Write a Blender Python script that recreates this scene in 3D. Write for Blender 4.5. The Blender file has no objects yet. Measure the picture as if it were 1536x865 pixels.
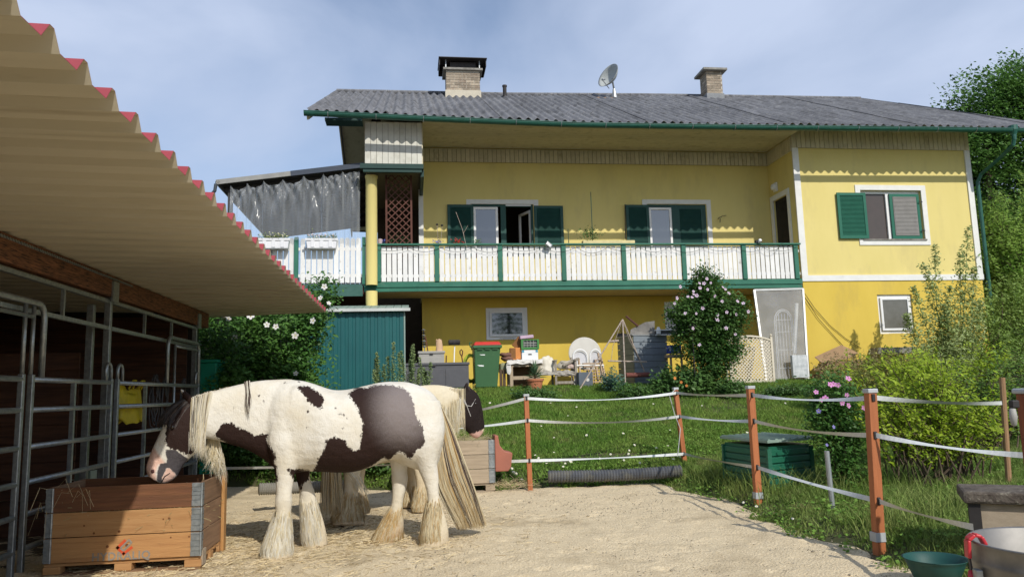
import bpy, bmesh, math, random
import numpy as np
from mathutils import Vector, Matrix, Euler
from mathutils import noise as mnoise
random.seed(7); rng = np.random.default_rng(7)
SC = bpy.context.scene
COL = SC.collection
R = math.radians

# ------------------------------------------------------------------ camera
# world: X along the house front, Y away from the viewer, Z up, metres
CAMH = 1.35
FPX, YAW, PITCH, ROLL = 1139.6, 0.134622, 0.134977, -0.027361
_cy, _sy, _cp, _sp = math.cos(YAW), math.sin(YAW), math.cos(PITCH), math.sin(PITCH)
F3 = Vector((_sy*_cp, _cy*_cp, _sp)); R3 = Vector((_cy, -_sy, 0)); U3 = R3.cross(F3)
R3, U3 = R3*math.cos(ROLL)+U3*math.sin(ROLL), -R3*math.sin(ROLL)+U3*math.cos(ROLL)
cd = bpy.data.cameras.new('camera'); cam = bpy.data.objects.new('camera', cd); COL.objects.link(cam)
cam.matrix_world = Matrix(((R3.x, U3.x, -F3.x, 0), (R3.y, U3.y, -F3.y, 0), (R3.z, U3.z, -F3.z, CAMH), (0, 0, 0, 1)))
cd.sensor_width = 36; cd.lens = FPX/1536*36; cd.clip_end = 2000; cd.clip_start = .05
SC.camera = cam

def at(px, py, x=None, y=None, z=None):
    """a measured point of the place: the sight line of photo pixel (px,py) met with a plane"""
    d = F3*FPX + R3*(px-768) - U3*(py-432.5)
    if y is not None: t = y/d.y
    elif z is not None: t = (z-CAMH)/d.z
    else: t = x/d.x
    return Vector((0, 0, CAMH)) + d*t

# ------------------------------------------------------------------ light
SUN = Vector((-.44, 1.18, -1.0)).normalized()          # travel direction
SUN_EL = math.asin(-SUN.z)
toS = -SUN
w = bpy.data.worlds.new('World'); SC.world = w; w.use_nodes = True
nt = w.node_tree; bg = nt.nodes['Background']
sky = nt.nodes.new('ShaderNodeTexSky'); sky.sky_type = 'NISHITA'; sky.sun_disc = False
sky.sun_elevation = SUN_EL; sky.sun_rotation = math.atan2(toS.x, toS.y)
sky.air_density = 1.0; sky.dust_density = .8; sky.ozone_density = 2.5
tc = nt.nodes.new('ShaderNodeTexCoord')
mp = nt.nodes.new('ShaderNodeMapping'); mp.inputs['Scale'].default_value = (1.0, 1.0, 2.2); mp.inputs['Location'].default_value = (2.3, .4, .6)
nt.links.new(tc.outputs['Generated'], mp.inputs[0])
nz = nt.nodes.new('ShaderNodeTexNoise'); nz.inputs['Scale'].default_value = 1.9; nz.inputs['Detail'].default_value = 6; nz.inputs['Roughness'].default_value = .5
nz.inputs['Distortion'].default_value = .35
nt.links.new(mp.outputs[0], nz.inputs['Vector'])
cr = nt.nodes.new('ShaderNodeValToRGB'); cr.color_ramp.elements[0].position = .36; cr.color_ramp.elements[1].position = .68
cr.color_ramp.elements[0].color = (.12, .12, .12, 1); cr.color_ramp.elements[1].color = (1, 1, 1, 1)
nt.links.new(nz.outputs['Fac'], cr.inputs[0])
mx = nt.nodes.new('ShaderNodeMix'); mx.data_type = 'RGBA'
nt.links.new(cr.outputs[0], mx.inputs['Factor']); nt.links.new(sky.outputs[0], mx.inputs['A'])
mx.inputs['B'].default_value = (4.2, 4.9, 6.4, 1)     # high thin cloud veil
nt.links.new(mx.outputs['Result'], bg.inputs[0]); bg.inputs[1].default_value = .125
sl = bpy.data.lights.new('sun', 'SUN'); sl.energy = 3.4; sl.angle = R(.6); sl.color = (1, .95, .86)
so = bpy.data.objects.new('sun', sl); COL.objects.link(so); so.rotation_euler = SUN.to_track_quat('-Z', 'Y').to_euler(); so.location = (5, -5, 20)
vs = SC.view_settings; vs.view_transform = 'Standard'; vs.look = 'None'; vs.exposure = 0.12; vs.gamma = 1
SC.cycles.max_bounces = 6; SC.cycles.transparent_max_bounces = 16

# ------------------------------------------------------------------ materials
MATS = {}
def mat(name, c1, c2=None, scale=6, rough=.75, bump=0., bscale=60, metal=0, rand=0., stretch=(1, 1, 1), spec=.35, dirt=None, dscale=2.0, dlo=.5, dhi=.75, alpha=None, trans=0., island=0., c3=None, lo=.35, hi=.65):
    if name in MATS: return MATS[name]
    m = bpy.data.materials.new(name); m.use_nodes = True; n = m.node_tree.nodes; l = m.node_tree.links
    b = n['Principled BSDF']; b.inputs['Roughness'].default_value = rough; b.inputs['Metallic'].default_value = metal
    b.inputs['Specular IOR Level'].default_value = spec
    tc = n.new('ShaderNodeTexCoord'); mp = n.new('ShaderNodeMapping'); mp.inputs['Scale'].default_value = stretch
    l.new(tc.outputs['Object'], mp.inputs[0]); vec = mp.outputs[0]
    if rand:
        oi = n.new('ShaderNodeObjectInfo'); ad = n.new('ShaderNodeVectorMath'); ad.operation = 'MULTIPLY_ADD'
        l.new(oi.outputs['Random'], ad.inputs[0]); ad.inputs[1].default_value = (13, 7, 5); l.new(vec, ad.inputs[2]); vec = ad.outputs[0]
    col = None
    def mixn(fac, a, bb):
        x = n.new('ShaderNodeMix'); x.data_type = 'RGBA'
        l.new(fac, x.inputs['Factor'])
        for k, v in (('A', a), ('B', bb)):
            if isinstance(v, tuple): x.inputs[k].default_value = (*v[:3], 1)
            else: l.new(v, x.inputs[k])
        return x.outputs['Result']
    def nzn(s, det=5, lo=lo, hi=hi, r=.6):
        t = n.new('ShaderNodeTexNoise'); t.inputs['Scale'].default_value = s; t.inputs['Detail'].default_value = det; t.inputs['Roughness'].default_value = r
        l.new(vec, t.inputs['Vector'])
        q = n.new('ShaderNodeMapRange'); q.inputs[1].default_value = lo; q.inputs[2].default_value = hi; l.new(t.outputs['Fac'], q.inputs[0]); return q.outputs[0]
    if c2 is None: c2 = tuple(x*.82 for x in c1)
    col = mixn(nzn(scale), tuple(c1), tuple(c2))
    if c3 is not None: col = mixn(nzn(scale*4.3, 3, .55, .75), col, tuple(c3))
    if dirt is not None: col = mixn(nzn(dscale, 8, dlo, dhi, .68), col, tuple(dirt))
    if rand or island:
        hs = n.new('ShaderNodeHueSaturation'); l.new(col, hs.inputs['Color'])
        mr = n.new('ShaderNodeMapRange')
        if island:
            g = n.new('ShaderNodeNewGeometry'); l.new(g.outputs['Random Per Island'], mr.inputs[0]); k = island
        else: l.new(oi.outputs['Random'], mr.inputs[0]); k = rand
        mr.inputs[3].default_value = 1-k; mr.inputs[4].default_value = 1+k
        l.new(mr.outputs[0], hs.inputs['Value']); col = hs.outputs[0]
    l.new(col, b.inputs['Base Color'])
    if bump:
        t = n.new('ShaderNodeTexNoise'); t.inputs['Scale'].default_value = bscale; t.inputs['Detail'].default_value = 4; l.new(vec, t.inputs['Vector'])
        bp = n.new('ShaderNodeBump'); bp.inputs['Strength'].default_value = min(1, bump); bp.inputs['Distance'].default_value = .01*max(1, bump)
        l.new(t.outputs['Fac'], bp.inputs['Height']); l.new(bp.outputs[0], b.inputs['Normal'])
    if trans:
        tr = n.new('ShaderNodeBsdfTranslucent'); l.new(col, tr.inputs[0]); ms = n.new('ShaderNodeMixShader'); ms.inputs[0].default_value = trans
        l.new(b.outputs[0], ms.inputs[1]); l.new(tr.outputs[0], ms.inputs[2]); l.new(ms.outputs[0], n['Material Output'].inputs[0])
    if alpha is not None:
        tr = n.new('ShaderNodeBsdfTransparent'); ms = n.new('ShaderNodeMixShader'); ms.inputs[0].default_value = alpha
        l.new(tr.outputs[0], ms.inputs[1]); l.new(b.outputs[0], ms.inputs[2]); l.new(ms.outputs[0], n['Material Output'].inputs[0])
    MATS[name] = m
    return m
def wood(name, c1, c2, axis='x', **k):
    st = {'x': (1, 14, 14), 'y': (14, 1, 14), 'z': (14, 14, 1)}[axis]
    k.setdefault('rand', .12); k.setdefault('bump', .25); k.setdefault('bscale', 12); k.setdefault('scale', 2.2)
    return mat(name, c1, c2, stretch=st, **k)

# ------------------------------------------------------------------ mesh building
class MB:
    def __init__(s): s.v = []; s.f = []; s.m = []; s.k = 0
    def add(s, vs, fs):
        o = len(s.v); s.v += [tuple(v) for v in vs]; s.f += [tuple(i+o for i in f) for f in fs]; s.m += [s.k]*len(fs); return s
    def box(s, x0, x1, y0, y1, z0, z1):
        return s.add([(x0,y0,z0),(x1,y0,z0),(x1,y1,z0),(x0,y1,z0),(x0,y0,z1),(x1,y0,z1),(x1,y1,z1),(x0,y1,z1)],
                     [(0,3,2,1),(4,5,6,7),(0,1,5,4),(1,2,6,5),(2,3,7,6),(3,0,4,7)])
    def obox(s, c, size, rot=(0,0,0)):
        M = rot if isinstance(rot, Matrix) else Euler(rot).to_matrix(); c = Vector(c); a, b, d = [q/2 for q in size]
        vs = [c + M @ Vector((i*a, j*b, k*d)) for k in (-1,1) for i, j in ((-1,-1),(1,-1),(1,1),(-1,1))]
        return s.add(vs, [(0,3,2,1),(4,5,6,7),(0,1,5,4),(1,2,6,5),(2,3,7,6),(3,0,4,7)])
    def bar(s, a, b, w, h, up=(0,0,1)):
        a, b = Vector(a), Vector(b); d = (b-a); L = d.length; d.normalize(); u = Vector(up)
        if abs(d.dot(u)) > .98: u = Vector((1,0,0))
        r = d.cross(u).normalized(); u = r.cross(d)
        return s.obox((a+b)/2, (w, L, h), Matrix((r, d, u)).transposed())
    def tube(s, pts, r, n=8, cap=True, flat=1.0):
        pts = [Vector(p) for p in pts]; m = len(pts); rs = r if isinstance(r, (list, tuple)) else [r]*m
        ref = None; vs = []; fs = []
        for i, p in enumerate(pts):
            d = (pts[min(i+1, m-1)] - pts[max(i-1, 0)])
            if d.length < 1e-9: d = Vector((0,0,1))
            d.normalize()
            if ref is None: ref = Vector((0,0,1)) if abs(d.z) < .9 else Vector((1,0,0))
            a = (ref - d*ref.dot(d)).normalized(); ref = a; b = d.cross(a)
            for k in range(n):
                t = 2*math.pi*k/n; vs.append(p + (a*math.cos(t) + b*math.sin(t)*flat)*rs[i])
        for i in range(m-1):
            for k in range(n): fs.append((i*n+k, i*n+(k+1)%n, (i+1)*n+(k+1)%n, (i+1)*n+k))
        if cap: fs.append(tuple(range(n-1, -1, -1))); fs.append(tuple((m-1)*n+k for k in range(n)))
        return s.add(vs, fs)
    def lathe(s, prof, c=(0,0,0), n=24, M=None):
        vs = []; fs = []; c = Vector(c)
        for r, z in prof:
            for k in range(n):
                p = Vector((r*math.cos(2*math.pi*k/n), r*math.sin(2*math.pi*k/n), z))
                if M: p = M @ p
                vs.append(c+p)
        for i in range(len(prof)-1):
            for k in range(n): fs.append((i*n+k, i*n+(k+1)%n, (i+1)*n+(k+1)%n, (i+1)*n+k))
        return s.add(vs, fs)
    def grid(s, P):          # P[i][j] points
        m, n = len(P), len(P[0]); vs = [p for row in P for p in row]
        return s.add(vs, [(i*n+j, i*n+j+1, (i+1)*n+j+1, (i+1)*n+j) for i in range(m-1) for j in range(n-1)])
    def prism(s, poly, d):   # planar polygon extruded by vector d
        n = len(poly); d = Vector(d); vs = [Vector(p) for p in poly]; vs += [p+d for p in vs]
        return s.add(vs, [tuple(range(n)), tuple(range(2*n-1, n-1, -1))] + [(i, n+i, n+(i+1)%n, (i+1)%n) for i in range(n)])
    def mesh(s, name, off=(0,0,0), smooth=False):
        me = bpy.data.meshes.new(name); o = Vector(off)
        me.from_pydata([(v[0]-o.x, v[1]-o.y, v[2]-o.z) for v in s.v], [], s.f)
        if any(s.m): me.polygons.foreach_set('material_index', s.m)
        if smooth: me.polygons.foreach_set('use_smooth', [True]*len(s.f))
        me.update(); return me

def wloc(o):
    v = Vector()
    while o: v = v + o.location; o = o.parent
    return v
def put(name, me, mats=None, parent=None, loc=(0,0,0), bevel=0, kind=None, smooth=False):
    if mats is not None and not len(me.materials):
        for m in (mats if isinstance(mats, (list, tuple)) else [mats]): me.materials.append(m)
    o = bpy.data.objects.new(name, me); COL.objects.link(o); o.parent = parent; o.location = loc
    if bevel:
        b = o.modifiers.new('bevel', 'BEVEL'); b.width = bevel; b.segments = 2; b.limit_method = 'ANGLE'; b.harden_normals = False
    if kind: o['kind'] = kind
    return o
def part(name, mb, mats, parent, bevel=0, smooth=False, kind=None, label=None):
    o = put(name, mb.mesh(name, wloc(parent), smooth), mats, parent, bevel=bevel, kind=kind)
    if label: o['label'] = label
    return o
def tag(o, label, cat, group=None):
    o['label'] = label; o['category'] = cat
    if group: o['group'] = group
    return o
def thing(name, loc, label, cat, group=None, rz=0):
    o = bpy.data.objects.new(name, None); COL.objects.link(o); o.location = loc; o.rotation_euler.z = rz; o.empty_display_size = .2
    return tag(o, label, cat, group)
def solo(name, mb, mats, label, cat, group=None, bevel=0, smooth=False, base=None):
    base = Vector(base) if base is not None else Vector(mb.v[0])
    o = put(name, mb.mesh(name, base, smooth), mats, None, base, bevel); return tag(o, label, cat, group)
def structure(name, me, mats): return put(name, me, mats, kind='structure')
def autosmooth(me, ang=40):
    me.polygons.foreach_set('use_smooth', [True]*len(me.polygons)); me.set_sharp_from_angle(angle=R(ang))
def copy_tree(o, parent=None):
    c = o.copy(); COL.objects.link(c); c.parent = parent
    for ch in list(o.children): copy_tree(ch, c)
    return c
def fast(name, V, Q, mi=None, mats=(), smooth=False):
    V = np.asarray(V, np.float32); Q = np.asarray(Q, np.int32); k = Q.shape[1]
    me = bpy.data.meshes.new(name); me.vertices.add(len(V)); me.vertices.foreach_set('co', V.ravel())
    me.loops.add(Q.size); me.loops.foreach_set('vertex_index', Q.ravel())
    me.polygons.add(len(Q)); me.polygons.foreach_set('loop_start', np.arange(0, Q.size, k, dtype=np.int32))
    for m in mats: me.materials.append(m)
    if mi is not None: me.polygons.foreach_set('material_index', np.asarray(mi, np.int32))
    if smooth: me.polygons.foreach_set('use_smooth', np.ones(len(Q), bool))
    me.update(calc_edges=True); return me
def bez(a, b, sag, n=10):
    a, b = Vector(a), Vector(b); return [a.lerp(b, i/n) - Vector((0,0,sag*4*(i/n)*(1-i/n))) for i in range(n+1)]

# ------------------------------------------------------------------ terrain
YE = ([-40,-12,-5,-2.2,-.17,1.1,2.6,3.6,4.2], [14,13.5,13.2,12.4,11.26,10.8,10.75,10.6,10.6])
XE = ([-9,5.1,6.1,6.9,8.1,9.2,10.5], [3.6,3.53,3.62,3.46,3.62,3.6,3.5])
def sstep(t): t = np.clip(t, 0, 1); return t*t*(3-2*t)
def dout(x, y):
    ye = np.interp(x, *YE); xe = np.interp(y, *XE); return np.maximum(y-ye, x-xe)
def gz(x, y):
    x = np.asarray(x, float); y = np.asarray(y, float); d = dout(x, y); ye = np.interp(x, *YE)
    base = .12*sstep(d/.45)
    rise = np.clip((y-ye)/(17-ye), 0, 1)
    z = base + 1.30*rise**1.05
    z = z + np.where((x > 3.6), .25*sstep((x-4.5)/6)*(1-rise), 0)
    z = z + .03*np.sin(x*1.7+y*.6)*np.sin(y*1.3-x*.4)*sstep(d/1.0)*(1-sstep((y-16)/1))
    return z
def G(x, y): return float(gz(x, y))
# ------------------------------------------------------------------ ground
m_soil = mat('soil_under_grass', (.045,.062,.018), (.085,.075,.035), scale=3, rough=.95, bump=.6, bscale=30)
m_far = m_soil
def spaced(a, fine0, fine1, step, b):
    left = [fine0 - (2**k-1)*step*1.5 for k in range(1, 14)]; left = [x for x in left if x > a] + [a]
    right = [fine1 + (2**k-1)*step*1.5 for k in range(1, 14)]; right = [x for x in right if x < b] + [b]
    return np.array(sorted(left) + list(np.arange(fine0, fine1, step)) + [fine1] + sorted(right))
xs = spaced(-400, -8, 16, .14, 400); ys = spaced(-60, -1, 19, .14, 900)
X, Y = np.meshgrid(xs, ys); Z = gz(X, Y) - .035*(dout(X, Y) < .02)
V = np.stack([X, Y, Z], -1).reshape(-1, 3); nx = len(xs)
i, j = np.meshgrid(np.arange(len(ys)-1), np.arange(nx-1), indexing='ij')
Q = np.stack([i*nx+j, i*nx+j+1, (i+1)*nx+j+1, (i+1)*nx+j], -1).reshape(-1, 4)
structure('ground', fast('ground', V, Q, mats=[m_soil], smooth=True), None)

# sand and gravel of the paddock: sheet that dives under the grass bank at its edge
ms = bpy.data.materials.new('paddock_gravel'); ms.use_nodes = True; n = ms.node_tree.nodes; l = ms.node_tree.links; b = n['Principled BSDF']
b.inputs['Roughness'].default_value = .95; b.inputs['Specular IOR Level'].default_value = .15
tcx = n.new('ShaderNodeTexCoord')
def _n(s, det, lo, hi, ro=.6, out='Fac'):
    t = n.new('ShaderNodeTexNoise'); t.inputs['Scale'].default_value = s; t.inputs['Detail'].default_value = det; t.inputs['Roughness'].default_value = ro
    l.new(tcx.outputs['Object'], t.inputs['Vector']); q = n.new('ShaderNodeMapRange'); q.inputs[1].default_value = lo; q.inputs[2].default_value = hi
    l.new(t.outputs[out], q.inputs[0]); return q.outputs[0]
def _m(fac, a, bb):
    x = n.new('ShaderNodeMix'); x.data_type = 'RGBA'; l.new(fac, x.inputs['Factor'])
    for k, v in (('A', a), ('B', bb)):
        if isinstance(v, tuple): x.inputs[k].default_value = (*v, 1)
        else: l.new(v, x.inputs[k])
    return x.outputs['Result']
c = _m(_n(1.3, 6, .35, .65), (.66,.53,.335), (.58,.46,.285))
c = _m(_n(70, 4, .42, .62, .8), c, (.74,.63,.44))
c = _m(_n(110, 2, .58, .70, .7), c, (.20,.155,.10))
c = _m(_n(.7, 7, .52, .66, .65), c, (.44,.35,.22))
l.new(c, b.inputs['Base Color'])
t1 = n.new('ShaderNodeTexNoise'); t1.inputs['Scale'].default_value = 55; t1.inputs['Detail'].default_value = 6; l.new(tcx.outputs['Object'], t1.inputs['Vector'])
bp = n.new('ShaderNodeBump'); bp.inputs['Strength'].default_value = .9; bp.inputs['Distance'].default_value = .02; l.new(t1.outputs['Fac'], bp.inputs['Height']); l.new(bp.outputs[0], b.inputs['Normal'])
xs = np.concatenate([np.arange(-9, -3.6, .2), np.arange(-3.6, 4.6, .028)]); ys = np.concatenate([np.arange(-3, 4, .2), np.arange(4, 12.6, .028), np.arange(12.6, 14.6, .1)]); X, Y = np.meshgrid(xs, ys)
def vnoise(X, Y, s, seed):
    r = np.random.default_rng(seed); g = r.random((64, 64)); u = X*s % 63; v = Y*s % 63; i = u.astype(int); j = v.astype(int); fu = sstep(u-i); fv = sstep(v-j)
    return (g[i, j]*(1-fu)*(1-fv)+g[(i+1) % 64, j]*fu*(1-fv)+g[i, (j+1) % 64]*(1-fu)*fv+g[(i+1) % 64, (j+1) % 64]*fu*fv)
DN = dout(X, Y) + .22*(vnoise(X, Y, 1.6, 1)-.5) + .18*(vnoise(X, Y, 5.1, 2)-.5)
Z = .004 + .022*vnoise(X, Y, 1.1, 3) + .016*vnoise(X, Y, 3.7, 4) + .010*vnoise(X, Y, 9.5, 5) - .018 - np.clip(DN, 0, 2)*.35
Z += rng.normal(0, .0018, X.shape)
for _ in range(420):      # hoof prints and scuffs
    hx, hy = rng.uniform(-3.4, 3.6), 4.2+8*rng.random()**.9
    if dout(hx, hy) > -.12: continue
    i0, i1 = np.searchsorted(xs, (hx-.16, hx+.16)); j0, j1 = np.searchsorted(ys, (hy-.16, hy+.16)); xx_, yy_ = X[j0:j1, i0:i1]-hx, Y[j0:j1, i0:i1]-hy; an = rng.uniform(0, 6.28)
    u_, v_ = xx_*np.cos(an)+yy_*np.sin(an), -xx_*np.sin(an)+yy_*np.cos(an); rr = np.sqrt(u_**2+(v_*.9)**2)/rng.uniform(.055, .085); k = rng.uniform(.4, 1.0)
    Z[j0:j1, i0:i1] += k*(-.013*np.exp(-rr**4)+.008*np.exp(-((rr-1.35)/.3)**2)*(u_ > -.02))
V = np.stack([X, Y, Z], -1).reshape(-1, 3); nx = len(xs)
i, j = np.meshgrid(np.arange(len(ys)-1), np.arange(nx-1), indexing='ij')
Q = np.stack([i*nx+j, i*nx+j+1, (i+1)*nx+j+1, (i+1)*nx+j], -1).reshape(-1, 4)
structure('paddock_ground', fast('paddock_ground', V, Q, mats=[ms], smooth=True), None)
# loose stones
m_st = mat('pebble_stone', (.42,.36,.27), (.26,.22,.16), scale=30, rough=.9, island=.35)
N = 9000; px = rng.uniform(-3.2, 3.9, N); py = rng.uniform(3.6, 11.2, N); k = dout(px, py) < .05; px, py = px[k], py[k]; N = len(px)
r = rng.uniform(.003, .009, N)*(1+ (rng.random(N) > .97)*1.2)
oct_ = np.array([(1,0,0),(0,1,0),(-1,0,0),(0,-1,0),(0,0,.7),(0,0,-.7)]); V = np.stack([px, py, np.full(N, .008)], -1)[:, None] + oct_[None]*r[:, None, None]*rng.uniform(.7, 1.3, (N, 6, 1))
T = np.array([(0,1,4),(1,2,4),(2,3,4),(3,0,4),(1,0,5),(2,1,5),(3,2,5),(0,3,5)]); Q = (T[None] + (np.arange(N)*6)[:, None, None]).reshape(-1, 3)
put('loose_pebbles', fast('loose_pebbles', V.reshape(-1, 3), Q, mats=[m_st]), kind='stuff')

# ------------------------------------------------------------------ grass
m_grass = mat('grass_blades', (.12,.24,.035), (.22,.32,.065), scale=1.4, rough=.6, island=.45, trans=.35, spec=.2, dirt=(.33,.29,.12), dscale=2.2, dlo=.56, dhi=.80)
m_verge = mat('verge_grass_blades', (.14,.235,.045), (.24,.31,.085), scale=1.8, rough=.6, island=.42, trans=.35, spec=.2, dirt=(.34,.30,.14), dscale=2.6, dlo=.52, dhi=.76)
m_tall = mat('tall_grass_blades', (.12,.21,.035), (.26,.30,.09), scale=2, rough=.6, island=.35, trans=.3, spec=.2)
def blades(px, py, h, wd, lean, name, m, base=None, seg=2):
    N = len(px); z = gz(px, py)-.01 if base is None else base
    a = rng.uniform(0, 2*np.pi, N); la = rng.uniform(0, 2*np.pi, N); le = rng.uniform(.1, 1, N)*lean*h
    dx, dy = np.cos(a)*wd/2, np.sin(a)*wd/2; lx, ly = np.cos(la)*le, np.sin(la)*le
    B = np.stack([px, py, z], -1); D = np.stack([dx, dy, 0*dx], -1)
    Mi = B + np.stack([lx*.35, ly*.35, h*.6], -1); T = B + np.stack([lx, ly, h], -1)
    V = np.stack([B-D, B+D, Mi+D*.7, Mi-D*.7, T+D*.12, T-D*.12], 1).reshape(-1, 3)
    q = np.array([(0,1,2,3),(3,2,4,5)]); Q = (q[None]+(np.arange(N)*6)[:, None, None]).reshape(-1, 4)
    return put(name, fast(name, V, Q, mats=[m]), kind='stuff')
N = 330000; gx = rng.uniform(-4.5, 10.5, N); gy = 10.3 + 7.6*rng.random(N)**1.15
d = dout(gx, gy) + .30*(vnoise(gx, gy, 1.6, 1)-.5) + .35*(vnoise(gx, gy, 4.1, 2)-.5)
bare = (vnoise(gx, gy, .9, 9) > .72) & (vnoise(gx, gy, 3.1, 12) > .45)
spot = ((gx-2.6)/1.1)**2 + ((gy-11.75-.1*np.sin(gx*5))/.16)**2 < 1+.9*(vnoise(gx, gy, 5, 7)-.5)
keep = (d > .0) & ~(bare & (rng.random(N) < .6)) & ~(spot & (rng.random(N) < .93)) & (rng.random(N) < .35 + .8*np.clip(d, 0, 1))
gx, gy = gx[keep], gy[keep]; h = rng.uniform(.035, .085, len(gx))*(.75+.6*vnoise(gx, gy, 2.3, 8))
blades(gx, gy, h, rng.uniform(.009, .017, len(gx)), .9, 'meadow_grass', m_grass)
# longer grass right of the tape fence and along the edge
N = 150000; gx = 3.4 + 6.5*rng.random(N)**1.3; gy = rng.uniform(3.9, 11.2, N)
d = dout(gx, gy) + .3*(vnoise(gx, gy, 1.6, 1)-.5) + .3*(vnoise(gx, gy, 4.1, 2)-.5); k = (d > .0) & (rng.random(N) < .3+1.2*np.clip(d, 0, 1)); gx, gy, d = gx[k], gy[k], d[k]
h = rng.uniform(.04, .11, len(gx))*(.5+.9*vnoise(gx, gy, 2.0, 18))*(.5+.7*np.clip(d*2, 0, 1))
blades(gx, gy, h, rng.uniform(.006, .012, len(gx)), .9, 'verge_grass', m_verge)
N = 5200; gx = rng.uniform(3.5, 5.4, N); gy = rng.uniform(5.6, 10.8, N); k = (dout(gx, gy) > .12) & (vnoise(gx, gy, 1.8, 21) > .45); gx, gy = gx[k], gy[k]
blades(gx, gy, rng.uniform(.12, .34, len(gx)), rng.uniform(.006, .011, len(gx)), 1.1, 'tufts_of_long_grass', m_tall)
# creeping leaves at the edge of the bank
m_clover = mat('clover_leaf', (.12,.24,.035), (.20,.33,.06), scale=4, island=.35, trans=.25, spec=.25)
N = 52000; gx = rng.uniform(-2.5, 8, N); gy = rng.uniform(4.6, 13, N); d = dout(gx, gy) + .35*(vnoise(gx, gy, 4.1, 2)-.5)
k = (d > -.06) & ((d < 1.1) | (gx > 3.6)) & (rng.random(N) < np.where(gx > 3.6, .25+.9*(vnoise(gx, gy, 3.3, 33) > .52), 1.1-d*.8)); gx, gy = gx[k], gy[k]; N = len(gx)
a = rng.uniform(0, 6.28, N); s = rng.uniform(.012, .026, N); C0 = np.stack([gx, gy, gz(gx, gy)+rng.uniform(.0, .085, N)], -1)
nrm = rng.normal(0, .45, (N, 3)); nrm[:, 2] = 1; nrm /= np.linalg.norm(nrm, axis=1)[:, None]
u = np.cross(nrm, np.stack([np.cos(a), np.sin(a), 0*a], -1)); u /= np.linalg.norm(u, axis=1)[:, None]; v = np.cross(nrm, u)
V = np.stack([C0-u*s[:, None], C0-v*s[:, None]*.8, C0+u*s[:, None], C0+v*s[:, None]*.8], 1).reshape(-1, 3)
put('ground_cover', fast('ground_cover', V, np.arange(4*N).reshape(-1, 4), mats=[m_clover]), kind='stuff')
# straw and hay lying on the sand
m_straw = mat('straw', (.54,.44,.26), (.44,.34,.19), scale=8, island=.35, rough=.8)
N = 8000; cx = np.concatenate([rng.normal(-.7, .75, N//2), rng.normal(-1.9, .9, N//2)]); cyy = np.concatenate([rng.normal(7.9, .75, N//2), rng.normal(7.3, .9, N//2)])
k = (dout(cx, cyy) < .1) & (cyy > 5.6); cx, cyy = cx[k], cyy[k]; N = len(cx); a = rng.uniform(0, 3.14, N); L = rng.uniform(.012, .06, N); wd = rng.uniform(.0010, .0021, N)
z = .012 + rng.random(N)*.02; D = np.stack([np.cos(a)*L, np.sin(a)*L, rng.normal(0, .006, N)], -1); P = np.stack([-np.sin(a)*wd, np.cos(a)*wd, wd], -1); B = np.stack([cx, cyy, z], -1)
V = np.stack([B-D-P, B+D-P, B+D+P, B-D+P], 1).reshape(-1, 3)
put('scattered_straw', fast('scattered_straw', V, np.arange(4*N).reshape(-1, 4), mats=[m_straw]), kind='stuff')
# clover and daisy heads
md = mat('daisy_white', (.8,.8,.75), (.7,.7,.62), scale=40, rough=.8); my = mat('daisy_yellow', (.75,.55,.05))
dm = MB()
for k in range(9):
    t = 2*math.pi*k/9; c_, s_ = math.cos(t), math.sin(t)
    dm.add([(0,0,0),(c_*.012-s_*.005, s_*.012+c_*.005, .004),(c_*.024, s_*.024, .002),(c_*.012+s_*.005, s_*.012-c_*.005, .004)], [(0,1,2,3)])
dm.k = 1; dm.lathe([(0,.007),(.005,.006),(.007,.002)], n=6)
dmesh = dm.mesh('daisy'); dmesh.materials.append(md); dmesh.materials.append(my)
fl = [(865,612),(826,606),(852,625),(831,658),(812,641),(811,634),(735,606),(831,680),(803,685),(808,689),(857,695),(820,697),(845,703),(848,697),(855,694),(768,706),(774,713),(783,722),(854,728),(829,719),(900,690),(936,692),(944,678),(943,683),(952,670),(985,674),(1002,671),(1010,690),(1020,688),(960,697),(770,711),(916,683),(935,652),(1005,647),(980,607),(1053,610),(1121,651),(1178,606),(880,655),(745,690),(1189,782),(1116,768),(1135,763)]
for q, (a_, b_) in enumerate(fl):
    t = .02
    p = None
    for yy in np.arange(5.2, 17.5, .04):
        pp = at(a_, b_, y=yy)
        if pp.z <= G(pp.x, pp.y)+.05 and dout(pp.x, pp.y) > 0: p = pp; break
    if p is None: continue
    o = put('daisy', dmesh, None, None, (p.x, p.y, G(p.x, p.y)+.07)); o.rotation_euler = (R(random.uniform(20, 60)), 0, random.uniform(-.5, .5)); o.scale = [random.uniform(.7, 1.15)]*3
    tag(o, 'small white daisy flower open in the green grass of the sloping bank', 'flower', 'daisies in the grass bank')
# ------------------------------------------------------------------ house materials
m_yel = mat('pale_yellow_render', (.72,.605,.235), (.68,.57,.21), scale=1.3, stretch=(1,1,.35), rough=.9, bump=.25, bscale=160, dirt=(.52,.43,.20), dscale=1.4, dlo=.52, dhi=.9)
m_yel2 = mat('deep_yellow_render', (.68,.50,.09), (.62,.45,.075), scale=1.1, stretch=(1,1,.35), rough=.9, bump=.25, bscale=160, dirt=(.48,.35,.09), dscale=1.6, dlo=.50, dhi=.85)
m_trim = mat('white_trim_paint', (.76,.76,.73), (.70,.70,.67), rough=.8, bump=.15, dirt=(.55,.54,.5), dscale=3, dlo=.6, dhi=.85)
m_green = mat('green_wood_paint', (.022,.13,.085), (.03,.16,.105), scale=3, rough=.5, bump=.15, bscale=30, dirt=(.09,.17,.13), dscale=5, dlo=.58, dhi=.8)
m_dgreen = mat('dark_green_shutter_paint', (.008,.055,.045), (.012,.07,.055), rough=.5)
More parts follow.
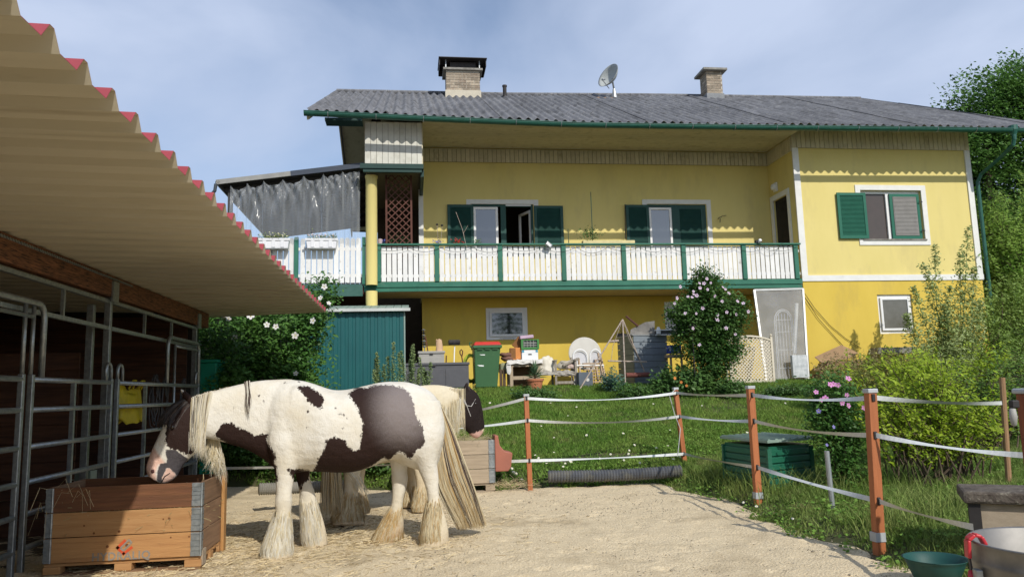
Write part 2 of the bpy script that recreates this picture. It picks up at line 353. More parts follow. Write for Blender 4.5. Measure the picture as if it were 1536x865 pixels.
m_sgreen = mat('green_shutter_paint', (.01,.12,.075), (.014,.135,.085), rough=.5)
m_gut = mat('dark_green_gutter_metal', (.012,.085,.06), (.02,.11,.08), rough=.4, spec=.5, dirt=(.07,.13,.10), dscale=4, dlo=.62, dhi=.85)
m_roof = mat('weathered_fibre_cement', (.12,.122,.132), (.185,.187,.198), scale=2.5, rough=.9, bump=.6, bscale=30, rand=.12, stretch=(2.2,.5,.5), dirt=(.06,.06,.058), dscale=2.6, dlo=.50, dhi=.75, c3=(.27,.265,.255))
m_sof = mat('cream_boarding', (.62,.57,.43), (.56,.51,.37), rough=.75, rand=.07, bump=.15, dirt=(.30,.27,.18), dscale=3, dlo=.55, dhi=.85)
m_wbrd = mat('white_boarding', (.66,.65,.58), (.58,.57,.50), rough=.75, rand=.06, dirt=(.42,.40,.33), dscale=2.5, dlo=.52, dhi=.8)
m_beige = mat('beige_slab_render', (.62,.50,.32), (.56,.45,.28), rough=.9, scale=2)
m_slat = mat('flaking_white_slat_paint', (.78,.775,.76), (.72,.715,.70), scale=4, rough=.7, rand=.05, dirt=(.40,.36,.30), dscale=9, dlo=.60, dhi=.72)
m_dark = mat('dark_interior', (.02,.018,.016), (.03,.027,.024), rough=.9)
m_pvc = mat('white_window_frame', (.80,.80,.79), (.76,.76,.75), rough=.35)
m_glass = mat('window_glass', (.015,.018,.02), (.02,.022,.025), rough=.03, spec=.9)
m_glass.node_tree.nodes['Principled BSDF'].inputs['IOR'].default_value = 1.9
m_shade = mat('grey_blind', (.17,.155,.15), (.15,.14,.135), rough=.8)
m_brick = mat('chimney_brick', (.38,.32,.245), (.28,.23,.175), scale=14, rough=.9, rand=.32, bump=.5, dirt=(.17,.12,.09), dscale=1.1, dlo=.5, dhi=.7)
m_mort = mat('pale_mortar', (.60,.57,.50), (.52,.49,.42), rough=.95)
m_conc = mat('grey_concrete', (.30,.29,.26), (.20,.19,.17), scale=8, rough=.95, bump=.5, dirt=(.10,.10,.08), dscale=5, dlo=.5, dhi=.75)
m_black = mat('sooty_black_metal', (.025,.022,.022), (.04,.035,.033), rough=.6)
m_zinc = mat('zinc_sheet', (.42,.44,.45), (.33,.35,.36), rough=.45, metal=.6, scale=4)
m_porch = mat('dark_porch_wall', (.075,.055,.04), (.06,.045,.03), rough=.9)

HB = Vector((6.9, 18, 1.4))
house = thing('house', HB, 'yellow two storey house with grey corrugated roof and long green and white balcony', 'house')

def wallcells(mb, a0, a1, z0, z1, t0, t1, holes, axis='x'):
    """wall in the plane a-z with thickness t0..t1 and rectangular openings (a0,a1,z0,z1)"""
    A = sorted({a0, a1, *[h[0] for h in holes], *[h[1] for h in holes]}); A = [a for a in A if a0 <= a <= a1]
    for i in range(len(A)-1):
        l, r = A[i], A[i+1]; c = (l+r)/2; cuts = sorted([(h[2], h[3]) for h in holes if h[0] < c < h[1]]); z = z0
        for lo, hi in cuts + [(z1, z1)]:
            if lo > z+1e-4:
                if axis == 'x': mb.box(l, r, t0, t1, z, lo)
                else: mb.box(t0, t1, l, r, z, lo)
            z = max(z, hi)
W1 = (1.62, 3.25, 4.85, 6.25); W2 = (6.38, 8.03, 4.85, 6.27); W3 = (11.69, 13.42, 5.0, 6.33)
L1 = (1.93, 3.0, 2.68, 3.50); L2 = (6.7, 7.7, 2.75, 3.6); L3 = (11.9, 12.87, 2.56, 3.57)
u = MB(); wallcells(u, 9.9, 14.93, 4.02, 7.9, 18, 18.3, [W3]); wallcells(u, .3, 9.9, 3.9, 7.9, 19.4, 19.7, [W1, W2])
wallcells(u, 18.3, 19.4, 4.02, 7.9, 9.9, 10.15, [(18.42, 19.2, 3.93, 6.32)], 'y'); u.box(14.63, 14.93, 18.3, 29, 4.02, 7.9)
u.box(.3, .6, 19.7, 21.5, 3.9, 7.9); part('upper_wall', u, m_yel, house)
lw = MB(); wallcells(lw, 9.9, 14.93, 1.0, 4.0, 17.985, 18.285, [L3]); wallcells(lw, .3, 9.9, 1.0, 3.77, 19.385, 19.7, [L1, L2])
lw.box(9.9, 10.2, 18.29, 19.38, 1.0, 3.77); lw.box(14.64, 14.945, 18.29, 29, 1.0, 4.0); part('lower_wall', lw, m_yel2, house)
for a_ in ((9.885, 10.05, 17.965, 18.0, 4.082, 7.44), (14.80, 14.955, 17.965, 18.0, 4.082, 7.44), (9.885, 14.965, 17.96, 18.0, 3.93, 4.08), (.24, .36, 19.35, 19.4, 3.9, 7.37), (14.93, 14.957, 18.002, 18.2, 4.03, 7.44)): part('white_trim', MB().box(*a_), m_trim, house)
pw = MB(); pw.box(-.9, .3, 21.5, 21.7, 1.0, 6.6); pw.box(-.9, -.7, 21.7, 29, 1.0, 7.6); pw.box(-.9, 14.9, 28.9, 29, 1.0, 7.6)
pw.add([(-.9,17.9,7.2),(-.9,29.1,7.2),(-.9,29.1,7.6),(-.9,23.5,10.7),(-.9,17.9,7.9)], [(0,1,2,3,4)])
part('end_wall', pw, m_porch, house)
# interior floors so that rooms are dark
it = MB(); it.box(.6, 14.6, 22.5, 22.6, 1.2, 7.7); it.box(.6, 14.6, 19.7, 22.5, 3.7, 3.9); it.box(10.2, 14.6, 18.3, 19.7, 3.7, 3.9); it.box(.3, 14.93, 19.7, 28.9, 7.75, 7.9); it.box(9.9, 14.93, 18.3, 19.7, 7.82, 7.9)
part('interior_walls', it, mat('room_interior', (.10,.085,.07), (.08,.07,.06), rough=.9), house)

# ---- roof
def ze(x): return float(np.interp(x, [-2.3, 1, 3.85, 8, 12, 17], [7.77, 7.68, 7.62, 7.64, 7.68, 7.72]))
def zr(x): return float(np.interp(x, [-2.3, 3, 8, 16], [10.90, 10.92, 11.02, 11.10]))
def roofp(x, t, off=0): return Vector((x, 16.93 + t*6.57, ze(x)*(1-t) + zr(x)*t + off))
def vergeR(t): return 16.85 - 1.2*t
dk = MB()
for s_ in (0, 1):
    cols = np.linspace(-2.2, 16.7, 24)
    top = []; bot = []
    for t in np.linspace(0.045, 1, 6):
        rowt = []; rowb = []
        for x in cols:
            xx = min(x, vergeR(t)-.05); p = roofp(xx, t)
            if s_: p.y = 47.0 - p.y
            rowt.append(p + Vector((0, 0, -.045))); rowb.append(p + Vector((0, 0, -.12)))
        top.append(rowt); bot.append(rowb)
    dk.grid(top); dk.grid(bot)
    for g_ in (0, -1): dk.grid([[r[g_] for r in top], [r[g_] for r in bot]])
    dk.grid([top[0], bot[0]])
roofdeck = part('roof', dk, m_sof, house)
fv = MB()     # rear slope covering and ridge
fv.grid([[Vector((x, 47-roofp(x, t).y, roofp(x, t).z+.02)) for x in np.linspace(-2.25, 15.5, 10)] for t in (0, 1)])
part('rear_covering', fv, m_roof, roofdeck)
NC, NR = 22, 4; SW = .88
for c in range(NC):
    for r in range(NR):
        x0 = -2.27 + c*SW; t0 = r/NR - .0; t1 = (r+1)/NR + .018
        if x0 > vergeR(t0): continue
        jx = random.uniform(-.003, .003); jt = random.uniform(-.003, .003); jz = random.uniform(0, .003) + (.018 if c % 4 == 1 else 0)
        vs = []; n_ = 41
        ts = (t0+jt, (t0+t1)/2, t1)
        for k, t in enumerate(ts):
            for i in range(n_+3):
                x = x0 + jx + i*SW/(n_-1)
                if t > 0: x = min(x, vergeR(t)) if x > vergeR(t) else x
                w_ = .038*math.cos(2*math.pi*(i*SW/(n_-1))/.22)
                vs.append(roofp(x, t, w_ + jz + (.009*(1-k/2)) + .014 + .004*(i/(n_+2))))
        m = n_+3; fs = [(k*m+i, k*m+i+1, (k+1)*m+i+1, (k+1)*m+i) for k in range(2) for i in range(m-1)]
        b0 = len(vs)
        for i in range(m): vs.append(vs[i] + Vector((0, .002, -.011)))
        fs += [(i, b0+i, b0+i+1, i+1) for i in range(m-1)]
        q = MB().add(vs, fs); part('roof_sheet', q, m_roof, roofdeck, smooth=False)
for o in roofdeck.children:
    if o.name.startswith('roof_sheet'): autosmooth(o.data, 50)
rc = MB()
rc.tube([roofp(x, 1, .03) for x in np.linspace(-2.25, 15.6, 30)], .07, 8); part('ridge_cap', rc, m_roof, roofdeck)
vb = MB()
for s_ in (0, 1):
    pts = [roofp(-2.26, t, 0) for t in (0, 1)]
    if s_: pts = [Vector((p.x, 47-p.y, p.z)) for p in pts]
    vb.bar(pts[0]-Vector((0,0,.11)), pts[1]-Vector((0,0,.11)), .04, .20, up=(0,0,1))
part('verge_board', vb, m_sof, roofdeck)
vr = MB(); vr.bar(roofp(16.84, 0, -.05), roofp(15.64, 1, -.05), .03, .14); part('verge_board', vr, m_roof, roofdeck)
# ---- gutter: half round with brackets
gt = MB(); gx_ = np.linspace(-2.33, 17.0, 26); rows = []
for x in gx_:
    zc = ze(x) - .062; rows.append([Vector((x, 16.86 + .085*math.cos(a), zc - .085*math.sin(a)*1.05)) for a in np.linspace(0, math.pi, 9)])
gt.grid(rows)
gt.tube([Vector((x, 16.775, ze(x)-.057)) for x in gx_], .012, 6)
gt.add([rows[0][k] for k in range(9)], [tuple(range(9))])
gutter = part('gutter', gt, m_gut, house)
for x in np.arange(-1.8, 16.8, 1.07):
    b_ = MB(); zc = ze(x) - .058; b_.tube([Vector((x, 16.86 + .092*math.cos(a), zc - .095*math.sin(a)*1.05)) for a in np.linspace(.1, math.pi, 8)], .008, 4); part('gutter_bracket', b_, m_zinc, gutter)
df = MB(); df.box(-1.9, -1.06, 17.1, 17.5, 7.62, 7.68); part('fascia', df, mat('dark_green_beam', (.006,.035,.03), (.009,.045,.036), rough=.5), house)
dp = MB(); dp.lathe([(.11, .12), (.11, 0), (.06, -.12), (.05, -.25)], (15.18+.15, 16.86, 7.62), 12)
dp.tube([(15.33,16.86,7.4),(15.32,16.9,7.25),(15.28,17.3,7.05),(15.12,17.85,6.75),(15.06,17.93,6.55),(15.06,17.93,4.2),(15.06,17.93,1.5)], .048, 10); part('downpipe', dp, m_gut, house)

# ---- boarding under the eaves
def boards(x0, x1, w_, fn, m, name, parent, gap=.012):
    x = x0
    while x < x1-.02:
        e = min(x+w_, x1); q = MB(); fn(q, x+gap/2, e-gap/2); part(name, q, m, parent); x = e
bk = MB(); bk.box(.3, 9.9, 19.36, 19.40, 7.38, 7.72); bk.box(9.9, 14.93, 17.99, 18.0, 7.45, 8.02); bk.box(-.98, .27, 17.53, 17.6, 6.75, 7.7)
eb = part('eaves_boarding', bk, mat('board_gap_shadow', (.16,.14,.09)), house)
boards(.3, 9.86, .118, lambda q, a, b: q.box(a, b, 19.335, 19.36, 7.37, 7.73), m_sof, 'board', eb)
boards(9.88, 14.95, .13, lambda q, a, b: q.box(a, b, 17.955, 17.99, 7.44, 8.04), m_sof, 'board', eb)
boards(-1.02, .31, .135, lambda q, a, b: q.box(a, b, 17.49, 17.53, 6.73, 7.74), m_wbrd, 'white_board', eb, .008)
boards(18.0, 19.34, .13, lambda q, a, b: q.box(9.86, 9.90, a, b, 7.37, 7.73), m_sof, 'board', eb)
so_ = MB(); so_.box(.3, 9.9, 17.45, 19.36, 7.775, 7.80); so_.box(-1.0, .3, 17.5, 21.5, 6.62, 6.66)
sf = part('soffit', so_, mat('board_gap_shadow', (.16,.14,.09)), house)
boards(17.45, 19.34, .14, lambda q, a, b: q.box(.33, 9.86, a, b, 7.75, 7.775), m_sof, 'soffit_board', sf, .008)
bx = MB(); bx.box(-1.03, -.99, 17.54, 21, 6.66, 7.75); bx.box(.29, .33, 17.54, 19.35, 6.66, 7.75); part('side_boarding', bx, m_sof, house)
bb = MB(); bb.box(-1.13, .34, 17.44, 17.58, 6.60, 6.715); bb.box(-1.06, .30, 17.47, 17.56, 6.52, 6.598); bb.box(.27, .35, 17.6, 19.35, 6.45, 6.62); part('porch_beam', bb, mat('dark_green_beam', (.012,.06,.05), (.016,.075,.06), rough=.5), house)
cl = MB(); cl.lathe([(.135, 3.9), (.135, 6.45), (.15, 6.48), (.15, 6.53)], (-.89, 17.86, 0), 24); cl.lathe([(.135, 1.3), (.135, 3.76)], (-.89, 17.86, 0), 24); part('round_column', cl, m_yel, house, smooth=True)

# ---- chimneys
def chimney(x0, x1, y0, y1, z0, z1, flashz):
    c_ = MB(); c_.box(x0+.012, x1-.012, y0+.012, y1-.012, z0-.6, z1); ch = part('chimney', c_, m_mort, house)
    bl, bh = .25, .085; BW = MB(); BW.box(-.118, .118, 0, .012, -.036, .036); bmesh_f = BW.mesh('brick'); bmesh_f.materials.append(m_brick)
    def place(px, py, pz, rz, sx):
        o = bpy.data.objects.new('brick', bmesh_f); COL.objects.link(o); o.parent = ch; o.location = Vector((px, py, pz)) - wloc(ch); o.rotation_euler.z = rz; o.scale.x = sx
    z = flashz + bh/2; row = 0
    while z < z1-.02:
        for (a0, a1, fn, rz) in ((x0, x1, lambda a: (a, y0), 0), (y0, y1, lambda a: (x0, a), -math.pi/2), (y0, y1, lambda a: (x1, a), math.pi/2)):
            a = a0 - (bl/2 if row % 2 else 0)
            while a < a1-.03:
                l_, r_ = max(a, a0), min(a+bl, a1)
                if r_-l_ > .04:
                    px_, py_ = fn((l_+r_)/2); place(px_, py_, z, rz, (r_-l_)/bl)
                a += bl
        z += bh; row += 1
    f_ = MB(); f_.box(x0-.03, x1+.03, y0-.03, y1+.03, z0-.4, flashz); part('flashing', f_, mat('dull_lead_flashing', (.24,.25,.26), (.2,.21,.22)) if x0 > 5 else mat('pale_flashing', (.55,.50,.40), (.48,.44,.35)), ch)
    return ch
c1 = chimney(1.17, 2.22, 22.55, 23.2, 10.45, 11.30, 10.66)
q = MB(); q.box(1.08, 2.31, 22.46, 23.3, 11.30, 11.37); part('crown_slab', q, m_conc, c1, bevel=.01)
q = MB()
for a, b_ in ((1.15, 22.53), (2.2, 22.53), (1.15, 23.2), (2.2, 23.2)): q.box(a, a+.03, b_, b_+.03, 11.37, 11.64)
part('cap_support', q, m_zinc, c1)
q = MB(); q.box(.98, 2.40, 23.30, 23.32, 11.42, 11.64); q.box(.96, .98, 22.42, 23.3, 11.42, 11.64); q.box(2.40, 2.42, 22.42, 23.3, 11.42, 11.64); q.box(.94, 2.44, 22.35, 23.38, 11.642, 11.66); part('metal_cowl', q, m_black, c1)
q = MB(); q.box(1.3, 2.1, 22.6, 23.1, 11.37, 11.6); part('flue', q, m_black, c1)
c2 = chimney(9.72, 10.26, 22.75, 23.3, 10.6, 11.62, 10.86)
q = MB(); q.box(9.58, 10.40, 22.6, 23.45, 11.62, 11.70); part('crown_slab', q, m_conc, c2, bevel=.012)
q = MB(); q.tube([(3.0, 22.6, 10.3), (3.0, 22.6, 10.83)], .06, 12); q.lathe([(.075, 10.83), (.075, 10.88), (0, 10.9)], (3.0, 22.6, 0), 12); part('vent_pipe', q, m_black, house)

# ---- windows
def trimframe(mb, x0, x1, z0, z1, y, w_, t=.025, bottom=True, fw=None):
    mb.box(x0-w_, x1+w_, y-t, y, z1, z1+w_); mb.box(x0-w_, x0, y-t, y, z0, z1); mb.box(x1, x1+w_, y-t, y, z0, z1)
    if bottom: mb.box(x0-w_, x1+w_, y-t, y, z0-w_, z0)
def sash(x0, x1, z0, z1, y, w_=.06, t=.05, m=m_pvc, M=None):
    f = MB(); f.box(x0, x1, y-t, y, z1-w_, z1); f.box(x0, x1, y-t, y, z0, z0+w_); f.box(x0, x0+w_, y-t, y, z0+w_, z1-w_); f.box(x1-w_, x1, y-t, y, z0+w_, z1-w_)
    return f
def shutter(x0, x1, z0, z1, y, slat=False):
    f = MB(); w_ = .075; t = .035
    f.box(x0, x1, y-t, y, z1-w_, z1); f.box(x0, x1, y-t, y, z0, z0+w_); f.box(x0, x0+w_, y-t, y, z0+w_, z1-w_); f.box(x1-w_, x1, y-t, y, z0+w_, z1-w_)
    z = z0+w_+.012
    while z < z1-w_-.01:
        f.add([(x0+w_, y-t+.006, z-.008), (x1-w_, y-t+.006, z-.008), (x1-w_, y-.006, z+.026), (x0+w_, y-.006, z+.026)], [(0,1,2,3)])
        f.add([(x0+w_, y-t+.006, z-.008), (x1-w_, y-t+.006, z-.008), (x1-w_, y-t+.006, z-.001), (x0+w_, y-t+.006, z-.001)], [(0,1,2,3)]); z += .034
    f.box(x0+w_, x1-w_, y-.005, y-.003, z0+w_, z1-w_)
    return f
def hinge(mb, x, y, zs):
    for z in zs: mb.box(x-.05, x+.05, y-.05, y-.036, z-.012, z+.012)
# window 1 : open right half
w1 = MB(); trimframe(w1, 1.60, 3.27, 4.85, 6.25, 19.4, .12, bottom=False); W1o = part('window', w1, m_trim, house)
f = MB(); f.box(1.62, 1.68, 19.42, 19.5, 4.85, 6.25); f.box(3.19, 3.25, 19.42, 19.5, 4.85, 6.25); f.box(1.68, 3.19, 19.42, 19.5, 6.19, 6.25); f.box(2.38, 2.52, 19.415, 19.5, 4.85, 6.19); part('frame', f, m_dgreen, W1o)
part('blind_box', MB().box(2.52, 3.19, 19.405, 19.415, 6.205, 6.24), m_pvc, W1o)
part('sash', sash(1.66, 2.30, 4.85, 6.16, 19.40), m_pvc, W1o); part('pane', MB().box(1.72, 2.24, 19.37, 19.375, 4.9, 6.1), m_glass, W1o)
q = sash(0, .6, 4.85, 6.12, 0); q2 = Matrix.Rotation(R(-68), 4, 'Z'); q.v = [tuple(Matrix.Translation((3.17, 19.5, 0)) @ Matrix.Rotation(R(112), 4, 'Z') @ Vector(v)) for v in q.v]; part('open_sash', q, m_pvc, W1o)
part('shutter', shutter(.98, 1.66, 4.85, 6.22, 19.37), m_dgreen, W1o); part('shutter', shutter(3.26, 4.04, 4.85, 6.20, 19.365), m_dgreen, W1o)
# window 2
w2 = MB(); trimframe(w2, 6.36, 8.05, 4.85, 6.28, 19.4, .12, bottom=False); W2o = part('window', w2, m_trim, house)
f = MB(); f.box(6.38, 6.42, 19.42, 19.5, 4.85, 6.27); f.box(7.97, 8.03, 19.42, 19.5, 4.85, 6.27); f.box(6.42, 7.97, 19.42, 19.5, 6.2, 6.27); f.box(7.04, 7.2, 19.40, 19.5, 4.85, 6.2); part('frame', f, m_dgreen, W2o)
part('sash', sash(6.40, 7.03, 4.85, 6.17, 19.40), m_pvc, W2o); part('pane', MB().box(6.46, 6.97, 19.37, 19.375, 4.9, 6.1), m_glass, W2o)
part('shutter', shutter(5.76, 6.40, 4.85, 6.24, 19.37), m_dgreen, W2o); part('shutter', shutter(7.2, 7.96, 4.85, 6.22, 19.44), m_dgreen, W2o)
q = MB(); q.tube([(5.73, 19.3, 6.24), (5.70, 19.3, 5.3)], .012, 5); part('shutter_rod', q, m_black, W2o)
# wing window
w3 = MB(); trimframe(w3, 11.69, 13.42, 5.0, 6.33, 18.0, .135); W3o = part('window', w3, m_trim, house, label='window with its left green shutter folded back on the sunlit wall')
part('sill', MB().box(11.66, 13.45, 17.95, 18.05, 4.985, 5.02), m_conc, W3o)
f = MB(); f.box(11.69, 11.75, 18.08, 18.16, 5.02, 6.33); f.box(13.36, 13.42, 18.08, 18.16, 5.02, 6.33); f.box(11.75, 13.36, 18.08, 18.16, 6.25, 6.33); f.box(12.45, 12.53, 18.07, 18.16, 5.02, 6.25); part('frame', f, m_pvc, W3o)
part('pane', MB().box(11.75, 12.45, 18.12, 18.125, 5.02, 6.25), mat('dusty_brown_glass', (.085,.065,.055), (.075,.06,.05), rough=.12, spec=.5), W3o)
part('blind', MB().box(12.53, 13.36, 18.12, 18.125, 5.02, 6.25), m_shade, W3o)
part('shutter', shutter(11.0, 11.80, 5.03, 6.24, 17.965), m_sgreen, W3o)
q = MB()      # half open shutter on the right, grey slats
q = shutter(0, .84, 5.04, 6.24, 0); q.v = [(v[0]+12.53, v[1]+18.055, v[2]) for v in q.v]; part('shutter', q, m_sgreen, W3o)
part('slatted_panel', MB().box(12.615, 13.285, 18.016, 18.019, 5.12, 6.16), mat('grey_louvre', (.26,.25,.24), (.22,.21,.20), rough=.7), W3o)
q = MB()
for i in range(29): q.bar((13.27, 18.010, 5.14+i*.036), (12.63, 18.010, 5.14+i*.036), .012, .012)
part('louvre', q, mat('grey_louvre_slat', (.36,.345,.33), (.31,.30,.285), rough=.7), W3o, kind='stuff')
q = MB(); hinge(q, 13.38, 18.02, (5.25, 6.02)); part('hinge', q, m_black, W3o)
# lower windows
def lower(h, y, panecol, tilt, ww=.08):
    x0, x1, z0, z1 = h
    f = MB(); f.box(x0, x1, y, y+.1, z1-ww, z1); f.box(x0, x1, y, y+.1, z0, z0+ww); f.box(x0, x0+ww, y, y+.1, z0+ww, z1-ww); f.box(x1-ww, x1, y, y+.1, z0+ww, z1-ww)
    wo = part('window', f, m_pvc, house); q = ww+.003
    s_ = sash(x0+q, x1-q, z0+q, z1-q, y-.005, .055, .045); 
    o = part('sash', s_, m_pvc, wo); part('pane', MB().box(x0+q+.055, x1-q-.055, y-.03, y-.025, z0+q+.055, z1-q-.055), panecol, wo)
    part('handle', MB().box((x0+x1)/2-.2, (x0+x1)/2+.2, y-.055, y-.05, z0+.03, z0+.05), m_zinc, wo); return wo
lower(L1, 19.36, m_glass, 0); lower(L2, 19.36, m_glass, 0); lower(L3, 18.04, mat('grey_glass', (.14,.135,.12), (.12,.115,.10), rough=.1, spec=.5), 0)
# balcony door on the return wall
q = MB()
for a, b_, z0, z1 in ((18.30, 18.42, 3.93, 6.46), (19.2, 19.34, 3.93, 6.46), (18.42, 19.2, 6.32, 6.46)): q.box(9.87, 9.9, a, b_, z0, z1)
do = part('door_surround', q, m_trim, house)
q = MB(); q.box(9.95, 9.99, 18.42, 19.2, 3.93, 6.32)
for z in np.arange(4.0, 6.25, .05): q.box(9.93, 9.95, 18.46, 18.95, z, z+.03)
part('door', q, m_dark, do)
q = MB(); q.obox((9.87, 18.98, 6.66), (.05, .16, .24)); q.lathe([(0, -.09), (.08, -.07), (.10, 0), (.08, .07), (0, .09)], (9.84, 18.98, 6.66), 12); part('wall_lamp', q, m_pvc, house, smooth=False)
q = MB(); q.tube([(8.35, 19.38, 5.86), (8.35, 19.33, 5.88), (8.45, 19.3, 5.93), (8.56, 19.3, 5.95)], .008, 5); q.tube([(8.37, 19.3, 5.75), (8.38, 19.3, 5.86)], .01, 5); part('wall_hook', q, m_black, house)
q = MB()
q.tube([at(1207, 440, y=17.94), at(1222, 462, y=17.95), at(1245, 488, y=17.96), at(1268, 507, y=17.96), at(1292, 522, y=17.96)], .007, 5)
q.tube([at(1207, 446, y=17.94), at(1228, 478, y=17.95), at(1252, 505, y=17.96), at(1270, 524, y=17.96)], .007, 5); part('wall_cable', q, m_black, house)

# ---- balcony
q = MB(); q.box(-1.04, 9.88, 18.0, 19.38, 3.775, 3.90); balc = part('balcony', q, m_beige, house)
q = MB(); q.box(-1.07, 9.87, 17.93, 17.97, 3.86, 3.99); q.box(-1.07, 9.87, 17.955, 17.995, 3.76, 3.857); part('fascia_board', q, m_green, balc, bevel=.005)
q = MB(); q.box(-1.09, 9.87, 17.87, 18.03, 4.86, 4.90); part('handrail', q, m_green, balc, bevel=.008)
q = MB(); q.box(-1.0, 9.85, 17.975, 18.0, 4.68, 4.75); q.box(-1.0, 9.85, 17.975, 18.0, 4.10, 4.17); part('rail', q, m_slat, balc)
PX = [-.73, .64, 2.16, 3.72, 5.23, 6.77, 8.35, 9.74]
for x in PX:
    part('balcony_post', MB().box(x-.055, x+.055, 17.90, 17.985, 3.99, 4.86), m_green, balc, bevel=.006)
for a, b_ in zip(PX[:-1], PX[1:]):
    n_ = round((b_-a-.11)/.127); pitch = (b_-a-.11)/n_
    for i in range(n_):
        xc = a+.055+pitch*(i+.5); hw = .052; zt = 4.835+random.uniform(-.006, .006)
        s_ = MB().box(-hw, hw, 0, .02, 4.0, zt); s_.v = [(v[0]+xc+random.uniform(-.001, .001), v[1]+17.953, v[2]) for v in s_.v]; o = part('slat', s_, m_slat, balc); o.rotation_euler.y = 0
q = MB(); x = -.9
while x < 9.6:
    e = x+random.uniform(.75, .95); q.tube(bez((x, 17.885, 4.80), (e, 17.885, 4.80), random.uniform(.08, .15), 8), .0045, 4, cap=False); x = e
part('string_light_cable', q, mat('cable_grey', (.06,.07,.06)), balc)

# ---- small things on the balcony
q = MB(); p0 = at(578, 257, y=18.12); p1 = at(618, 369, y=18.12)
tx0, tx1, tz0, tz1 = -.57, .07, 4.86, 6.62
tre = thing('trellis', ((tx0+tx1)/2, 18.1, tz0), 'brown wooden lattice trellis standing on the balcony beside the yellow column', 'trellis')
m_tr = wood('brown_trellis_wood', (.13,.05,.035), (.09,.035,.025), 'z')
for a, b_ in ((tx0, tx0+.045), (tx1-.045, tx1)): part('upright', MB().box(a, b_, 18.08, 18.12, tz0, tz1), m_tr, tre)
part('bottom_rail', MB().box(tx0, tx1, 18.075, 18.125, tz0-.02, tz0+.03), m_tr, tre); part('top_rail', MB().box(tx0, tx1, 18.08, 18.12, tz1, tz1+.03), m_tr, tre)
wx = tx1-tx0-.09; st = .17
for sgn, yy in ((1, 18.09), (-1, 18.105)):
    c0 = tz0-wx
    while c0 < tz1:
        a = (tx0+.045, c0) if sgn > 0 else (tx1-.045, c0); b_ = (tx1-.045, c0+wx) if sgn > 0 else (tx0+.045, c0+wx)
        t0 = max(0, (tz0-a[1])/wx); t1 = min(1, (tz1-a[1])/wx)
        if t1 > t0+.05:
            A = Vector((a[0]+(b_[0]-a[0])*t0, yy, a[1]+wx*t0)); B = Vector((a[0]+(b_[0]-a[0])*t1, yy, a[1]+wx*t1)); part('lath', MB().bar(A, B, .022, .012, up=(0,1,0)), m_tr, tre)
        c0 += st
# ------------------------------------------------------------------ terrace left of the house
ter = thing('terrace', (-2.6, 19, 3.9), 'raised terrace left of the house with white picket railing and flat grey roof', 'terrace')
m_zgrey = mat('grey_roof_edge', (.30,.30,.28), (.25,.25,.24), rough=.6, metal=.2)
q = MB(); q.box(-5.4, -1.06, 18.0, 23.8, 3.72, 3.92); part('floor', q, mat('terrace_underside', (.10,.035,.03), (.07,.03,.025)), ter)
q = MB(); q.box(-5.4, -1.10, 17.93, 17.97, 3.66, 3.94); part('fascia_board', q, mat('weathered_green_board', (.03,.10,.08), (.05,.12,.10), rough=.7), ter)
# roof: sloping down to the left
def tr_z(x): return 6.30 + (x+4.35)*(6.74-6.30)/3.25
q = MB(); rows = [[Vector((x, y, tr_z(x))) for x in (-4.35, -1.05)] for y in (17.8, 24.0)]
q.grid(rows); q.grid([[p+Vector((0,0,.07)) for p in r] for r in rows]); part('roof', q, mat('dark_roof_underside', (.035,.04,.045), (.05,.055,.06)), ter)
q = MB(); q.bar((-4.42, 17.80, tr_z(-4.42)+.035), (-2.75, 17.80, tr_z(-2.75)+.035), .04, .11); part('roof_edge', q, m_zgrey, ter)
q = MB(); q.bar((-2.747, 17.80, tr_z(-2.747)+.035), (-1.06, 17.80, tr_z(-1.06)+.035), .045, .12); part('roof_edge', q, mat('dark_blue_edge', (.04,.055,.08), (.05,.06,.085), rough=.5), ter)
q = MB(); q.tube([(-4.38, 17.78, 6.32), (-4.38, 24, 6.32)], .06, 8); q.tube([(-4.42, 17.78, 6.28), (-4.44, 17.78, 6.12), (-4.58, 17.8, 5.95), (-4.62, 17.8, 5.8), (-4.62, 17.85, 3.2)], .04, 8); part('gutter_pipe', q, mat('dark_grey_pipe', (.05,.06,.07), rough=.4), ter)
q = MB()
for y in np.arange(18.2, 24, .9): q.bar((-4.3, y, tr_z(-4.3)-.07), (-1.1, y, tr_z(-1.1)-.07), .06, .12)
part('rafter', q, mat('dark_rafter', (.06,.06,.06)), ter)
q = MB(); q.box(-4.2, -4.1, 18.0, 18.1, 3.9, 6.2); q.box(-4.2, -4.1, 23.6, 23.7, 3.9, 6.2); q.box(-1.25, -1.15, 23.6, 23.7, 3.9, 6.6); part('roof_post', q, mat('dark_rafter', (.06,.06,.06)), ter)
q = MB(); q.bar((-4.3, 23.8, 5.05), (-1.1, 23.8, 5.05), .06, .05); part('rear_rail', q, m_slat, ter)
for i, x in enumerate(np.arange(-4.2, -1.1, .14)): part('rear_slat', MB().box(x, x+.125, 23.75, 23.77, 3.95, 5.0), m_slat, ter)
q = MB(); q.box(-5.3, -1.12, 17.975, 18.0, 4.75, 4.82); q.box(-5.3, -1.12, 17.975, 18.0, 4.12, 4.19); part('rail', q, m_slat, ter)
x = -1.20
while x > -5.2:
    if abs(x+2.62) > .1:
        q = MB(); z1 = 5.0 + random.uniform(-.01, .01); hw = .053; n_ = 6
        poly = [(x-hw, 17.955, 3.98), (x+hw, 17.955, 3.98), (x+hw, 17.955, z1)] + [(x+hw*math.cos(a), 17.955, z1+.048*math.sin(a)) for a in np.linspace(.4, math.pi-.4, n_)] + [(x-hw, 17.955, z1)]
        q.prism(poly, (0, .02, 0)); part('picket', q, m_slat, ter)
    x -= .1275
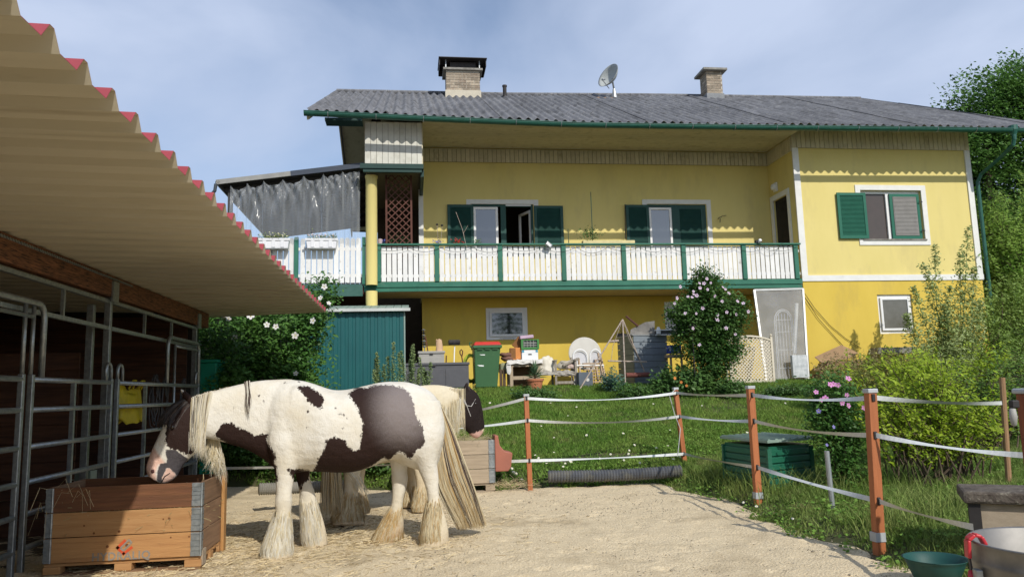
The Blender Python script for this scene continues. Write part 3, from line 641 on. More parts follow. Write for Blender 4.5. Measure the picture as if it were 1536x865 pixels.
for x in (-2.62, -1.08): part('railing_post', MB().box(x-.045 if x < -2 else x-.03, x+.045, 17.90, 17.99, 3.94, 5.06), m_green, ter)
# under the terrace
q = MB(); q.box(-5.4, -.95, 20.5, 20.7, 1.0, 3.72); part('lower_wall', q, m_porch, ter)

# transparent plastic curtain hung in swags
m_pl = bpy.data.materials.new('clear_plastic_film'); m_pl.use_nodes = True; n = m_pl.node_tree.nodes; l = m_pl.node_tree.links; b = n['Principled BSDF']
b.inputs['Base Color'].default_value = (.62,.66,.70,1); b.inputs['Roughness'].default_value = .16; b.inputs['Specular IOR Level'].default_value = .8
tr_ = n.new('ShaderNodeBsdfTransparent'); tr_.inputs[0].default_value = (.93,.95,.97,1); ms_ = n.new('ShaderNodeMixShader')
lw_ = n.new('ShaderNodeLayerWeight'); lw_.inputs[0].default_value = .35; mr_ = n.new('ShaderNodeMapRange'); mr_.inputs[3].default_value = .17; mr_.inputs[4].default_value = .8
l.new(lw_.outputs['Facing'], mr_.inputs[0]); l.new(mr_.outputs[0], ms_.inputs[0]); l.new(tr_.outputs[0], ms_.inputs[1]); l.new(b.outputs[0], ms_.inputs[2]); l.new(ms_.outputs[0], n['Material Output'].inputs[0])
hang = [-4.12, -3.74, -3.36, -2.95, -2.45, -2.0, -1.55, -1.14]
nx, nz_ = 260, 46; V = []
for iz in range(nz_+1):
    v = iz/nz_
    for ix in range(nx+1):
        x = -4.12 + (2.96*ix/nx); k = max(i for i in range(len(hang)-1) if hang[i] <= x+1e-6) if x < hang[-1] else len(hang)-2
        a, b_ = hang[k], hang[k+1]; s_ = min(1, max(0, (x-a)/(b_-a))); sag = .13*4*s_*(1-s_)*(1 if x < -1.9 else .35)
        ztop = tr_z(x) - .06 - sag; z = ztop*(1-v) + 4.98*v
        d = abs(s_-.5)*2
        y = 17.93 + .05*math.sin(s_*math.pi)*(1-v) + (.030*math.sin(x*17+2.5*math.sin(x*3.1)) + .014*math.sin(x*43+v*1.5+2*math.sin(x*5)))*(.25+.75*v) + .045*(d**6)*(1-v*.5)*math.cos(x*70) + .075*math.sin(v*11*(.6+.4*s_)-7*d)*(1-v)**2*(1-d*.6) + .02*math.sin(x*6+v*9)*(1-v)
        for h_ in (hang[k], hang[k+1]):
            dx_, dz_ = x-h_, max(.001, ztop+sag-z); ds_ = math.hypot(dx_, dz_); y += .030*math.cos(math.atan2(dx_, dz_)*13+h_*5)*min(1, ds_/.22)*math.exp(-ds_*1.0)*max(0, 1-abs(dx_)/(b_-a))
        V.append((x, y-.09, z))
idx = np.arange((nx+1)*(nz_+1)).reshape(nz_+1, nx+1); Q = np.stack([idx[:-1,:-1], idx[:-1,1:], idx[1:,1:], idx[1:,:-1]], -1).reshape(-1, 4)
V = np.array(V); base = Vector((-2.6, 17.9, 5.0)); o = put('plastic_curtain', fast('plastic_curtain', V-np.array(base), Q, mats=[m_pl], smooth=True), loc=base)
tag(o, 'clear plastic sheet hung in swags above the white terrace railing', 'curtain')
lo_ = np.stack(np.meshgrid(np.linspace(-5.2, -1.15, 140), np.linspace(3.96, 5.02, 6)), -1).reshape(-1, 2)
Vl = np.stack([lo_[:, 0], 18.05+.02*np.sin(lo_[:, 0]*19+1.5*np.sin(lo_[:, 0]*4)), lo_[:, 1]], -1); idx = np.arange(840).reshape(6, 140); Ql = np.stack([idx[:-1,:-1], idx[:-1,1:], idx[1:,1:], idx[1:,:-1]], -1).reshape(-1, 4)
put('lower_sheet', fast('lower_sheet', Vl-np.array(base), Ql, mats=[m_pl], smooth=True), None, o)
# flower boxes
m_box = mat('white_planter_plastic', (.74,.74,.75), (.68,.68,.70), rough=.5); m_leafA = mat('planter_leaf', (.10,.17,.03), (.20,.26,.06), island=.35, trans=.25)
def leaves(name, C0, size, m, parent=None, kind=None, ar=.55, up=.3, off=(0,0,0), fold=.25, nbias=None):
    if nbias is None: nbias = np.array(toS)*.9     # leaves turn their faces to the light
    C0 = np.asarray(C0, float); N = len(C0); size = np.broadcast_to(size, N)
    nrm = rng.normal(0, 1, (N, 3)); nrm[:, 2] = np.abs(nrm[:, 2]) + up
    if nbias is not None: nrm = nrm + nbias
    nrm /= np.linalg.norm(nrm, axis=1)[:, None]
    d = rng.normal(0, 1, (N, 3)); u_ = np.cross(nrm, d); u_ /= np.linalg.norm(u_, axis=1)[:, None]; v_ = np.cross(nrm, u_)
    s = size[:, None]; mid = nrm*s*fold*.5
    V = np.stack([C0-u_*s, C0-v_*s*ar+mid*0, C0+u_*s, C0+v_*s*ar+mid], 1).reshape(-1, 3) - np.array(off)
    return put(name, fast(name, V, np.arange(4*N).reshape(-1, 4), mats=[m]), None, parent, kind=kind)
for cx_, lab, fc in ((-2.02, 'white planter box with pink and white flowers hung on the terrace railing', (.65,.35,.38)), (-3.1, 'white planter box with yellow green foliage hung near the shelter roof edge', (.62,.6,.2))):
    b0 = Vector((cx_, 17.8, 4.72)); t = thing('flower_box', b0, lab, 'flower box', 'flower boxes on the terrace railing')
    q = MB(); L = .35
    prof = [(-L, 4.98), (-L+.03, 4.76), (L-.03, 4.76), (L, 4.98)]
    q.add([(cx_+a, 17.70, z) for a, z in prof] + [(cx_+a, 17.88, z) for a, z in prof], [(0,3,2,1), (4,5,6,7), (0,1,5,4), (1,2,6,5), (2,3,7,6)]); q.box(cx_-L-.02, cx_+L+.02, 17.68, 17.70, 4.94, 4.99)
    for k in (-.2, 0, .2): q.box(cx_+k-.04, cx_+k+.04, 17.685, 17.70, 4.78, 4.94)
    part('planter', q, m_box, t)
    P = np.stack([rng.uniform(cx_-.34, cx_+.34, 420), rng.uniform(17.68, 17.9, 420), 4.97+np.abs(rng.normal(0, .06, 420))], -1); leaves('foliage', P, .022, m_leafA, t, off=b0)
    P = np.stack([rng.uniform(cx_-.32, cx_+.32, 70), rng.uniform(17.66, 17.88, 70), 5.04+np.abs(rng.normal(0, .04, 70))], -1)
    leaves('blossom', P, .02, mat('blossom_'+('pink' if cx_ > -2.5 else 'yellow'), fc, (.75,.72,.66), scale=60, island=.2), t, off=b0, ar=.9)
# ------------------------------------------------------------------ open stall on the left
XS = -3.2
m_rtop = mat('red_roof_coating', (.34,.055,.065), (.28,.045,.055), rough=.55)
m_rund = mat('beige_roof_underside', (.57,.51,.39), (.52,.465,.35), scale=1.5, rough=.5, spec=.3, rand=.03, stretch=(.25,3,1), dirt=(.30,.24,.15), dscale=3, dlo=.56, dhi=.85)
m_beam = wood('weathered_red_beam', (.30,.125,.06), (.18,.075,.038), 'y', dirt=(.04,.02,.013), dscale=7, dlo=.48, dhi=.60)
m_galv = mat('galvanised_steel', (.40,.43,.44), (.27,.30,.32), scale=28, rough=.42, metal=.75, dirt=(.20,.20,.19), dscale=6, dlo=.55, dhi=.8)
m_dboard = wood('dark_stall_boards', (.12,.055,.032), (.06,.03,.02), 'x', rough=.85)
sh = thing('horse_shelter', (-4.6, 7, 0), 'open fronted horse shelter with a beige corrugated metal roof sloping overhead', 'shelter')
# roof sheets: trapezoid profile, top face red, underside beige
def ysk(x, y): return y + max(0, y-9.5)/2.3*.48*min(1.9, -1.3-x)
def rz(x): return 2.655 + (-1.3-x)*.026
prof = [(0, 0), (.145, 0), (.205, .072), (.240, .072), (.295, 0)]
q = MB(); y = 2.914-.295*19; row = []
while y < 11.84:
    for a, h in prof[:-1]: row.append((y+a, h))
    y += .295
row.append((y, 0))
SHEET = 3.52
rfo = None
for s_ in range(6):
    seg = row[s_*48:(s_+1)*48+1]
    if len(seg) < 2: continue
    q = MB(); xs_ = (-1.3, -2.25, -3.2, -4.2, -6.6)
    q.grid([[Vector((x, ysk(x, y_), rz(x)+h)) for x in xs_] for y_, h in seg])
    q.k = 1; q.grid([[Vector((x, ysk(x, y_), rz(x)+h+.003)) for x in xs_] for y_, h in seg][::-1])
    q.k = 1; q.grid([[Vector((-1.3, y_, rz(-1.3)+h+d_)) for d_ in (0, .003)] for y_, h in seg])
    if rfo is None: rfo = part('roof', q, [m_rund, m_rtop], sh)
    else: part('roof_sheet', q, [m_rund, m_rtop], rfo)
q = MB(); q.box(XS-.06, XS+.04, -2.4, 11.9+.6, 2.475, 2.70); part('beam', q, m_beam, sh, bevel=.006)
q = MB(); q.box(XS+.042, XS+.048, 1.0, 9.1, 2.655, 2.672); part('perforated_strip', q, m_galv, sh)
q = MB()
y = 1.0
while y < 9.1: q.obox((XS+.052, y, 2.663), (.008, .018, .02), (R(45), 0, 0)); y += .045
part('perforated_strip_teeth', q, m_galv, sh, kind='stuff')
q = MB(); q.box(XS+.04, XS+.06, 8.53, 8.69, 2.42, 2.64); part('beam_bracket', q, m_galv, sh); q = MB(); q.box(XS+.04, XS+.06, 11.86, 12.0, 2.42, 2.64); part('beam_bracket', q, m_galv, sh)
# purlins
for x in (-6.3,): part('purlin', MB().box(x-.05, x+.05, -2.6, 12.4, 2.58, rz(x)-.005), m_beam, sh)
# posts
for y in (3.9, 8.61, 11.93):
    q = MB(); q.box(XS-.045, XS+.02, y-.03, y+.03, 0, 2.474); part('post', q, m_galv, sh, bevel=.005)
    if y == 8.61: part('inner_post', MB().box(XS-.22, XS-.15, y-.03, y+.03, 0, 2.4), m_galv, sh, bevel=.005)
# header frame
q = MB(); q.box(XS-.03, XS+.025, -2.4, 3.86, 2.40, 2.44); part('header_rail', q, m_galv, sh)
for a, b_ in ((3.95, 8.57), (8.65, 11.89)):
    part('header_rail', MB().box(XS-.022, XS+.022, a, b_, 2.405, 2.44), m_galv, sh); part('header_rail', MB().box(XS-.02, XS+.02, a, b_, 2.12, 2.16), m_galv, sh)
for y in (5.2, 6.33, 7.5, 9.70, 10.75): part('header_upright', MB().box(XS-.015, XS+.015, y-.016, y+.016, 2.16, 2.405), m_galv, sh)
# inside: board walls
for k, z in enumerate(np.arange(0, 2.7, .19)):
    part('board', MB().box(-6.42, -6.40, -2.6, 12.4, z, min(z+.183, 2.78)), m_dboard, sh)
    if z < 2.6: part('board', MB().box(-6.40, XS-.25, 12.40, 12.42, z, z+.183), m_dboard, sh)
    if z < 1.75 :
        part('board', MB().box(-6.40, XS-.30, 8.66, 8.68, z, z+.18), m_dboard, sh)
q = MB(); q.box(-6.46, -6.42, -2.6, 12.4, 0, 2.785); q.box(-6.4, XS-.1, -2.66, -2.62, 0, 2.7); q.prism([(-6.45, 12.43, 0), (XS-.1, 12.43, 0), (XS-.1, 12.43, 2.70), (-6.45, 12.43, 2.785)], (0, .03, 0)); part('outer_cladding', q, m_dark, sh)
part('stall_floor', MB().grid([[Vector((x, y, .012)) for x in (-6.4, -4.8, XS-.1)] for y in (-2.6, 5, 9, 12.4)]), mat('bedding', (.12,.085,.045), (.05,.035,.02), scale=9, bump=.8, bscale=40), sh)

def stall_panel(y0, y1, label, zs=(1.56, 1.31, 1.01, .725, .47, .2), mids=(), loops=(True, True), name='stall_panel'):
    t = thing(name, (XS+.07, (y0+y1)/2, 0), label, 'panel gate', 'steel tube panels of the stall front'); xx = XS+.075
    for z in zs: part('rail', MB().tube([(xx, y0+.02, z), (xx, y1-.02, z)], .024, 10), m_galv, t, smooth=True)
    for y, lp in ((y0, loops[0]), (y1, loops[1])):
        q = MB(); q.box(xx-.022, xx+.022, y-.022, y+.022, .02, 1.6); part('upright', q, m_galv, t, bevel=.006)
        if lp:
            s = 1 if y == y0 else -1
            q = MB(); q.tube([(xx, y, 1.6), (xx, y, 1.68)] + [(xx, y+s*(.07-.07*math.cos(a)), 1.68+.075*math.sin(a)) for a in np.linspace(.3, math.pi, 8)] + [(xx, y+s*.14, 1.58)], .018, 8); part('loop', q, m_galv, t, smooth=True)
    for y, za, zb in mids: part('mid_upright', MB().box(xx-.018, xx+.018, y-.018, y+.018, za, zb), m_galv, t)
    return t
def pyy(px, py=650): return at(px, py, x=XS+.07).y
stall_panel(3.4, 6.66, 'steel tube stall panel at the far left edge, running out of the picture', mids=((5.2, .2, 1.56),), loops=(False, False))
stall_panel(6.82, 8.52, 'steel tube stall panel behind the left end of the near wooden feed crate', mids=((pyy(106), .45, 1.56),), loops=(False, True))
stall_panel(8.70, 11.84, 'steel tube stall panel behind the grazing horse head with a yellow bag on it', mids=((pyy(216, 620), .2, 1.56),), loops=(True, True))
def arch(y0, y1, z0, z1, label, r=.12, legs=(True, True), bars=()):
    xx = XS+.075; t = thing('door_frame', (xx, (y0+y1)/2, z0), label, 'door frame', 'tube door frames above the stall panels')
    pts = []
    if legs[0]: pts += [(xx, y0, z0)] + [(xx, y0+r-r*math.cos(a), z1-r+r*math.sin(a)) for a in np.linspace(0, math.pi/2, 7)]
    else: pts += [(xx, y0, z1)]
    if legs[1]: pts += [(xx, y1-r+r*math.sin(a), z1-r+r*math.cos(a)) for a in np.linspace(0, math.pi/2, 7)] + [(xx, y1, z0)]
    else: pts += [(xx, y1, z1)]
    part('arch_tube', MB().tube(pts, .026, 10), m_galv, t, smooth=True)
    for b_ in bars: part('bar', MB().tube(b_, .018, 8), m_galv, t, smooth=True)
    return t
xx = XS+.075
arch(4.4, 6.99, 1.58, 2.20, 'rounded tube door frame above the panel at the far left edge', bars=([(xx, 4.5, 2.08), (xx, 6.8, 2.08)], [(xx, 6.66, 1.6), (xx, 6.66, 2.17)], [(xx, 6.80, 1.6), (xx, 6.80, 2.17)]))
arch(10.38, 11.84, 1.58, 2.18, 'rounded tube door frame above the panel nearest the white flowering hedge', bars=([(xx, 10.69, 2.08), (xx, 11.8, 2.08)], [(xx, 10.69, .2), (xx, 10.69, 2.08)]))
q = MB(); q.box(XS+.30, XS+.34, 7.28, 7.34, 0, .36)
# white box and clutter in the stall, yellow bag, hanging ropes
m_bag = mat('yellow_bag', (.55,.42,.01), (.42,.33,.02), rough=.5, bump=.8, bscale=12)
BY = at(197, 610, x=XS-.05).y
bg_ = thing('yellow_bag', (XS-.05, BY, 1.1), 'crumpled yellow carrier bag hanging behind the steel rails of the stall', 'bag')
nu, nv = 26, 14; rows = []
for iv in range(nv+1):
    v = iv/nv; rr = []
    for iu in range(nu):
        a = 2*math.pi*iu/nu; wv = .40*(1-.12*v)*(1+.05*math.sin(3*a+v*4)); dp_ = .09*(1-.75*v)*(1+.2*math.sin(5*a+v*3))
        zz = 1.12 + .42*v + (.05*math.sin(a*2+1) if v > .8 else 0) - (.02*math.cos(a*3) if v < .2 else 0)
        rr.append(Vector((XS-.07+dp_*math.sin(a), BY+wv*math.cos(a)*(.75 if v == 0 else 1), zz + .012*math.sin(7*a+9*v))))
    rr.append(rr[0]); rows.append(rr)
q = MB().grid(rows); part('bag_body', q, m_bag, bg_, smooth=True)
for dy in (-.14, .14): part('handle', MB().tube([(XS-.02, BY+dy-.06, 1.5), (XS+.02, BY+dy-.03, 1.60), (XS+.03, BY+dy+.03, 1.60), (XS-.02, BY+dy+.06, 1.5)], .012, 6), m_bag, bg_)
m_rope = mat('dark_rope', (.05,.05,.055), (.09,.085,.08), rough=.9)
for k, (y, z1, lab) in enumerate(((BY+.75, 1.62, 'coiled grey lead rope looped over the top rail beside the yellow bag'), (BY+1.15, 1.6, 'dark lead rope hanging long from the rail right of the yellow bag'), (11.5, 1.6, 'dark halter rope hanging from the rail next to the end post of the stall'))):
    q = MB()
    for j in range(5):
        w_ = .06+.022*j; L = .35+.16*j*(1 if k else .3); q.tube([(XS-.03+random.uniform(-.02, .02), y+w_*math.cos(a)*1.1, z1-L/2+(L/2+.07)*math.sin(a)) for a in np.linspace(0, 2*math.pi, 16)], .008, 5, cap=False)
    solo('hanging_rope', q, m_rope, lab, 'rope', 'ropes hanging in the stall', base=(XS, y, z1))
wb = MB(); wb.add([(-3.75,8.95,0),(-3.42,8.95,0),(-3.42,9.25,0),(-3.75,9.25,0),(-3.70,9.0,.62),(-3.47,9.0,.62),(-3.47,9.2,.62),(-3.70,9.2,.62)], [(0,3,2,1),(4,5,6,7),(0,1,5,4),(1,2,6,5),(2,3,7,6),(3,0,4,7)])
solo('salt_bucket', wb, mat('pale_green_plastic', (.35,.42,.33)), 'pale tapered bucket standing behind the double post of the stall', 'bucket', base=(-3.6, 9.4, 0))

# ------------------------------------------------------------------ wooden feed crates (pallet collars on a pallet)
m_cr = [wood('crate_board_'+n_, a, b_, 'x', rough=.75, bump=.35, dirt=(.12,.055,.025), dscale=3, dlo=d0, dhi=d1, rand=.08) for n_, a, b_, d0, d1 in (
    ('dark', (.20,.085,.038), (.13,.055,.028), .42, .68), ('orange', (.45,.25,.105), (.37,.19,.075), .60, .82), ('orange_low', (.43,.23,.09), (.35,.175,.068), .60, .8))]
m_grey = wood('grey_weathered_board', (.40,.32,.23), (.30,.24,.17), 'x', rough=.85, bump=.4)
m_side = wood('brown_side_board', (.27,.16,.09), (.19,.11,.06), 'y', rough=.85, bump=.4, dirt=(.35,.28,.2), dscale=8, dlo=.62, dhi=.75)
m_new = wood('new_orange_plank', (.50,.27,.10), (.42,.21,.07), 'z', rough=.7)
def knots(mb, x0, x1, y, z0, z1, n_):
    for _ in range(n_):
        r_ = random.uniform(.006, .013); mb.lathe([(0, 0), (r_, .0)], (random.uniform(x0+.05, x1-.05), y, random.uniform(z0+.03, z1-.03)), 8, Matrix.Rotation(R(90), 4, 'X'))
def hinge_strip(t, x, y, z0, z1, wx, wy):
    """folded steel corner hinge: interlocking knuckles"""
    q = MB(); q.box(x-wx, x, y-.004, y-.001, z0, z1) if wx else None
    z = z0; k = 0
    while z < z1-.01:
        h_ = random.uniform(.03, .05); o_ = (.008 if k % 2 else 0)
        q.box(x-wx+o_, x-.006, y-.010, y-.005, z+.004, min(z+h_, z1)-.002); q.box(x+.002, x+.007, y+.0, y+wy-.01+o_, z+.004, min(z+h_, z1)-.002); z += h_; k += 1
    q.tube([(x, y-.004, z0), (x, y-.004, z1)], .009, 8)
    part('corner_hinge', q, m_galv, t)
def crate(x0, x1, y0, y1, zb, lab, mats_, side, ncol=3, short=False, group='pallet collar feed crates', hingeL=True):
    t = thing('feed_crate', ((x0+x1)/2, (y0+y1)/2, 0), lab, 'crate', group)
    H = .195
    for k in range(ncol):
        a, b_ = zb+k*H+.003, zb+(k+1)*H-.003; m = mats_[ncol-1-k] if isinstance(mats_, list) else mats_
        part('board', MB().box(x0, x1, y0, y0+.022, a, b_), m, t, bevel=.003); part('board', MB().box(x0, x1, y1-.022, y1, a, b_), mats_[0] if isinstance(mats_, list) else mats_, t, bevel=.003)
        part('end_board', MB().box(x0, x0+.022, y0+.024, y1-.024, a, b_), side, t, bevel=.003); part('end_board', MB().box(x1-.022, x1, y0+.024, y1-.024, a, b_), side, t, bevel=.003)
    for k in range(ncol):
        a = zb+k*H+.004; b_ = a+H-.008
        hinge_strip(t, x1, y0, a, b_, .075, .06)
        if hingeL: hinge_strip(t, x0+.05, y0, a, b_, .05, .02)
    # pallet: bearers and deck
    q = MB()
    for k in range(5): part('pallet_deck_board', MB().box(x0, x1, y0+.02+k*(y1-y0-.14)/4, y0+.12+k*(y1-y0-.14)/4, zb-.025, zb-.003), mats_[1] if isinstance(mats_, list) else mats_, t)
    for xk in (x0+.06, (x0+x1)/2, x1-.06):
        for yk in (y0+.06, (y0+y1)/2, y1-.06): part('pallet_block', MB().box(xk-.065, xk+.065, yk-.05, yk+.05, .022, zb-.027), mats_[1] if isinstance(mats_, list) else mats_, t, bevel=.004)
    for yk in (y0+.01, (y0+y1)/2-.05, y1-.11): part('pallet_runner', MB().box(x0, x1, yk, yk+.1, .0, .02), side, t)
    return t
cx0, cx1, cy0, cy1 = -2.885, -1.70, 6.65, 7.36
cr1 = crate(cx0, cx1, cy0, cy1, .105, 'large wooden feed crate in the foreground with three boards, grey lettering and steel corner hinges', m_cr, m_side)
part('corner_plank', MB().box(cx1+.002, cx1+.03, cy1-.06, cy1+.03, .0, .705), m_new, cr1, bevel=.004)
q = MB(); knots(q, cx0, cx1, cy0-.0012, .12, .5, 9); part('knot', q, mat('knot_brown', (.16,.06,.02)), cr1, kind='stuff')
q = MB(); q.box(cx1+.0, cx1+.012, cy0+.03, cy0+.14, .03, .15); part('broken_chip', q, m_grey, cr1)
# printed mark: red chevron, grey bar, lettering
def text_mesh(s, size, bold=0):
    cu = bpy.data.curves.new('lettering', 'FONT'); cu.body = s; cu.size = size; cu.extrude = .0006; cu.offset = bold; cu.space_character = 1.12
    o = bpy.data.objects.new('tmp', cu); COL.objects.link(o); dg = bpy.context.evaluated_depsgraph_get(); me = bpy.data.meshes.new_from_object(o.evaluated_get(dg)); bpy.data.objects.remove(o); return me
mk = at(187, 820, y=cy0); red_ = mat('faded_red_print', (.62,.09,.03), rough=.8); gpr = mat('faded_grey_print', (.22,.20,.18), (.30,.26,.2), scale=60, rough=.8, lo=.45, hi=.7)
q = MB(); cxm, czm = mk.x, mk.z; s = .062
def stroke(mb, a, b_, w_): mb.bar((cxm+a[0], cy0-.0015, czm+a[1]), (cxm+b_[0], cy0-.0015, czm+b_[1]), w_, .002, up=(0,1,0))
stroke(q, (.005, .055), (-.06, -.008), .022); stroke(q, (-.06, .008), (.0, -.055), .022); stroke(q, (-.012, -.055), (.058, .0), .020)
part('red_mark', q, red_, cr1)
q = MB()
for dx, dz in ((-.011, .011), (.011, -.011)):
    q.bar((cxm-.022+dx, cy0-.0015, czm-.018+dz), (cxm+.042+dx, cy0-.0015, czm+.046+dz), .012, .002, up=(0,1,0))
q.bar((cxm-.03, cy0-.0018, czm-.006), (cxm-.01, cy0-.0018, czm-.026), .012, .002, up=(0,1,0)); q.bar((cxm+.03, cy0-.0018, czm+.056), (cxm+.052, cy0-.0018, czm+.034), .012, .002, up=(0,1,0))
part('grey_mark', q, gpr, cr1)
me = text_mesh('HYDRALIQ', .086, .0022); me.materials.append(gpr); o = bpy.data.objects.new('lettering', me); COL.objects.link(o); o.parent = cr1
tw = max(v.co.x for v in me.vertices); p_ = at(137, 841, y=cy0); pe = at(225, 839, y=cy0); o.scale = ((pe.x-p_.x)/tw, 1, 1); o.rotation_euler = (R(90), 0, 0); o.location = Vector((p_.x, cy0-.001, p_.z)) - wloc(cr1)
# hay in the crate and stalks on the rim
m_hay = mat('green_hay', (.28,.27,.11), (.38,.32,.16), scale=6, island=.35)
def straws(name, P, L, m, parent=None, rad=.0016, droop=.0, kind='stuff'):
    q = MB()
    for p in P:
        a = random.uniform(0, 6.28); e = random.uniform(-.3, .8); l_ = L*random.uniform(.5, 1.3); d = Vector((math.cos(a)*math.cos(e), math.sin(a)*math.cos(e), math.sin(e)))*l_; p = Vector(p)
        q.tube([p, p+d*.5+Vector((0,0,.01)), p+d-Vector((0,0,droop*l_))], rad, 3, cap=False)
    if parent: return part(name, q, m, parent, kind=kind)
    return put(name, q.mesh(name), m, kind=kind)
straws('hay_fill', [(random.uniform(cx0+.05, cx1-.05), random.uniform(cy0+.05, cy1-.05), random.uniform(.3, .5)) for _ in range(900)], .12, m_hay, cr1)
straws('stray_straw', [(random.uniform(cx0-.02, cx0+.35), cy0-.01, random.uniform(.45, .70)) for _ in range(16)] + [(cx1-.12, cy0-.012, .69), (cx1, cy0+.05, .70)], .16, m_straw, cr1, droop=1.1)
q = MB().grid([[Vector((x, y, .32+.03*math.sin(9*x)*math.cos(7*y))) for x in np.linspace(cx0+.03, cx1-.03, 9)] for y in np.linspace(cy0+.03, cy1-.03, 7)]); part('hay_bed', q, m_hay, cr1)
# crate behind, greyed
bx0 = at(640, 660, y=10.7).x; bx1 = at(741, 690, y=10.65).x
cr2 = crate(bx1-1.2, bx1, 10.62, 11.4, .12, 'greyed wooden feed crate behind the horse tail, with steel corner hinge', m_grey, m_grey, ncol=3)
m_ter = mat('terracotta_plastic', (.36,.13,.085), (.30,.11,.075), scale=3, rough=.6, dirt=(.45,.25,.18), dscale=8, dlo=.6, dhi=.8)
q = MB(); bt = at(742, 690, y=10.65)
q2 = thing('corner_feeder', (bx1+.14, 10.8, .3), 'terracotta plastic feeder hooked on the end of the grey crate', 'feed trough')
prof_ = [(.0, .74), (.05, .74), (.07, .60), (.14, .52), (.24, .50), (.245, .48), (.22, .30), (.18, .25), (.0, .25)]
q.prism([(bx1+.012+a, 10.62, z+.02) for a, z in prof_], (0, .34, 0)); part('feeder_body', q, m_ter, q2, bevel=.012)
straws('hay_heap', [(random.uniform(bx1-.6, bx1-.05), random.uniform(10.7, 11.2), random.uniform(.62, .74)) for _ in range(420)], .14, m_hay)
straws('fallen_hay', [(random.uniform(bx1+.02, bx1+.5), random.uniform(10.5, 10.9), random.uniform(.02, .10)) for _ in range(160)], .16, m_straw)
# corrugated drain pipes
def cpipe(a, b_, r_, m, lab, n_=60, sag=.0, grp=None):
    pts = []; rad = []; a, b_ = Vector(a), Vector(b_)
    for i in range(n_*2+1):
        t = i/(n_*2); p = a.lerp(b_, t); p.z -= sag*math.sin(t*math.pi); pts.append(p); rad.append(r_*(1.0 if i % 2 else .84))
    q = MB().tube(pts, rad, 16); return solo('drain_pipe', q, m, lab, 'drain pipe', grp, base=a)
pa = at(822, 714, z=.17); pb = at(1022, 706, z=.19)
cpipe(pa, pb, .088, mat('black_corrugated_plastic', (.06,.065,.075), (.10,.105,.115), rough=.4, dirt=(.16,.15,.11), dscale=5), 'black corrugated drain pipe lying in the grass between two fence posts', 46, sag=.02)
pc = at(388, 733, y=9.6); pd = at(520, 728, y=9.9); cpipe(pc, pd, .075, mat('grey_corrugated_plastic', (.30,.28,.24), (.22,.21,.18), rough=.6), 'grey corrugated pipe lying on the ground behind the front legs of the near horse', 40)
# ------------------------------------------------------------------ green metal shed
m_shed = mat('blue_green_shed_steel', (.008,.085,.09), (.010,.10,.102), scale=1.2, rough=.45, spec=.4, rand=.02, dirt=(.04,.15,.14), dscale=2, dlo=.6, dhi=.9)
m_sroof = mat('grey_green_metal_roof', (.26,.33,.29), (.22,.29,.25), rough=.5)
sx0, sx1, sy, sy1, szb, szt = -2.15, -.12, 16.5, 17.75, 1.28, 3.15
shed = thing('garden_shed', ((sx0+sx1)/2, 17.1, szb), 'blue green ribbed metal garden shed between the white flowering hedge and house column', 'shed')
prof = []; x = sx0
while x < sx1-.02:
    prof += [(x, 0), (x+.055, 0), (x+.065, .016), (x+.145, .016), (x+.155, 0)]; x += .155
prof = [p for p in prof if p[0] <= sx1] + [(sx1, 0)]
k = 0
panels = [prof[i:i+26] for i in range(0, len(prof), 25)]
for pr in panels:
    if len(pr) < 2: continue
    q = MB().grid([[Vector((a, sy-b_, z)) for a, b_ in pr] for z in (szb, szt)]); part('wall_panel', q, m_shed, shed)
q = MB(); q.box(sx1-.02, sx1, sy+.004, sy1, szb, szt); q.box(sx0, sx0+.02, sy+.004, sy1, szb, szt); q.box(sx0, sx1, sy1-.02, sy1, szb, szt+.08); part('side_wall', q, m_shed, shed)
q = MB(); q.box(sx1-.02, sx1+.01, sy-.03, sy-.0175, szb, szt); part('corner_strip', q, m_sroof, shed)
for i in range(13):
    a = sx0-.06+i*(sx1-sx0+.16)/13; b_ = a+(sx1-sx0+.16)/13-.012
    q = MB(); q.add([(a, sy-.12, szt+.02), (b_, sy-.12, szt+.02), (b_, sy1, szt+.24), (a, sy1, szt+.24), (a, sy-.12, szt+.045), (b_, sy-.12, szt+.045), (b_, sy1, szt+.265), (a, sy1, szt+.265)], [(0,3,2,1),(4,5,6,7),(0,1,5,4),(1,2,6,5),(2,3,7,6),(3,0,4,7)]); part('roof_panel', q, m_sroof, shed)
q = MB(); q.box(sx0-.08, sx1+.12, sy-.15, sy-.121, szt-.02, szt+.045); q.box(sx0, sx1, sy-.1, sy-.02, szt, szt+.015); part('roof_trim', q, mat('pale_trim', (.55,.57,.54)), shed)

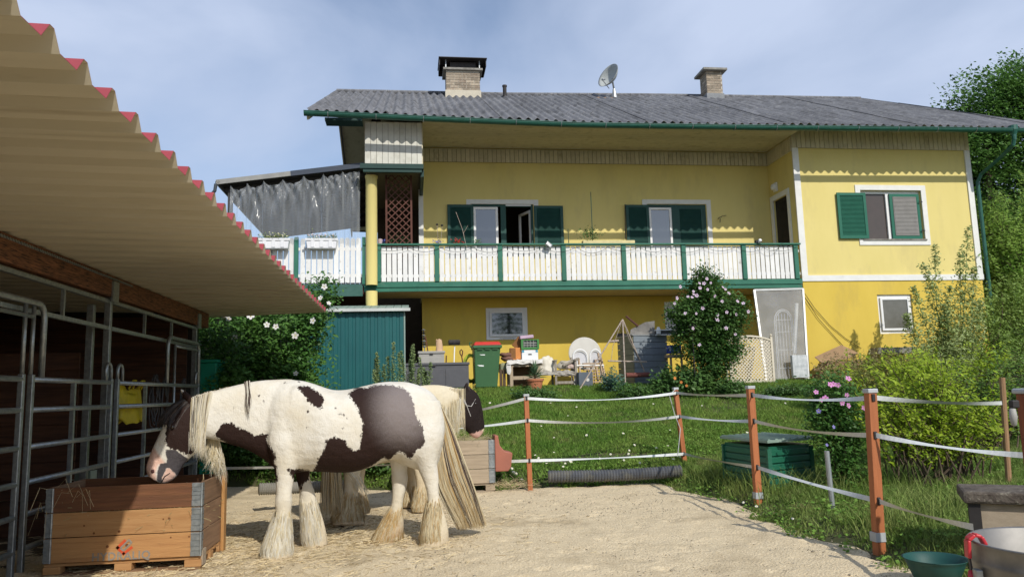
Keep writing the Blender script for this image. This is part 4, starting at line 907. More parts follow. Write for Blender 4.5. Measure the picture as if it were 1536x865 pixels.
# ------------------------------------------------------------------ things along the house wall
def Wp(px, py, y): return at(px, py, y=y)
def base_box(px0, px1, pyt, y0, dep, zb=None):
    a = Wp(px0, pyt, y0); b_ = Wp(px1, pyt, y0); zb = G((a.x+b_.x)/2, y0+.1)-.02 if zb is None else zb; return a.x, b_.x, y0, y0+dep, zb, a.z
m_dg = mat('dark_grey_resin', (.10,.10,.11), (.085,.085,.095), rough=.6, dirt=(.2,.19,.17), dscale=6, dlo=.62, dhi=.8); m_lg = mat('light_grey_resin', (.36,.35,.32), (.32,.31,.29), rough=.6)
def deckbox(lab, x0, x1, y0, y1, zb, zt, m, npan, grp='storage boxes at the house wall'):
    t = thing('storage_box', ((x0+x1)/2, (y0+y1)/2, zb), lab, 'storage box', grp)
    q = MB(); q.box(x0, x1, y0, y1, zb, zt-.06); bo = part('box_body', q, m, t, bevel=.008)
    for i in range(npan):
        a = x0+.05+i*(x1-x0-.08)/npan; b_ = a+(x1-x0-.08)/npan-.05; part('front_panel', MB().box(a, b_, y0-.012, y0-.001, zb+.08, zt-.14), m, t, bevel=.006)
    q = MB(); q.box(x0-.02, x1+.02, y0-.025, y1+.01, zt-.058, zt); part('lid', q, m, t, bevel=.012)
    part('latch', MB().box((x0+x1)/2-.04, (x0+x1)/2+.04, y0-.035, y0-.026, zt-.08, zt-.05), m_black, t)
    return t
x0, x1, y0, y1, zb, zt = base_box(598, 703, 545, 17.05, .6); deckbox('low dark grey plastic storage box left of the green wheelie bin', x0, x1, y0, y1, zb, zt, m_dg, 3)
a = Wp(628, 527, 17.8); b_ = Wp(666, 527, 17.8); deckbox('light grey plastic storage box standing behind the dark grey one', a.x, b_.x, 17.7, 18.3, 1.4, a.z, m_lg, 1)
# wooden slat / paper bag on light box
t = thing('paper_sack', Wp(660, 527, 17.9), 'tan open paper sack standing on the light grey storage box', 'sack')
a = Wp(654, 527, 17.9); b_ = Wp(664, 527, 17.9); q = MB(); zt_ = Wp(654, 509, 17.9).z
n_ = 12; rows = []
for k, z in enumerate(np.linspace(a.z, zt_, 6)):
    rows.append([Vector(((a.x+b_.x)/2+(.085-.003*k)*math.cos(u_)*(1+.08*math.sin(3*u_+k)), 17.95+.06*math.sin(u_), z+.02*math.sin(u_*3)*(k == 5))) for u_ in np.linspace(0, 2*math.pi, n_+1)])
q.grid(rows); part('sack_body', q, mat('tan_paper', (.62,.42,.27), (.55,.36,.22)), t)
t = thing('garden_tools', Wp(634, 527, 18), 'tall narrow black and white spinner stick leaning at the wall left of the storage box', 'garden ornament')
q = MB(); q.tube([Wp(639, 560, 17.9), Wp(635, 495, 17.95)], .012, 5); part('stick', q, m_zinc, t)
for k in range(7):
    p = Wp(636.5-k*.2, 520-k*4.2, 17.93); part('spinner_ring', MB().lathe([(.0, -.03), (.05, 0), (.0, .03)], p, 8), m_black if k % 2 else m_zinc, t)
t = thing('leaning_poles', Wp(640, 560, 18), 'thin brown wooden stick leaning at the wall corner beside the storage box', 'stick'); part('pole', MB().tube([Wp(645, 545, 17.9), Wp(638, 505, 18.2)], .014, 6), m_tr, t)
# broom, spade
t = thing('broom', Wp(680, 548, 17.9), 'upturned push broom with black brush head leaning on the yellow wall', 'broom')
q = MB(); q.tube([Wp(681, 545, 17.75), Wp(682, 519, 17.9)], .014, 8); part('handle', q, m_pvc, t)
a, b_ = Wp(672.5, 516, 17.9), Wp(690, 516, 17.9); q = MB(); q.box(a.x, b_.x, 17.86, 17.94, a.z-.02, a.z+.10); part('brush_head', q, m_black, t, bevel=.02)
q = MB()
for i in range(60):
    x_ = random.uniform(a.x+.01, b_.x-.01); q.tube([(x_, 17.86, a.z+.04), (x_+random.uniform(-.01, .01), 17.83, a.z+random.uniform(-.03, .0)), ], .004, 3, cap=False)
part('bristles', q, m_black, t, kind='stuff')
t = thing('spade', Wp(693, 548, 17.9), 'spade with looped dark handle standing behind the grey storage box', 'spade')
q = MB(); q.tube([Wp(694.5, 546, 17.8), Wp(692.5, 534, 17.85), Wp(690, 530, 17.85), Wp(690, 526, 17.85), Wp(692, 524, 17.85), Wp(694, 526.5, 17.85), Wp(693.6, 531, 17.85), Wp(692.5, 535, 17.85)], .014, 6); part('handle', q, m_tr, t)
q = MB(); q.tube([Wp(695.5, 560, 17.6), Wp(694.5, 546, 17.8)], .014, 6); part('shaft', q, m_tr, t)
t = thing('stick', Wp(669, 547, 17.8), 'short dark stake standing behind the dark grey storage box', 'stake'); part('stake_body', MB().tube([Wp(669, 548, 17.75), Wp(669.5, 533, 17.75)], .014, 6), m_tr, t)
t = thing('yellow_hose', Wp(703, 560, 17.2), 'coiled lime green garden hose behind the dark storage box beside the wheelie bin', 'hose')
c_ = Wp(706, 552, 17.45)
for k in range(5): part('hose_loop', MB().tube([(c_.x+(.13+.012*k)*math.cos(a_), 17.4+.03*k, c_.z+(.27+.014*k)*math.sin(a_)) for a_ in np.linspace(0, 2*math.pi, 20)], .014, 6), mat('lime_hose', (.42,.50,.05)), t)
# wheelie bin
t = thing('wheelie_bin', (Wp(730, 580, 16.9).x, 17.1, 1.36), 'green wheelie bin with a red lid standing in front of the yellow wall', 'wheelie bin')
m_bin = mat('green_bin_plastic', (.045,.12,.05), (.05,.135,.055), scale=3, rough=.45, dirt=(.10,.17,.09), dscale=4, dlo=.6, dhi=.85); m_red = mat('red_lid_plastic', (.55,.045,.035), (.48,.04,.03), rough=.4)
xb0, xb1 = Wp(712, 583, 16.9).x, Wp(748, 583, 16.9).x; xt0, xt1 = Wp(711, 515, 16.9).x, Wp(751, 515, 16.9).x; zb = G(1.7, 17)-.01; zt = Wp(730, 517, 16.9).z
def taper(q, b0, b1, c0, c1, ya, yb, yc, yd, z0, z1): return q.add([(b0,ya,z0),(b1,ya,z0),(b1,yb,z0),(b0,yb,z0),(c0,yc,z1),(c1,yc,z1),(c1,yd,z1),(c0,yd,z1)], [(0,3,2,1),(4,5,6,7),(0,1,5,4),(1,2,6,5),(2,3,7,6),(3,0,4,7)])
part('bin_body', taper(MB(), xb0+.02, xb1-.02, xt0, xt1, 16.95, 17.4, 16.88, 17.5, zb+.05, zt), m_bin, t, bevel=.025)
part('rim', MB().box(xt0-.025, xt1+.025, 16.85, 17.52, zt-.075, zt-.01), m_bin, t, bevel=.012)
q = MB(); 
for k in range(3): q.box(xt0+.07+k*.17, xt0+.19+k*.17, 16.845, 16.86, zt-.10, zt-.085)
part('rib', q, m_bin, t)
l_ = MB(); taper(l_, xt0-.02, xt1+.02, xt0+.03, xt1-.03, 16.83, 17.52, 16.92, 17.5, zt-.008, zt+.075); part('lid', l_, m_red, t, bevel=.02)
q = MB(); q.tube([(xt0-.05, 17.5, zt+.02), (xt0-.05, 17.5, zt+.10), (xt0+.0, 17.52, zt+.10)], .014, 6); q.tube([(xt1+.05, 17.5, zt+.02), (xt1+.03, 17.5, zt+.09), (xt1-.02, 17.52, zt+.09)], .014, 6); q.tube([(xt0-.05, 17.5, zt), (xt1+.05, 17.5, zt)], .016, 6); part('lid_hinge', q, m_bin, t)
part('handle', MB().tube([(xt0-.03, 17.55, zt), (xt0-.03, 17.62, zt+.02), (xt1+.03, 17.62, zt+.02), (xt1+.03, 17.55, zt)], .014, 8), m_bin, t)
for xw in (xb0-.0, xb1-.04): part('wheel', MB().lathe([(0, -.025), (.09, -.025), (.1, -.015), (.1, .015), (.09, .025), (0, .025)], (xw+.02, 17.42, zb+.1), 18, Matrix.Rotation(R(90), 4, 'Y')), m_black, t)
for k, (zz, dx) in enumerate(((Wp(1, 546, 16.9).z+.0, .12), (Wp(1, 564, 16.9).z, .09))):
    q = MB(); yy = 16.887+.0*k - .002 + (zt-zz)/(zt-zb)*.07; q.add([(xb0+dx-.03, yy-.004, zz+.02), (xb0+dx+.05, yy-.004, zz+.012), (xb0+dx+.13, yy-.004, zz+.0), (xb0+dx+.12, yy-.004, zz-.025), (xb0+dx+.04, yy-.004, zz-.02), (xb0+dx-.01, yy-.004, zz)], [(0,1,2,3,4,5)]); part('sticker', q, m_pvc, t)
# table with boxes
m_tw = wood('bleached_table_wood', (.42,.33,.23), (.33,.26,.18), 'z', rough=.85)
t = thing('potting_table', (Wp(785, 580, 17.4).x, 17.5, 1.4), 'rough wooden table with a white cloth in front of the yellow wall', 'table')
ax, bx_ = Wp(764, 543, 17.25).x, Wp(809, 543, 17.25).x; tz = Wp(785, 541, 17.25).z; zb = 1.40
part('table_top', MB().box(ax-.02, bx_+.03, 17.2, 17.8, tz-.05, tz), m_tw, t, bevel=.006)
for x_ in (ax, bx_-.07):
    for y_ in (17.22, 17.7): part('leg', MB().box(x_, x_+.075, y_, y_+.07, zb-.05, tz-.051), m_tw, t, bevel=.004)
part('stretcher', MB().box(ax+.077, bx_-.072, 17.23, 17.26, zb+.22, zb+.30), m_tw, t); part('apron', MB().box(ax+.077, bx_-.072, 17.23, 17.26, tz-.13, tz-.052), m_tw, t)
part('rear_board', MB().box(ax+.08, bx_-.08, 17.72, 17.74, zb, tz-.06), wood('table_back_board', (.20,.11,.05), (.13,.07,.03), 'x'), t)
def cloth(name, x0, x1, y0, y1, z, drop, m, lab, cat, seed=0, amp=.02, grp=None, sides=(1, 0, 1)):
    rows = []; n_ = 26; k_ = 12
    for j in range(k_+9):
        rr = []
        for i in range(n_+1):
            x_ = x0+(x1-x0)*i/n_; nse = amp*(math.sin(i*1.3+seed)+math.sin(i*.53+j*.8+seed*2)+.6*math.sin(j*1.1+i*.9))
            if j <= 8: y_ = y0-.012-.004*math.sin(i); zz = z-drop*(1+.15*math.sin(i*.7+seed))*(1-j/8); y_ -= .02*(1-j/8)*(1+math.sin(i*1.1+seed))
            else: y_ = y0+(y1-y0)*(j-8)/(k_); zz = z+abs(nse)*.8+.006
            rr.append(Vector((x_+nse*.3, y_+nse*.2, zz)))
        rows.append(rr)
    q = MB().grid(rows); return solo(name, q, m, lab, cat, grp, smooth=True, base=((x0+x1)/2, y0, z))
m_cloth = mat('off_white_cloth', (.66,.64,.60), (.58,.56,.52), rough=.9)
cloth('table_cloth', ax-.06, bx_+.06, 17.19, 17.78, tz+.0, .07, m_cloth, 'crumpled white cloth spread over the rough wooden table', 'cloth')
q = MB(); q.add([Wp(760, 543, 17.18), Wp(766, 542, 17.17), Wp(767, 556, 17.16), Wp(765, 562, 17.15), Wp(761, 560, 17.17), Wp(759.5, 551, 17.18)], [(0,5,4,3,2,1)])
solo('hanging_cloth', q, m_cloth, 'white rag hanging off the left end of the wooden table', 'cloth')
def openbox(name, px0, px1, pyt, pyb, y, dep, m, lab, cat, win=None, grp=None, m2=None):
    a, b_ = Wp(px0, pyb, y), Wp(px1, pyt, y); t = thing(name, ((a.x+b_.x)/2, y, a.z), lab, cat, grp); q = MB(); q.box(a.x, b_.x, y, y+dep, a.z, b_.z); part('box_body', q, m, t, bevel=.008); return t, a, b_
t_, a, b_ = openbox('orange_bin', 766, 781, 521, 539, 17.42, .22, mat('orange_plastic', (.62,.24,.07), (.55,.21,.06)), 'orange plastic box standing on the table left of the white carton', 'box')
part('dark_side', MB().box(a.x-.003, a.x+.12, 17.415, 17.419, a.z+.02, b_.z-.01), mat('rust_brown', (.22,.10,.03)), t_)
t_, a, b_ = openbox('white_carton', 783, 807, 524.5, 540, 17.38, .3, mat('white_carton', (.74,.75,.76), (.70,.71,.72)), 'white carton with a dark handle slot on the wooden table', 'box')
part('handle_slot', MB().box((a.x+b_.x)/2-.04, (a.x+b_.x)/2+.04, 17.372, 17.38, (a.z+b_.z)/2+.005, (a.z+b_.z)/2+.03), m_black, t_)
for xx_ in (a.x+.03, b_.x-.03): part('blue_clip', MB().box(xx_-.025, xx_+.025, 17.37, 17.38, b_.z-.05, b_.z-.0), mat('blue_clip', (.08,.35,.50)), t_)
t_ = thing('folding_crate', (Wp(795, 524, 17.4).x, 17.5, Wp(795, 524, 17.4).z), 'green and grey folding crate stacked on top of the white carton', 'crate')
a, b_ = Wp(782, 524, 17.37), Wp(808, 508.5, 17.37); mgc = mat('green_crate_plastic', (.07,.24,.07)); mcg = mat('dark_crate_grille', (.10,.12,.11))
part('crate_core', MB().box(a.x+.02, b_.x-.02, 17.40, 17.68, a.z+.004, b_.z-.02), mcg, t_)
for x_ in (a.x, b_.x-.04): part('green_corner', MB().box(x_, x_+.045, 17.36, 17.70, a.z+.003, b_.z), mgc, t_)
part('green_rail', MB().box(a.x+.046, b_.x-.042, 17.37, 17.39, a.z+.003, a.z+.05), mgc, t_); part('green_rail', MB().box(a.x+.046, b_.x-.042, 17.37, 17.39, b_.z-.02, b_.z), mgc, t_)
for i in range(4): part('grille_bar', MB().box(a.x+.06+i*.075, a.x+.07+i*.075, 17.375, 17.39, a.z+.052, b_.z-.022), m_lg, t_)
for i in range(2): part('grille_bar', MB().box(a.x+.05, b_.x-.045, 17.372, 17.375, a.z+.09+i*.05, a.z+.10+i*.05), m_lg, t_)
q = MB(); a, b_ = Wp(780, 508, 17.4), Wp(800, 503.5, 17.4); q.obox(((a.x+b_.x)/2, 17.5, (a.z+b_.z)/2+.01), (b_.x-a.x, .28, .075), (0, R(-5), 0)); solo('lilac_tray', q, mat('lilac_plastic', (.55,.40,.50), (.48,.34,.44)), 'lilac plastic tray lying tilted on top of the green folding crate', 'tray', bevel=.012)
q = MB(); q.obox(Wp(778, 515, 17.55), (.22, .05, .26), (0, R(38), 0)); solo('rust_board', q, mat('rust_brown', (.22,.10,.03)), 'dark rust brown board leaning against the stacked crates', 'board')
for k, (px_, py_, lab) in enumerate(((759, 532, 'brown cushion lying on top beside the orange box'), (761, 537.5, 'brown cushion lying underneath beside the orange box'))):
    c_ = Wp(px_, py_, 17.5); q = MB(); q.lathe([(0, -.05), (.10, -.045), (.135, -.02), (.14, 0), (.135, .02), (.10, .045), (0, .05)], c_, 16); q.v = [(c_.x+(v[0]-c_.x)*1.1, v[1], v[2]+.01*math.sin(v[0]*40)) for v in q.v]; solo('cushion', q, mat('brown_cushion', (.20,.10,.07), (.16,.08,.06)), lab, 'cushion', 'brown cushions', smooth=True, base=c_)
q = MB(); c_ = Wp(756, 552, 17.5); q.box(c_.x-.1, c_.x+.12, 17.4, 17.8, c_.z-.12, c_.z+.12); solo('old_sack', q, mat('mottled_sack', (.34,.30,.14), (.20,.26,.20), scale=20), 'mottled olive sack standing between the wheelie bin and wooden table', 'sack', bevel=.05)
for k, px_ in enumerate((752, 757)):
    q = MB(); p_ = Wp(px_, 583, 17.3); q.box(p_.x-.03, p_.x+.03, 17.3, 17.36, 1.36, 1.36+.5); solo('low_support', q, wood('dark_support_wood', (.12,.08,.05), (.08,.05,.03), 'z'), 'dark wooden support under the olive sack, %s' % ('next to the bin' if k == 0 else 'next to the table'), 'post')
# potted yucca
p_ = Wp(803, 585, 16.7); zb = G(p_.x, 16.7)
t = thing('potted_plant', (p_.x, 16.7, zb), 'spiky green plant in a terracotta pot in front of the wooden table', 'potted plant')
part('pot', MB().lathe([(.0, 0), (.13, 0), (.175, .22), (.195, .22), (.20, .27), (.18, .27), (.17, .24), (0, .24)], (p_.x, 16.7, zb-.01), 24), mat('terracotta_clay', (.48,.18,.09), (.40,.15,.075), dirt=(.5,.32,.22), dscale=6, dlo=.6, dhi=.8), t, smooth=False)
q = MB()
for i in range(46):
    a_ = i*2.4; el = .25+1.15*(i/46); L = random.uniform(.20, .33); d = Vector((math.cos(a_)*math.cos(el), math.sin(a_)*math.cos(el), math.sin(el))); o_ = Vector((p_.x, 16.7, zb+.27+.16*(i/46))); s_ = d.cross(Vector((0,0,1))).normalized()*.014; mid = o_+d*L*.55; tip = o_+d*L-Vector((0,0,.05*math.cos(el)))
    q.add([o_-s_*.7, o_+s_*.7, mid+s_*1.2, tip, mid-s_*1.2], [(0,1,2,3,4)])
part('leaf_rosette', q, mat('yucca_leaf', (.05,.12,.055), (.10,.18,.09), island=.3), t, kind='stuff'); part('stem', MB().tube([(p_.x, 16.7, zb+.24), (p_.x, 16.7, zb+.45)], .02, 6), m_tr, t)
# old bench with blankets
m_bw = wood('grey_bench_wood', (.33,.29,.24), (.22,.19,.155), 'z', rough=.9)
t = thing('wooden_bench', (Wp(850, 585, 17.3).x, 17.5, 1.38), 'old grey wooden bench with blankets piled on it', 'bench')
ax, bx_ = Wp(833, 570, 17.2).x, Wp(866, 570, 17.2).x; zs = Wp(850, 557, 17.2).z; za = Wp(850, 541, 17.2).z; zb = 1.36
for x_ in (ax, bx_-.045):
    part('leg', MB().box(x_, x_+.045, 17.2, 17.245, zb, za), m_bw, t); part('leg', MB().box(x_, x_+.045, 17.65, 17.69, zb, za+.1), m_bw, t)
    part('armrest', MB().box(x_-.01, x_+.055, 17.18, 17.69, za+.001, za+.03), m_bw, t)
part('front_rail', MB().box(ax+.046, bx_-.046, 17.205, 17.235, zs-.10, zs-.01), m_bw, t); part('lower_rail', MB().box(ax+.046, bx_-.046, 17.205, 17.235, zb+.14, zb+.20), m_bw, t)
part('bottom_board', MB().box(Wp(826, 585, 17.1).x, bx_+.0, 17.14, 17.19, 1.36, 1.41), m_bw, t)
for i in range(5): part('seat_slat', MB().box(ax-.45, bx_-.0, 17.24+i*.085, 17.31+i*.085, zs-.035, zs-.012), m_bw, t)
cloth('blanket', Wp(810, 552, 17.2).x, bx_-.05, 17.22, 17.7, zs-.01, .06, mat('grey_blanket', (.40,.37,.32), (.30,.28,.24), scale=10), 'rumpled grey blanket spread on the old wooden bench', 'blanket', seed=2, amp=.03)
def lump(name, c_, r_, m, lab, cat, sq=(1, .7, .6), seed=1, grp=None):
    bm = bmesh.new(); bmesh.ops.create_icosphere(bm, subdivisions=4, radius=1)
    for v in bm.verts:
        nn = mnoise.noise(v.co*1.6+Vector((seed, 0, 0)))*.35 + mnoise.noise(v.co*4+Vector((seed, 3, 0)))*.12; v.co *= 1+nn; v.co = Vector((v.co.x*sq[0]*r_, v.co.y*sq[1]*r_, max(v.co.z, -.7)*sq[2]*r_))
    me = bpy.data.meshes.new(name); bm.to_mesh(me); bm.free(); me.polygons.foreach_set('use_smooth', [True]*len(me.polygons)); o = put(name, me, m, None, c_); return tag(o, lab, cat, grp)
lump('white_bag', Wp(819, 551, 17.5), .27, mat('cream_fabric', (.68,.64,.54), (.6,.56,.47)), 'cream white stuffed sack between the table and the bench', 'sack', (.85, .7, .95), 3)
lump('folded_blanket', Wp(851, 548, 17.45), .24, mat('beige_blanket', (.46,.42,.34), (.36,.33,.27), scale=9), 'beige folded blanket heap on the bench beside the armrest', 'blanket', (1, .7, .5), 5)
lump('pink_bundle', Wp(857, 550, 17.3), .09, mat('pale_pink_fabric', (.55,.42,.36)), 'small pale pink bundle tucked in the blankets', 'bundle', (1.2, .6, .7), 8)
q = MB(); q.obox(Wp(855, 543, 17.4), (.42, .3, .05), (0, R(-22), 0)); solo('grey_board', q, m_bw, 'grey board leaning across the right end of the bench', 'board', bevel=.01)
# round white table top leaning on wall, chair backs in front
c_ = Wp(877.5, 530, 18.3); t = thing('round_table_top', (c_.x, 18.3, 1.5), 'round white table top leaning upright against the yellow wall', 'table top')
part('disc', MB().lathe([(0, -.015), (.395, -.015), (.41, 0), (.395, .015), (0, .015)], c_, 40, Matrix.Rotation(R(90-8), 4, 'X')), mat('cream_table_laminate', (.60,.58,.53), (.55,.53,.48)), t, smooth=False)
for k, px_ in enumerate((870, 893)):
    c_ = Wp(px_, 531, 17.75-.0*k); t = thing('plastic_chair', (c_.x, 17.9, 1.45), 'white plastic chair with rounded back %s' % ('in the middle of the round table top' if k == 0 else 'at the wooden steps, narrower of the two'), 'chair', 'white plastic chairs'); w_ = .17 if k == 0 else .13
    part('back_frame', MB().tube([(c_.x-w_, 17.78, 1.75)]+[(c_.x-w_*math.cos(a_), 17.75, c_.z-.06+.17*math.sin(a_)) for a_ in np.linspace(0, math.pi, 12)]+[(c_.x+w_, 17.78, 1.75)], .02, 8), m_pvc, t, smooth=True)
    q = MB(); q.grid([[Vector((c_.x-w_*.9*math.cos(a_), 17.77+.02*math.sin(a_), z_*(c_.z-.08+.15*math.sin(a_))+(1-z_)*(c_.z-.22))) for a_ in np.linspace(0, math.pi, 12)] for z_ in (0, 1)]); part('backrest', q, mat('white_chair_plastic', (.62,.62,.64)), t)
    part('seat', MB().box(c_.x-w_, c_.x+w_, 17.45, 17.8, c_.z-.29, c_.z-.26), m_pvc, t, bevel=.015)
    for dx in (-w_+.02, w_-.02):
        for yy in (17.48, 17.76): part('leg', MB().tube([(c_.x+dx, yy, c_.z-.28), (c_.x+dx*1.1, yy, 1.38)], .016, 6), m_pvc, t)
# stacked pallet / wooden steps and blue grey box
m_pal = wood('pale_pallet_wood', (.46,.34,.23), (.36,.26,.17), 'x', rough=.85)
t = thing('wooden_steps', (Wp(890, 583, 17.3).x, 17.4, 1.37), 'pale wooden slatted steps leaning beside the blue grey box', 'wooden steps')
for i in range(8):
    f_ = i/7; a = Wp(874+f_*6, 545+f_*32, 17.55-.3*f_); b_ = Wp(899+f_*3, 545+f_*32, 17.55-.3*f_); part('step', MB().box(a.x, b_.x, a.y-.06, a.y+.04, a.z-.02, a.z+.012), m_pal, t)
for p0, p1 in (((868, 538), (872, 583)), ((897, 530), (908, 582)), ((902, 538), (911, 584)), ((893, 540), (897, 570))): part('stringer', MB().bar(Wp(*p0, 17.62), Wp(*p1, 17.22), .035, .07, up=(0,1,0)), m_pal, t)
x0, x1, y0, y1, zb, zt = base_box(868, 889, 558, 16.98, .25); q = MB(); q.box(x0, x1, y0, y1, zb, zt); t = thing('blue_grey_box', ((x0+x1)/2, y0, zb), 'blue grey panel box standing in the grass before the wooden steps', 'box'); part('box_body', q, mat('blue_grey_panel', (.105,.125,.15), (.12,.14,.165)), t, bevel=.006); part('white_rosette', MB().lathe([(0, 0), (.04, .0)], ((x0+x1)/2+.04, y0-.004, (zb+zt)/2), 8, Matrix.Rotation(R(90), 4, 'X')), m_cloth, t)
# tripod with swing
t = thing('metal_tripod', (Wp(934, 578, 16.9).x, 16.9, 1.38), 'tall thin metal pole tripod with a horizontal bar in front of the garden cabinet', 'tripod'); ap = Wp(934, 479, 17.0); m_pole = mat('pale_rusty_pole', (.48,.42,.36), (.32,.24,.19), scale=20)
for e_ in (Wp(868, 586, 16.7), Wp(938, 574, 16.6), Wp(968, 560, 17.2)): part('leg', MB().tube([ap, e_], .016, 6), m_pole, t)
part('cross_bar', MB().tube([Wp(912, 541, 16.8), Wp(970, 542.5, 16.9)], .018, 6), m_pole, t); part('short_bar', MB().tube([Wp(914, 512, 17.0), Wp(928, 511, 17.0)], .028, 6), m_pole, t)
part('rope', MB().tube([ap, Wp(919, 520, 16.95), Wp(917, 541, 16.85)], .006, 4), m_pole, t); part('rope', MB().tube([ap, Wp(944, 510, 16.95), Wp(962, 541, 16.9)], .006, 4), m_pole, t)
for k in range(4): part('chain_link', MB().tube([Wp(931+random.uniform(-1, 1), 484+k*5, 17.0)+Vector((.025*math.cos(a_), 0, .03*math.sin(a_))) for a_ in np.linspace(0, 6.28, 9)], .006, 4), m_black, t)
q = MB(); q.tube([Wp(939, 562.5, 16.9), Wp(974, 561.5, 16.9)], .055, 10); solo('brown_trough', q, mat('reddish_brown_clay', (.20,.07,.05), (.15,.05,.04)), 'reddish brown long planter hanging low under the metal tripod', 'planter')
# slatted garden cabinet
m_cab = mat('blue_grey_cabinet', (.21,.24,.27), (.18,.21,.24), rough=.6, rand=.04); m_cabs = mat('olive_grey_cabinet_side', (.27,.25,.16), (.23,.22,.14), rough=.7)
A = Wp(953, 570, 17.15); B = Wp(1003, 566, 17.35); D_ = Wp(929, 566, 17.9); zt = Wp(953, 503, 17.15).z; zb = 1.38
t = thing('garden_cabinet', ((A.x+B.x)/2, 17.6, zb), 'blue grey slatted plastic garden cabinet behind the tripod and bush', 'cabinet')
nb = 8
for i in range(nb):
    z0 = zb+(zt-zb)*i/nb+.004; z1 = zb+(zt-zb)*(i+1)/nb-.006
    part('front_slat', MB().bar((A.x, A.y, (z0+z1)/2), (B.x, B.y, (z0+z1)/2), .02, z1-z0), m_cab, t); part('side_slat', MB().bar((A.x-.012, A.y+.01, (z0+z1)/2), (D_.x, D_.y, (z0+z1)/2), .02, z1-z0), m_cabs, t)
q = MB(); q.prism([(A.x+.02, A.y+.02, zb), (B.x-.02, B.y+.02, zb), (B.x-.02, B.y+.6, zb), (D_.x+.05, D_.y, zb)], (0, 0, zt-zb-.01)); part('carcass', q, m_dg, t)
q = MB(); q.prism([(A.x-.03, A.y-.03, zt), (B.x+.03, B.y-.03, zt), (B.x+.03, B.y+.6, zt), (D_.x-.03, D_.y, zt)], (0, 0, .025)); part('lid', q, m_zinc, t)
q = MB(); q.obox((D_.x+.13, D_.y-.15, zt+.04), (.35, .2, .06), (0, R(8), .6)); part('dark_edge', q, m_black, t)
q = MB(); pl = [Wp(945, 503, 17.4), Wp(982, 502, 17.3), Wp(982, 481, 17.35), Wp(968, 483, 17.4), Wp(950, 492, 17.45), Wp(946, 494, 17.45)]; q.prism(pl, (0, .02, 0)); solo('metal_sheet', q, mat('stained_metal_sheet', (.13,.12,.11), (.20,.19,.17), rough=.6), 'bent dull metal sheet lying on top of the garden cabinet', 'metal sheet', base=pl[0])
q = MB(); q.tube([Wp(939, 474, 17.5), Wp(957, 489, 17.4)], .025, 6); solo('brown_stick', q, m_tr, 'short dark brown stick pointing up above the garden cabinet', 'stick')
t = thing('white_shelf', (Wp(1000, 500, 17.2).x, 17.3, zt), 'white tray with grey rims lying on the right end of the garden cabinet', 'tray'); a, b_ = Wp(984, 503, 17.2), Wp(1013, 494, 17.2)
for z_ in (a.z, b_.z-.02): part('rim_bar', MB().box(a.x, b_.x, 17.15, 17.5, z_, z_+.025), m_pvc, t)
part('dark_filling', MB().box(a.x+.02, b_.x-.02, 17.2, 17.45, a.z+.026, b_.z-.021), m_dg, t); part('white_jug', MB().lathe([(.05, 0), (.06, .08), (.03, .16), (0, .17)], (a.x+.05, 17.15, a.z+.03), 12), m_pvc, t)
t = thing('blue_carrier_bag', (Wp(1013, 530, 17.0).x, 17.1, 1.9), 'blue and white bag hanging at the right end of the garden cabinet behind the bush', 'bag'); a, b_ = Wp(1004, 530, 17.05), Wp(1022, 517, 17.05); part('bag_body', MB().box(a.x, b_.x, 17.05, 17.25, a.z, b_.z), mat('royal_blue', (.05,.07,.35), (.45,.46,.55), scale=9, lo=.55, hi=.58), t, bevel=.02)
q = MB(); a, b_ = Wp(1003, 536, 17.0), Wp(1025, 531, 17.0); q.box(a.x, b_.x, 16.95, 17.3, a.z, b_.z); q.box(a.x+.03, a.x+.07, 16.98, 17.02, 1.35, a.z-.001); q.box(b_.x-.07, b_.x-.03, 16.98, 17.02, 1.35, a.z-.001); solo('small_wooden_stand', q, m_pal, 'small wooden stand under the blue bag behind the bush', 'stand')
# white lattice with arched top
m_lat = mat('cream_lattice_paint', (.68,.62,.50), (.60,.54,.42), rough=.75)
px0, px1 = Wp(1096, 575, 16.8).x, Wp(1163, 575, 16.8).x; zb = G((px0+px1)/2, 16.8); zt = Wp(1158, 508, 16.8).z
t = thing('lattice_screen', ((px0+px1)/2, 16.8, zb), 'cream wooden lattice screen with arched top in front of the glazed panel', 'lattice screen')
for x_, e in ((px0, .0), (px1-.05, .05)): part('post', MB().box(x_, x_+.05, 16.78, 16.83, zb-.05, zt+e), m_lat, t)
part('post_knob', MB().lathe([(0, -.03), (.03, -.01), (.03, .02), (0, .04)], (px1-.025, 16.805, zt+.08), 10), m_lat, t)
def arcz(x_): u_ = (x_-px0)/(px1-px0); return zt-.03+.10*(1-(2*u_-.9)**2)
q = MB(); q.tube([(x_, 16.8, arcz(x_)) for x_ in np.linspace(px0+.05, px1-.05, 12)], .025, 6); part('arched_rail', q, m_lat, t); part('bottom_rail', MB().box(px0+.05, px1-.05, 16.78, 16.82, zb+.02, zb+.07), m_lat, t)
for sgn, yy in ((1, 16.795), (-1, 16.81)):
    c0 = zb-(px1-px0); W_ = px1-px0-.1
    while c0 < zt+.1:
        pts = []
        for k in range(41):
            f_ = k/40; x_ = (px0+.05+W_*f_) if sgn > 0 else (px1-.05-W_*f_); z_ = c0+W_*f_
            if zb+.06 < z_ < arcz(x_): pts.append((x_, yy, z_))
        if len(pts) > 1: part('lath', MB().bar(pts[0], pts[-1], .022, .010, up=(0,1,0)), m_lat, t)
        c0 += .082
q = MB(); x_ = Wp(1090, 575, 16.85).x
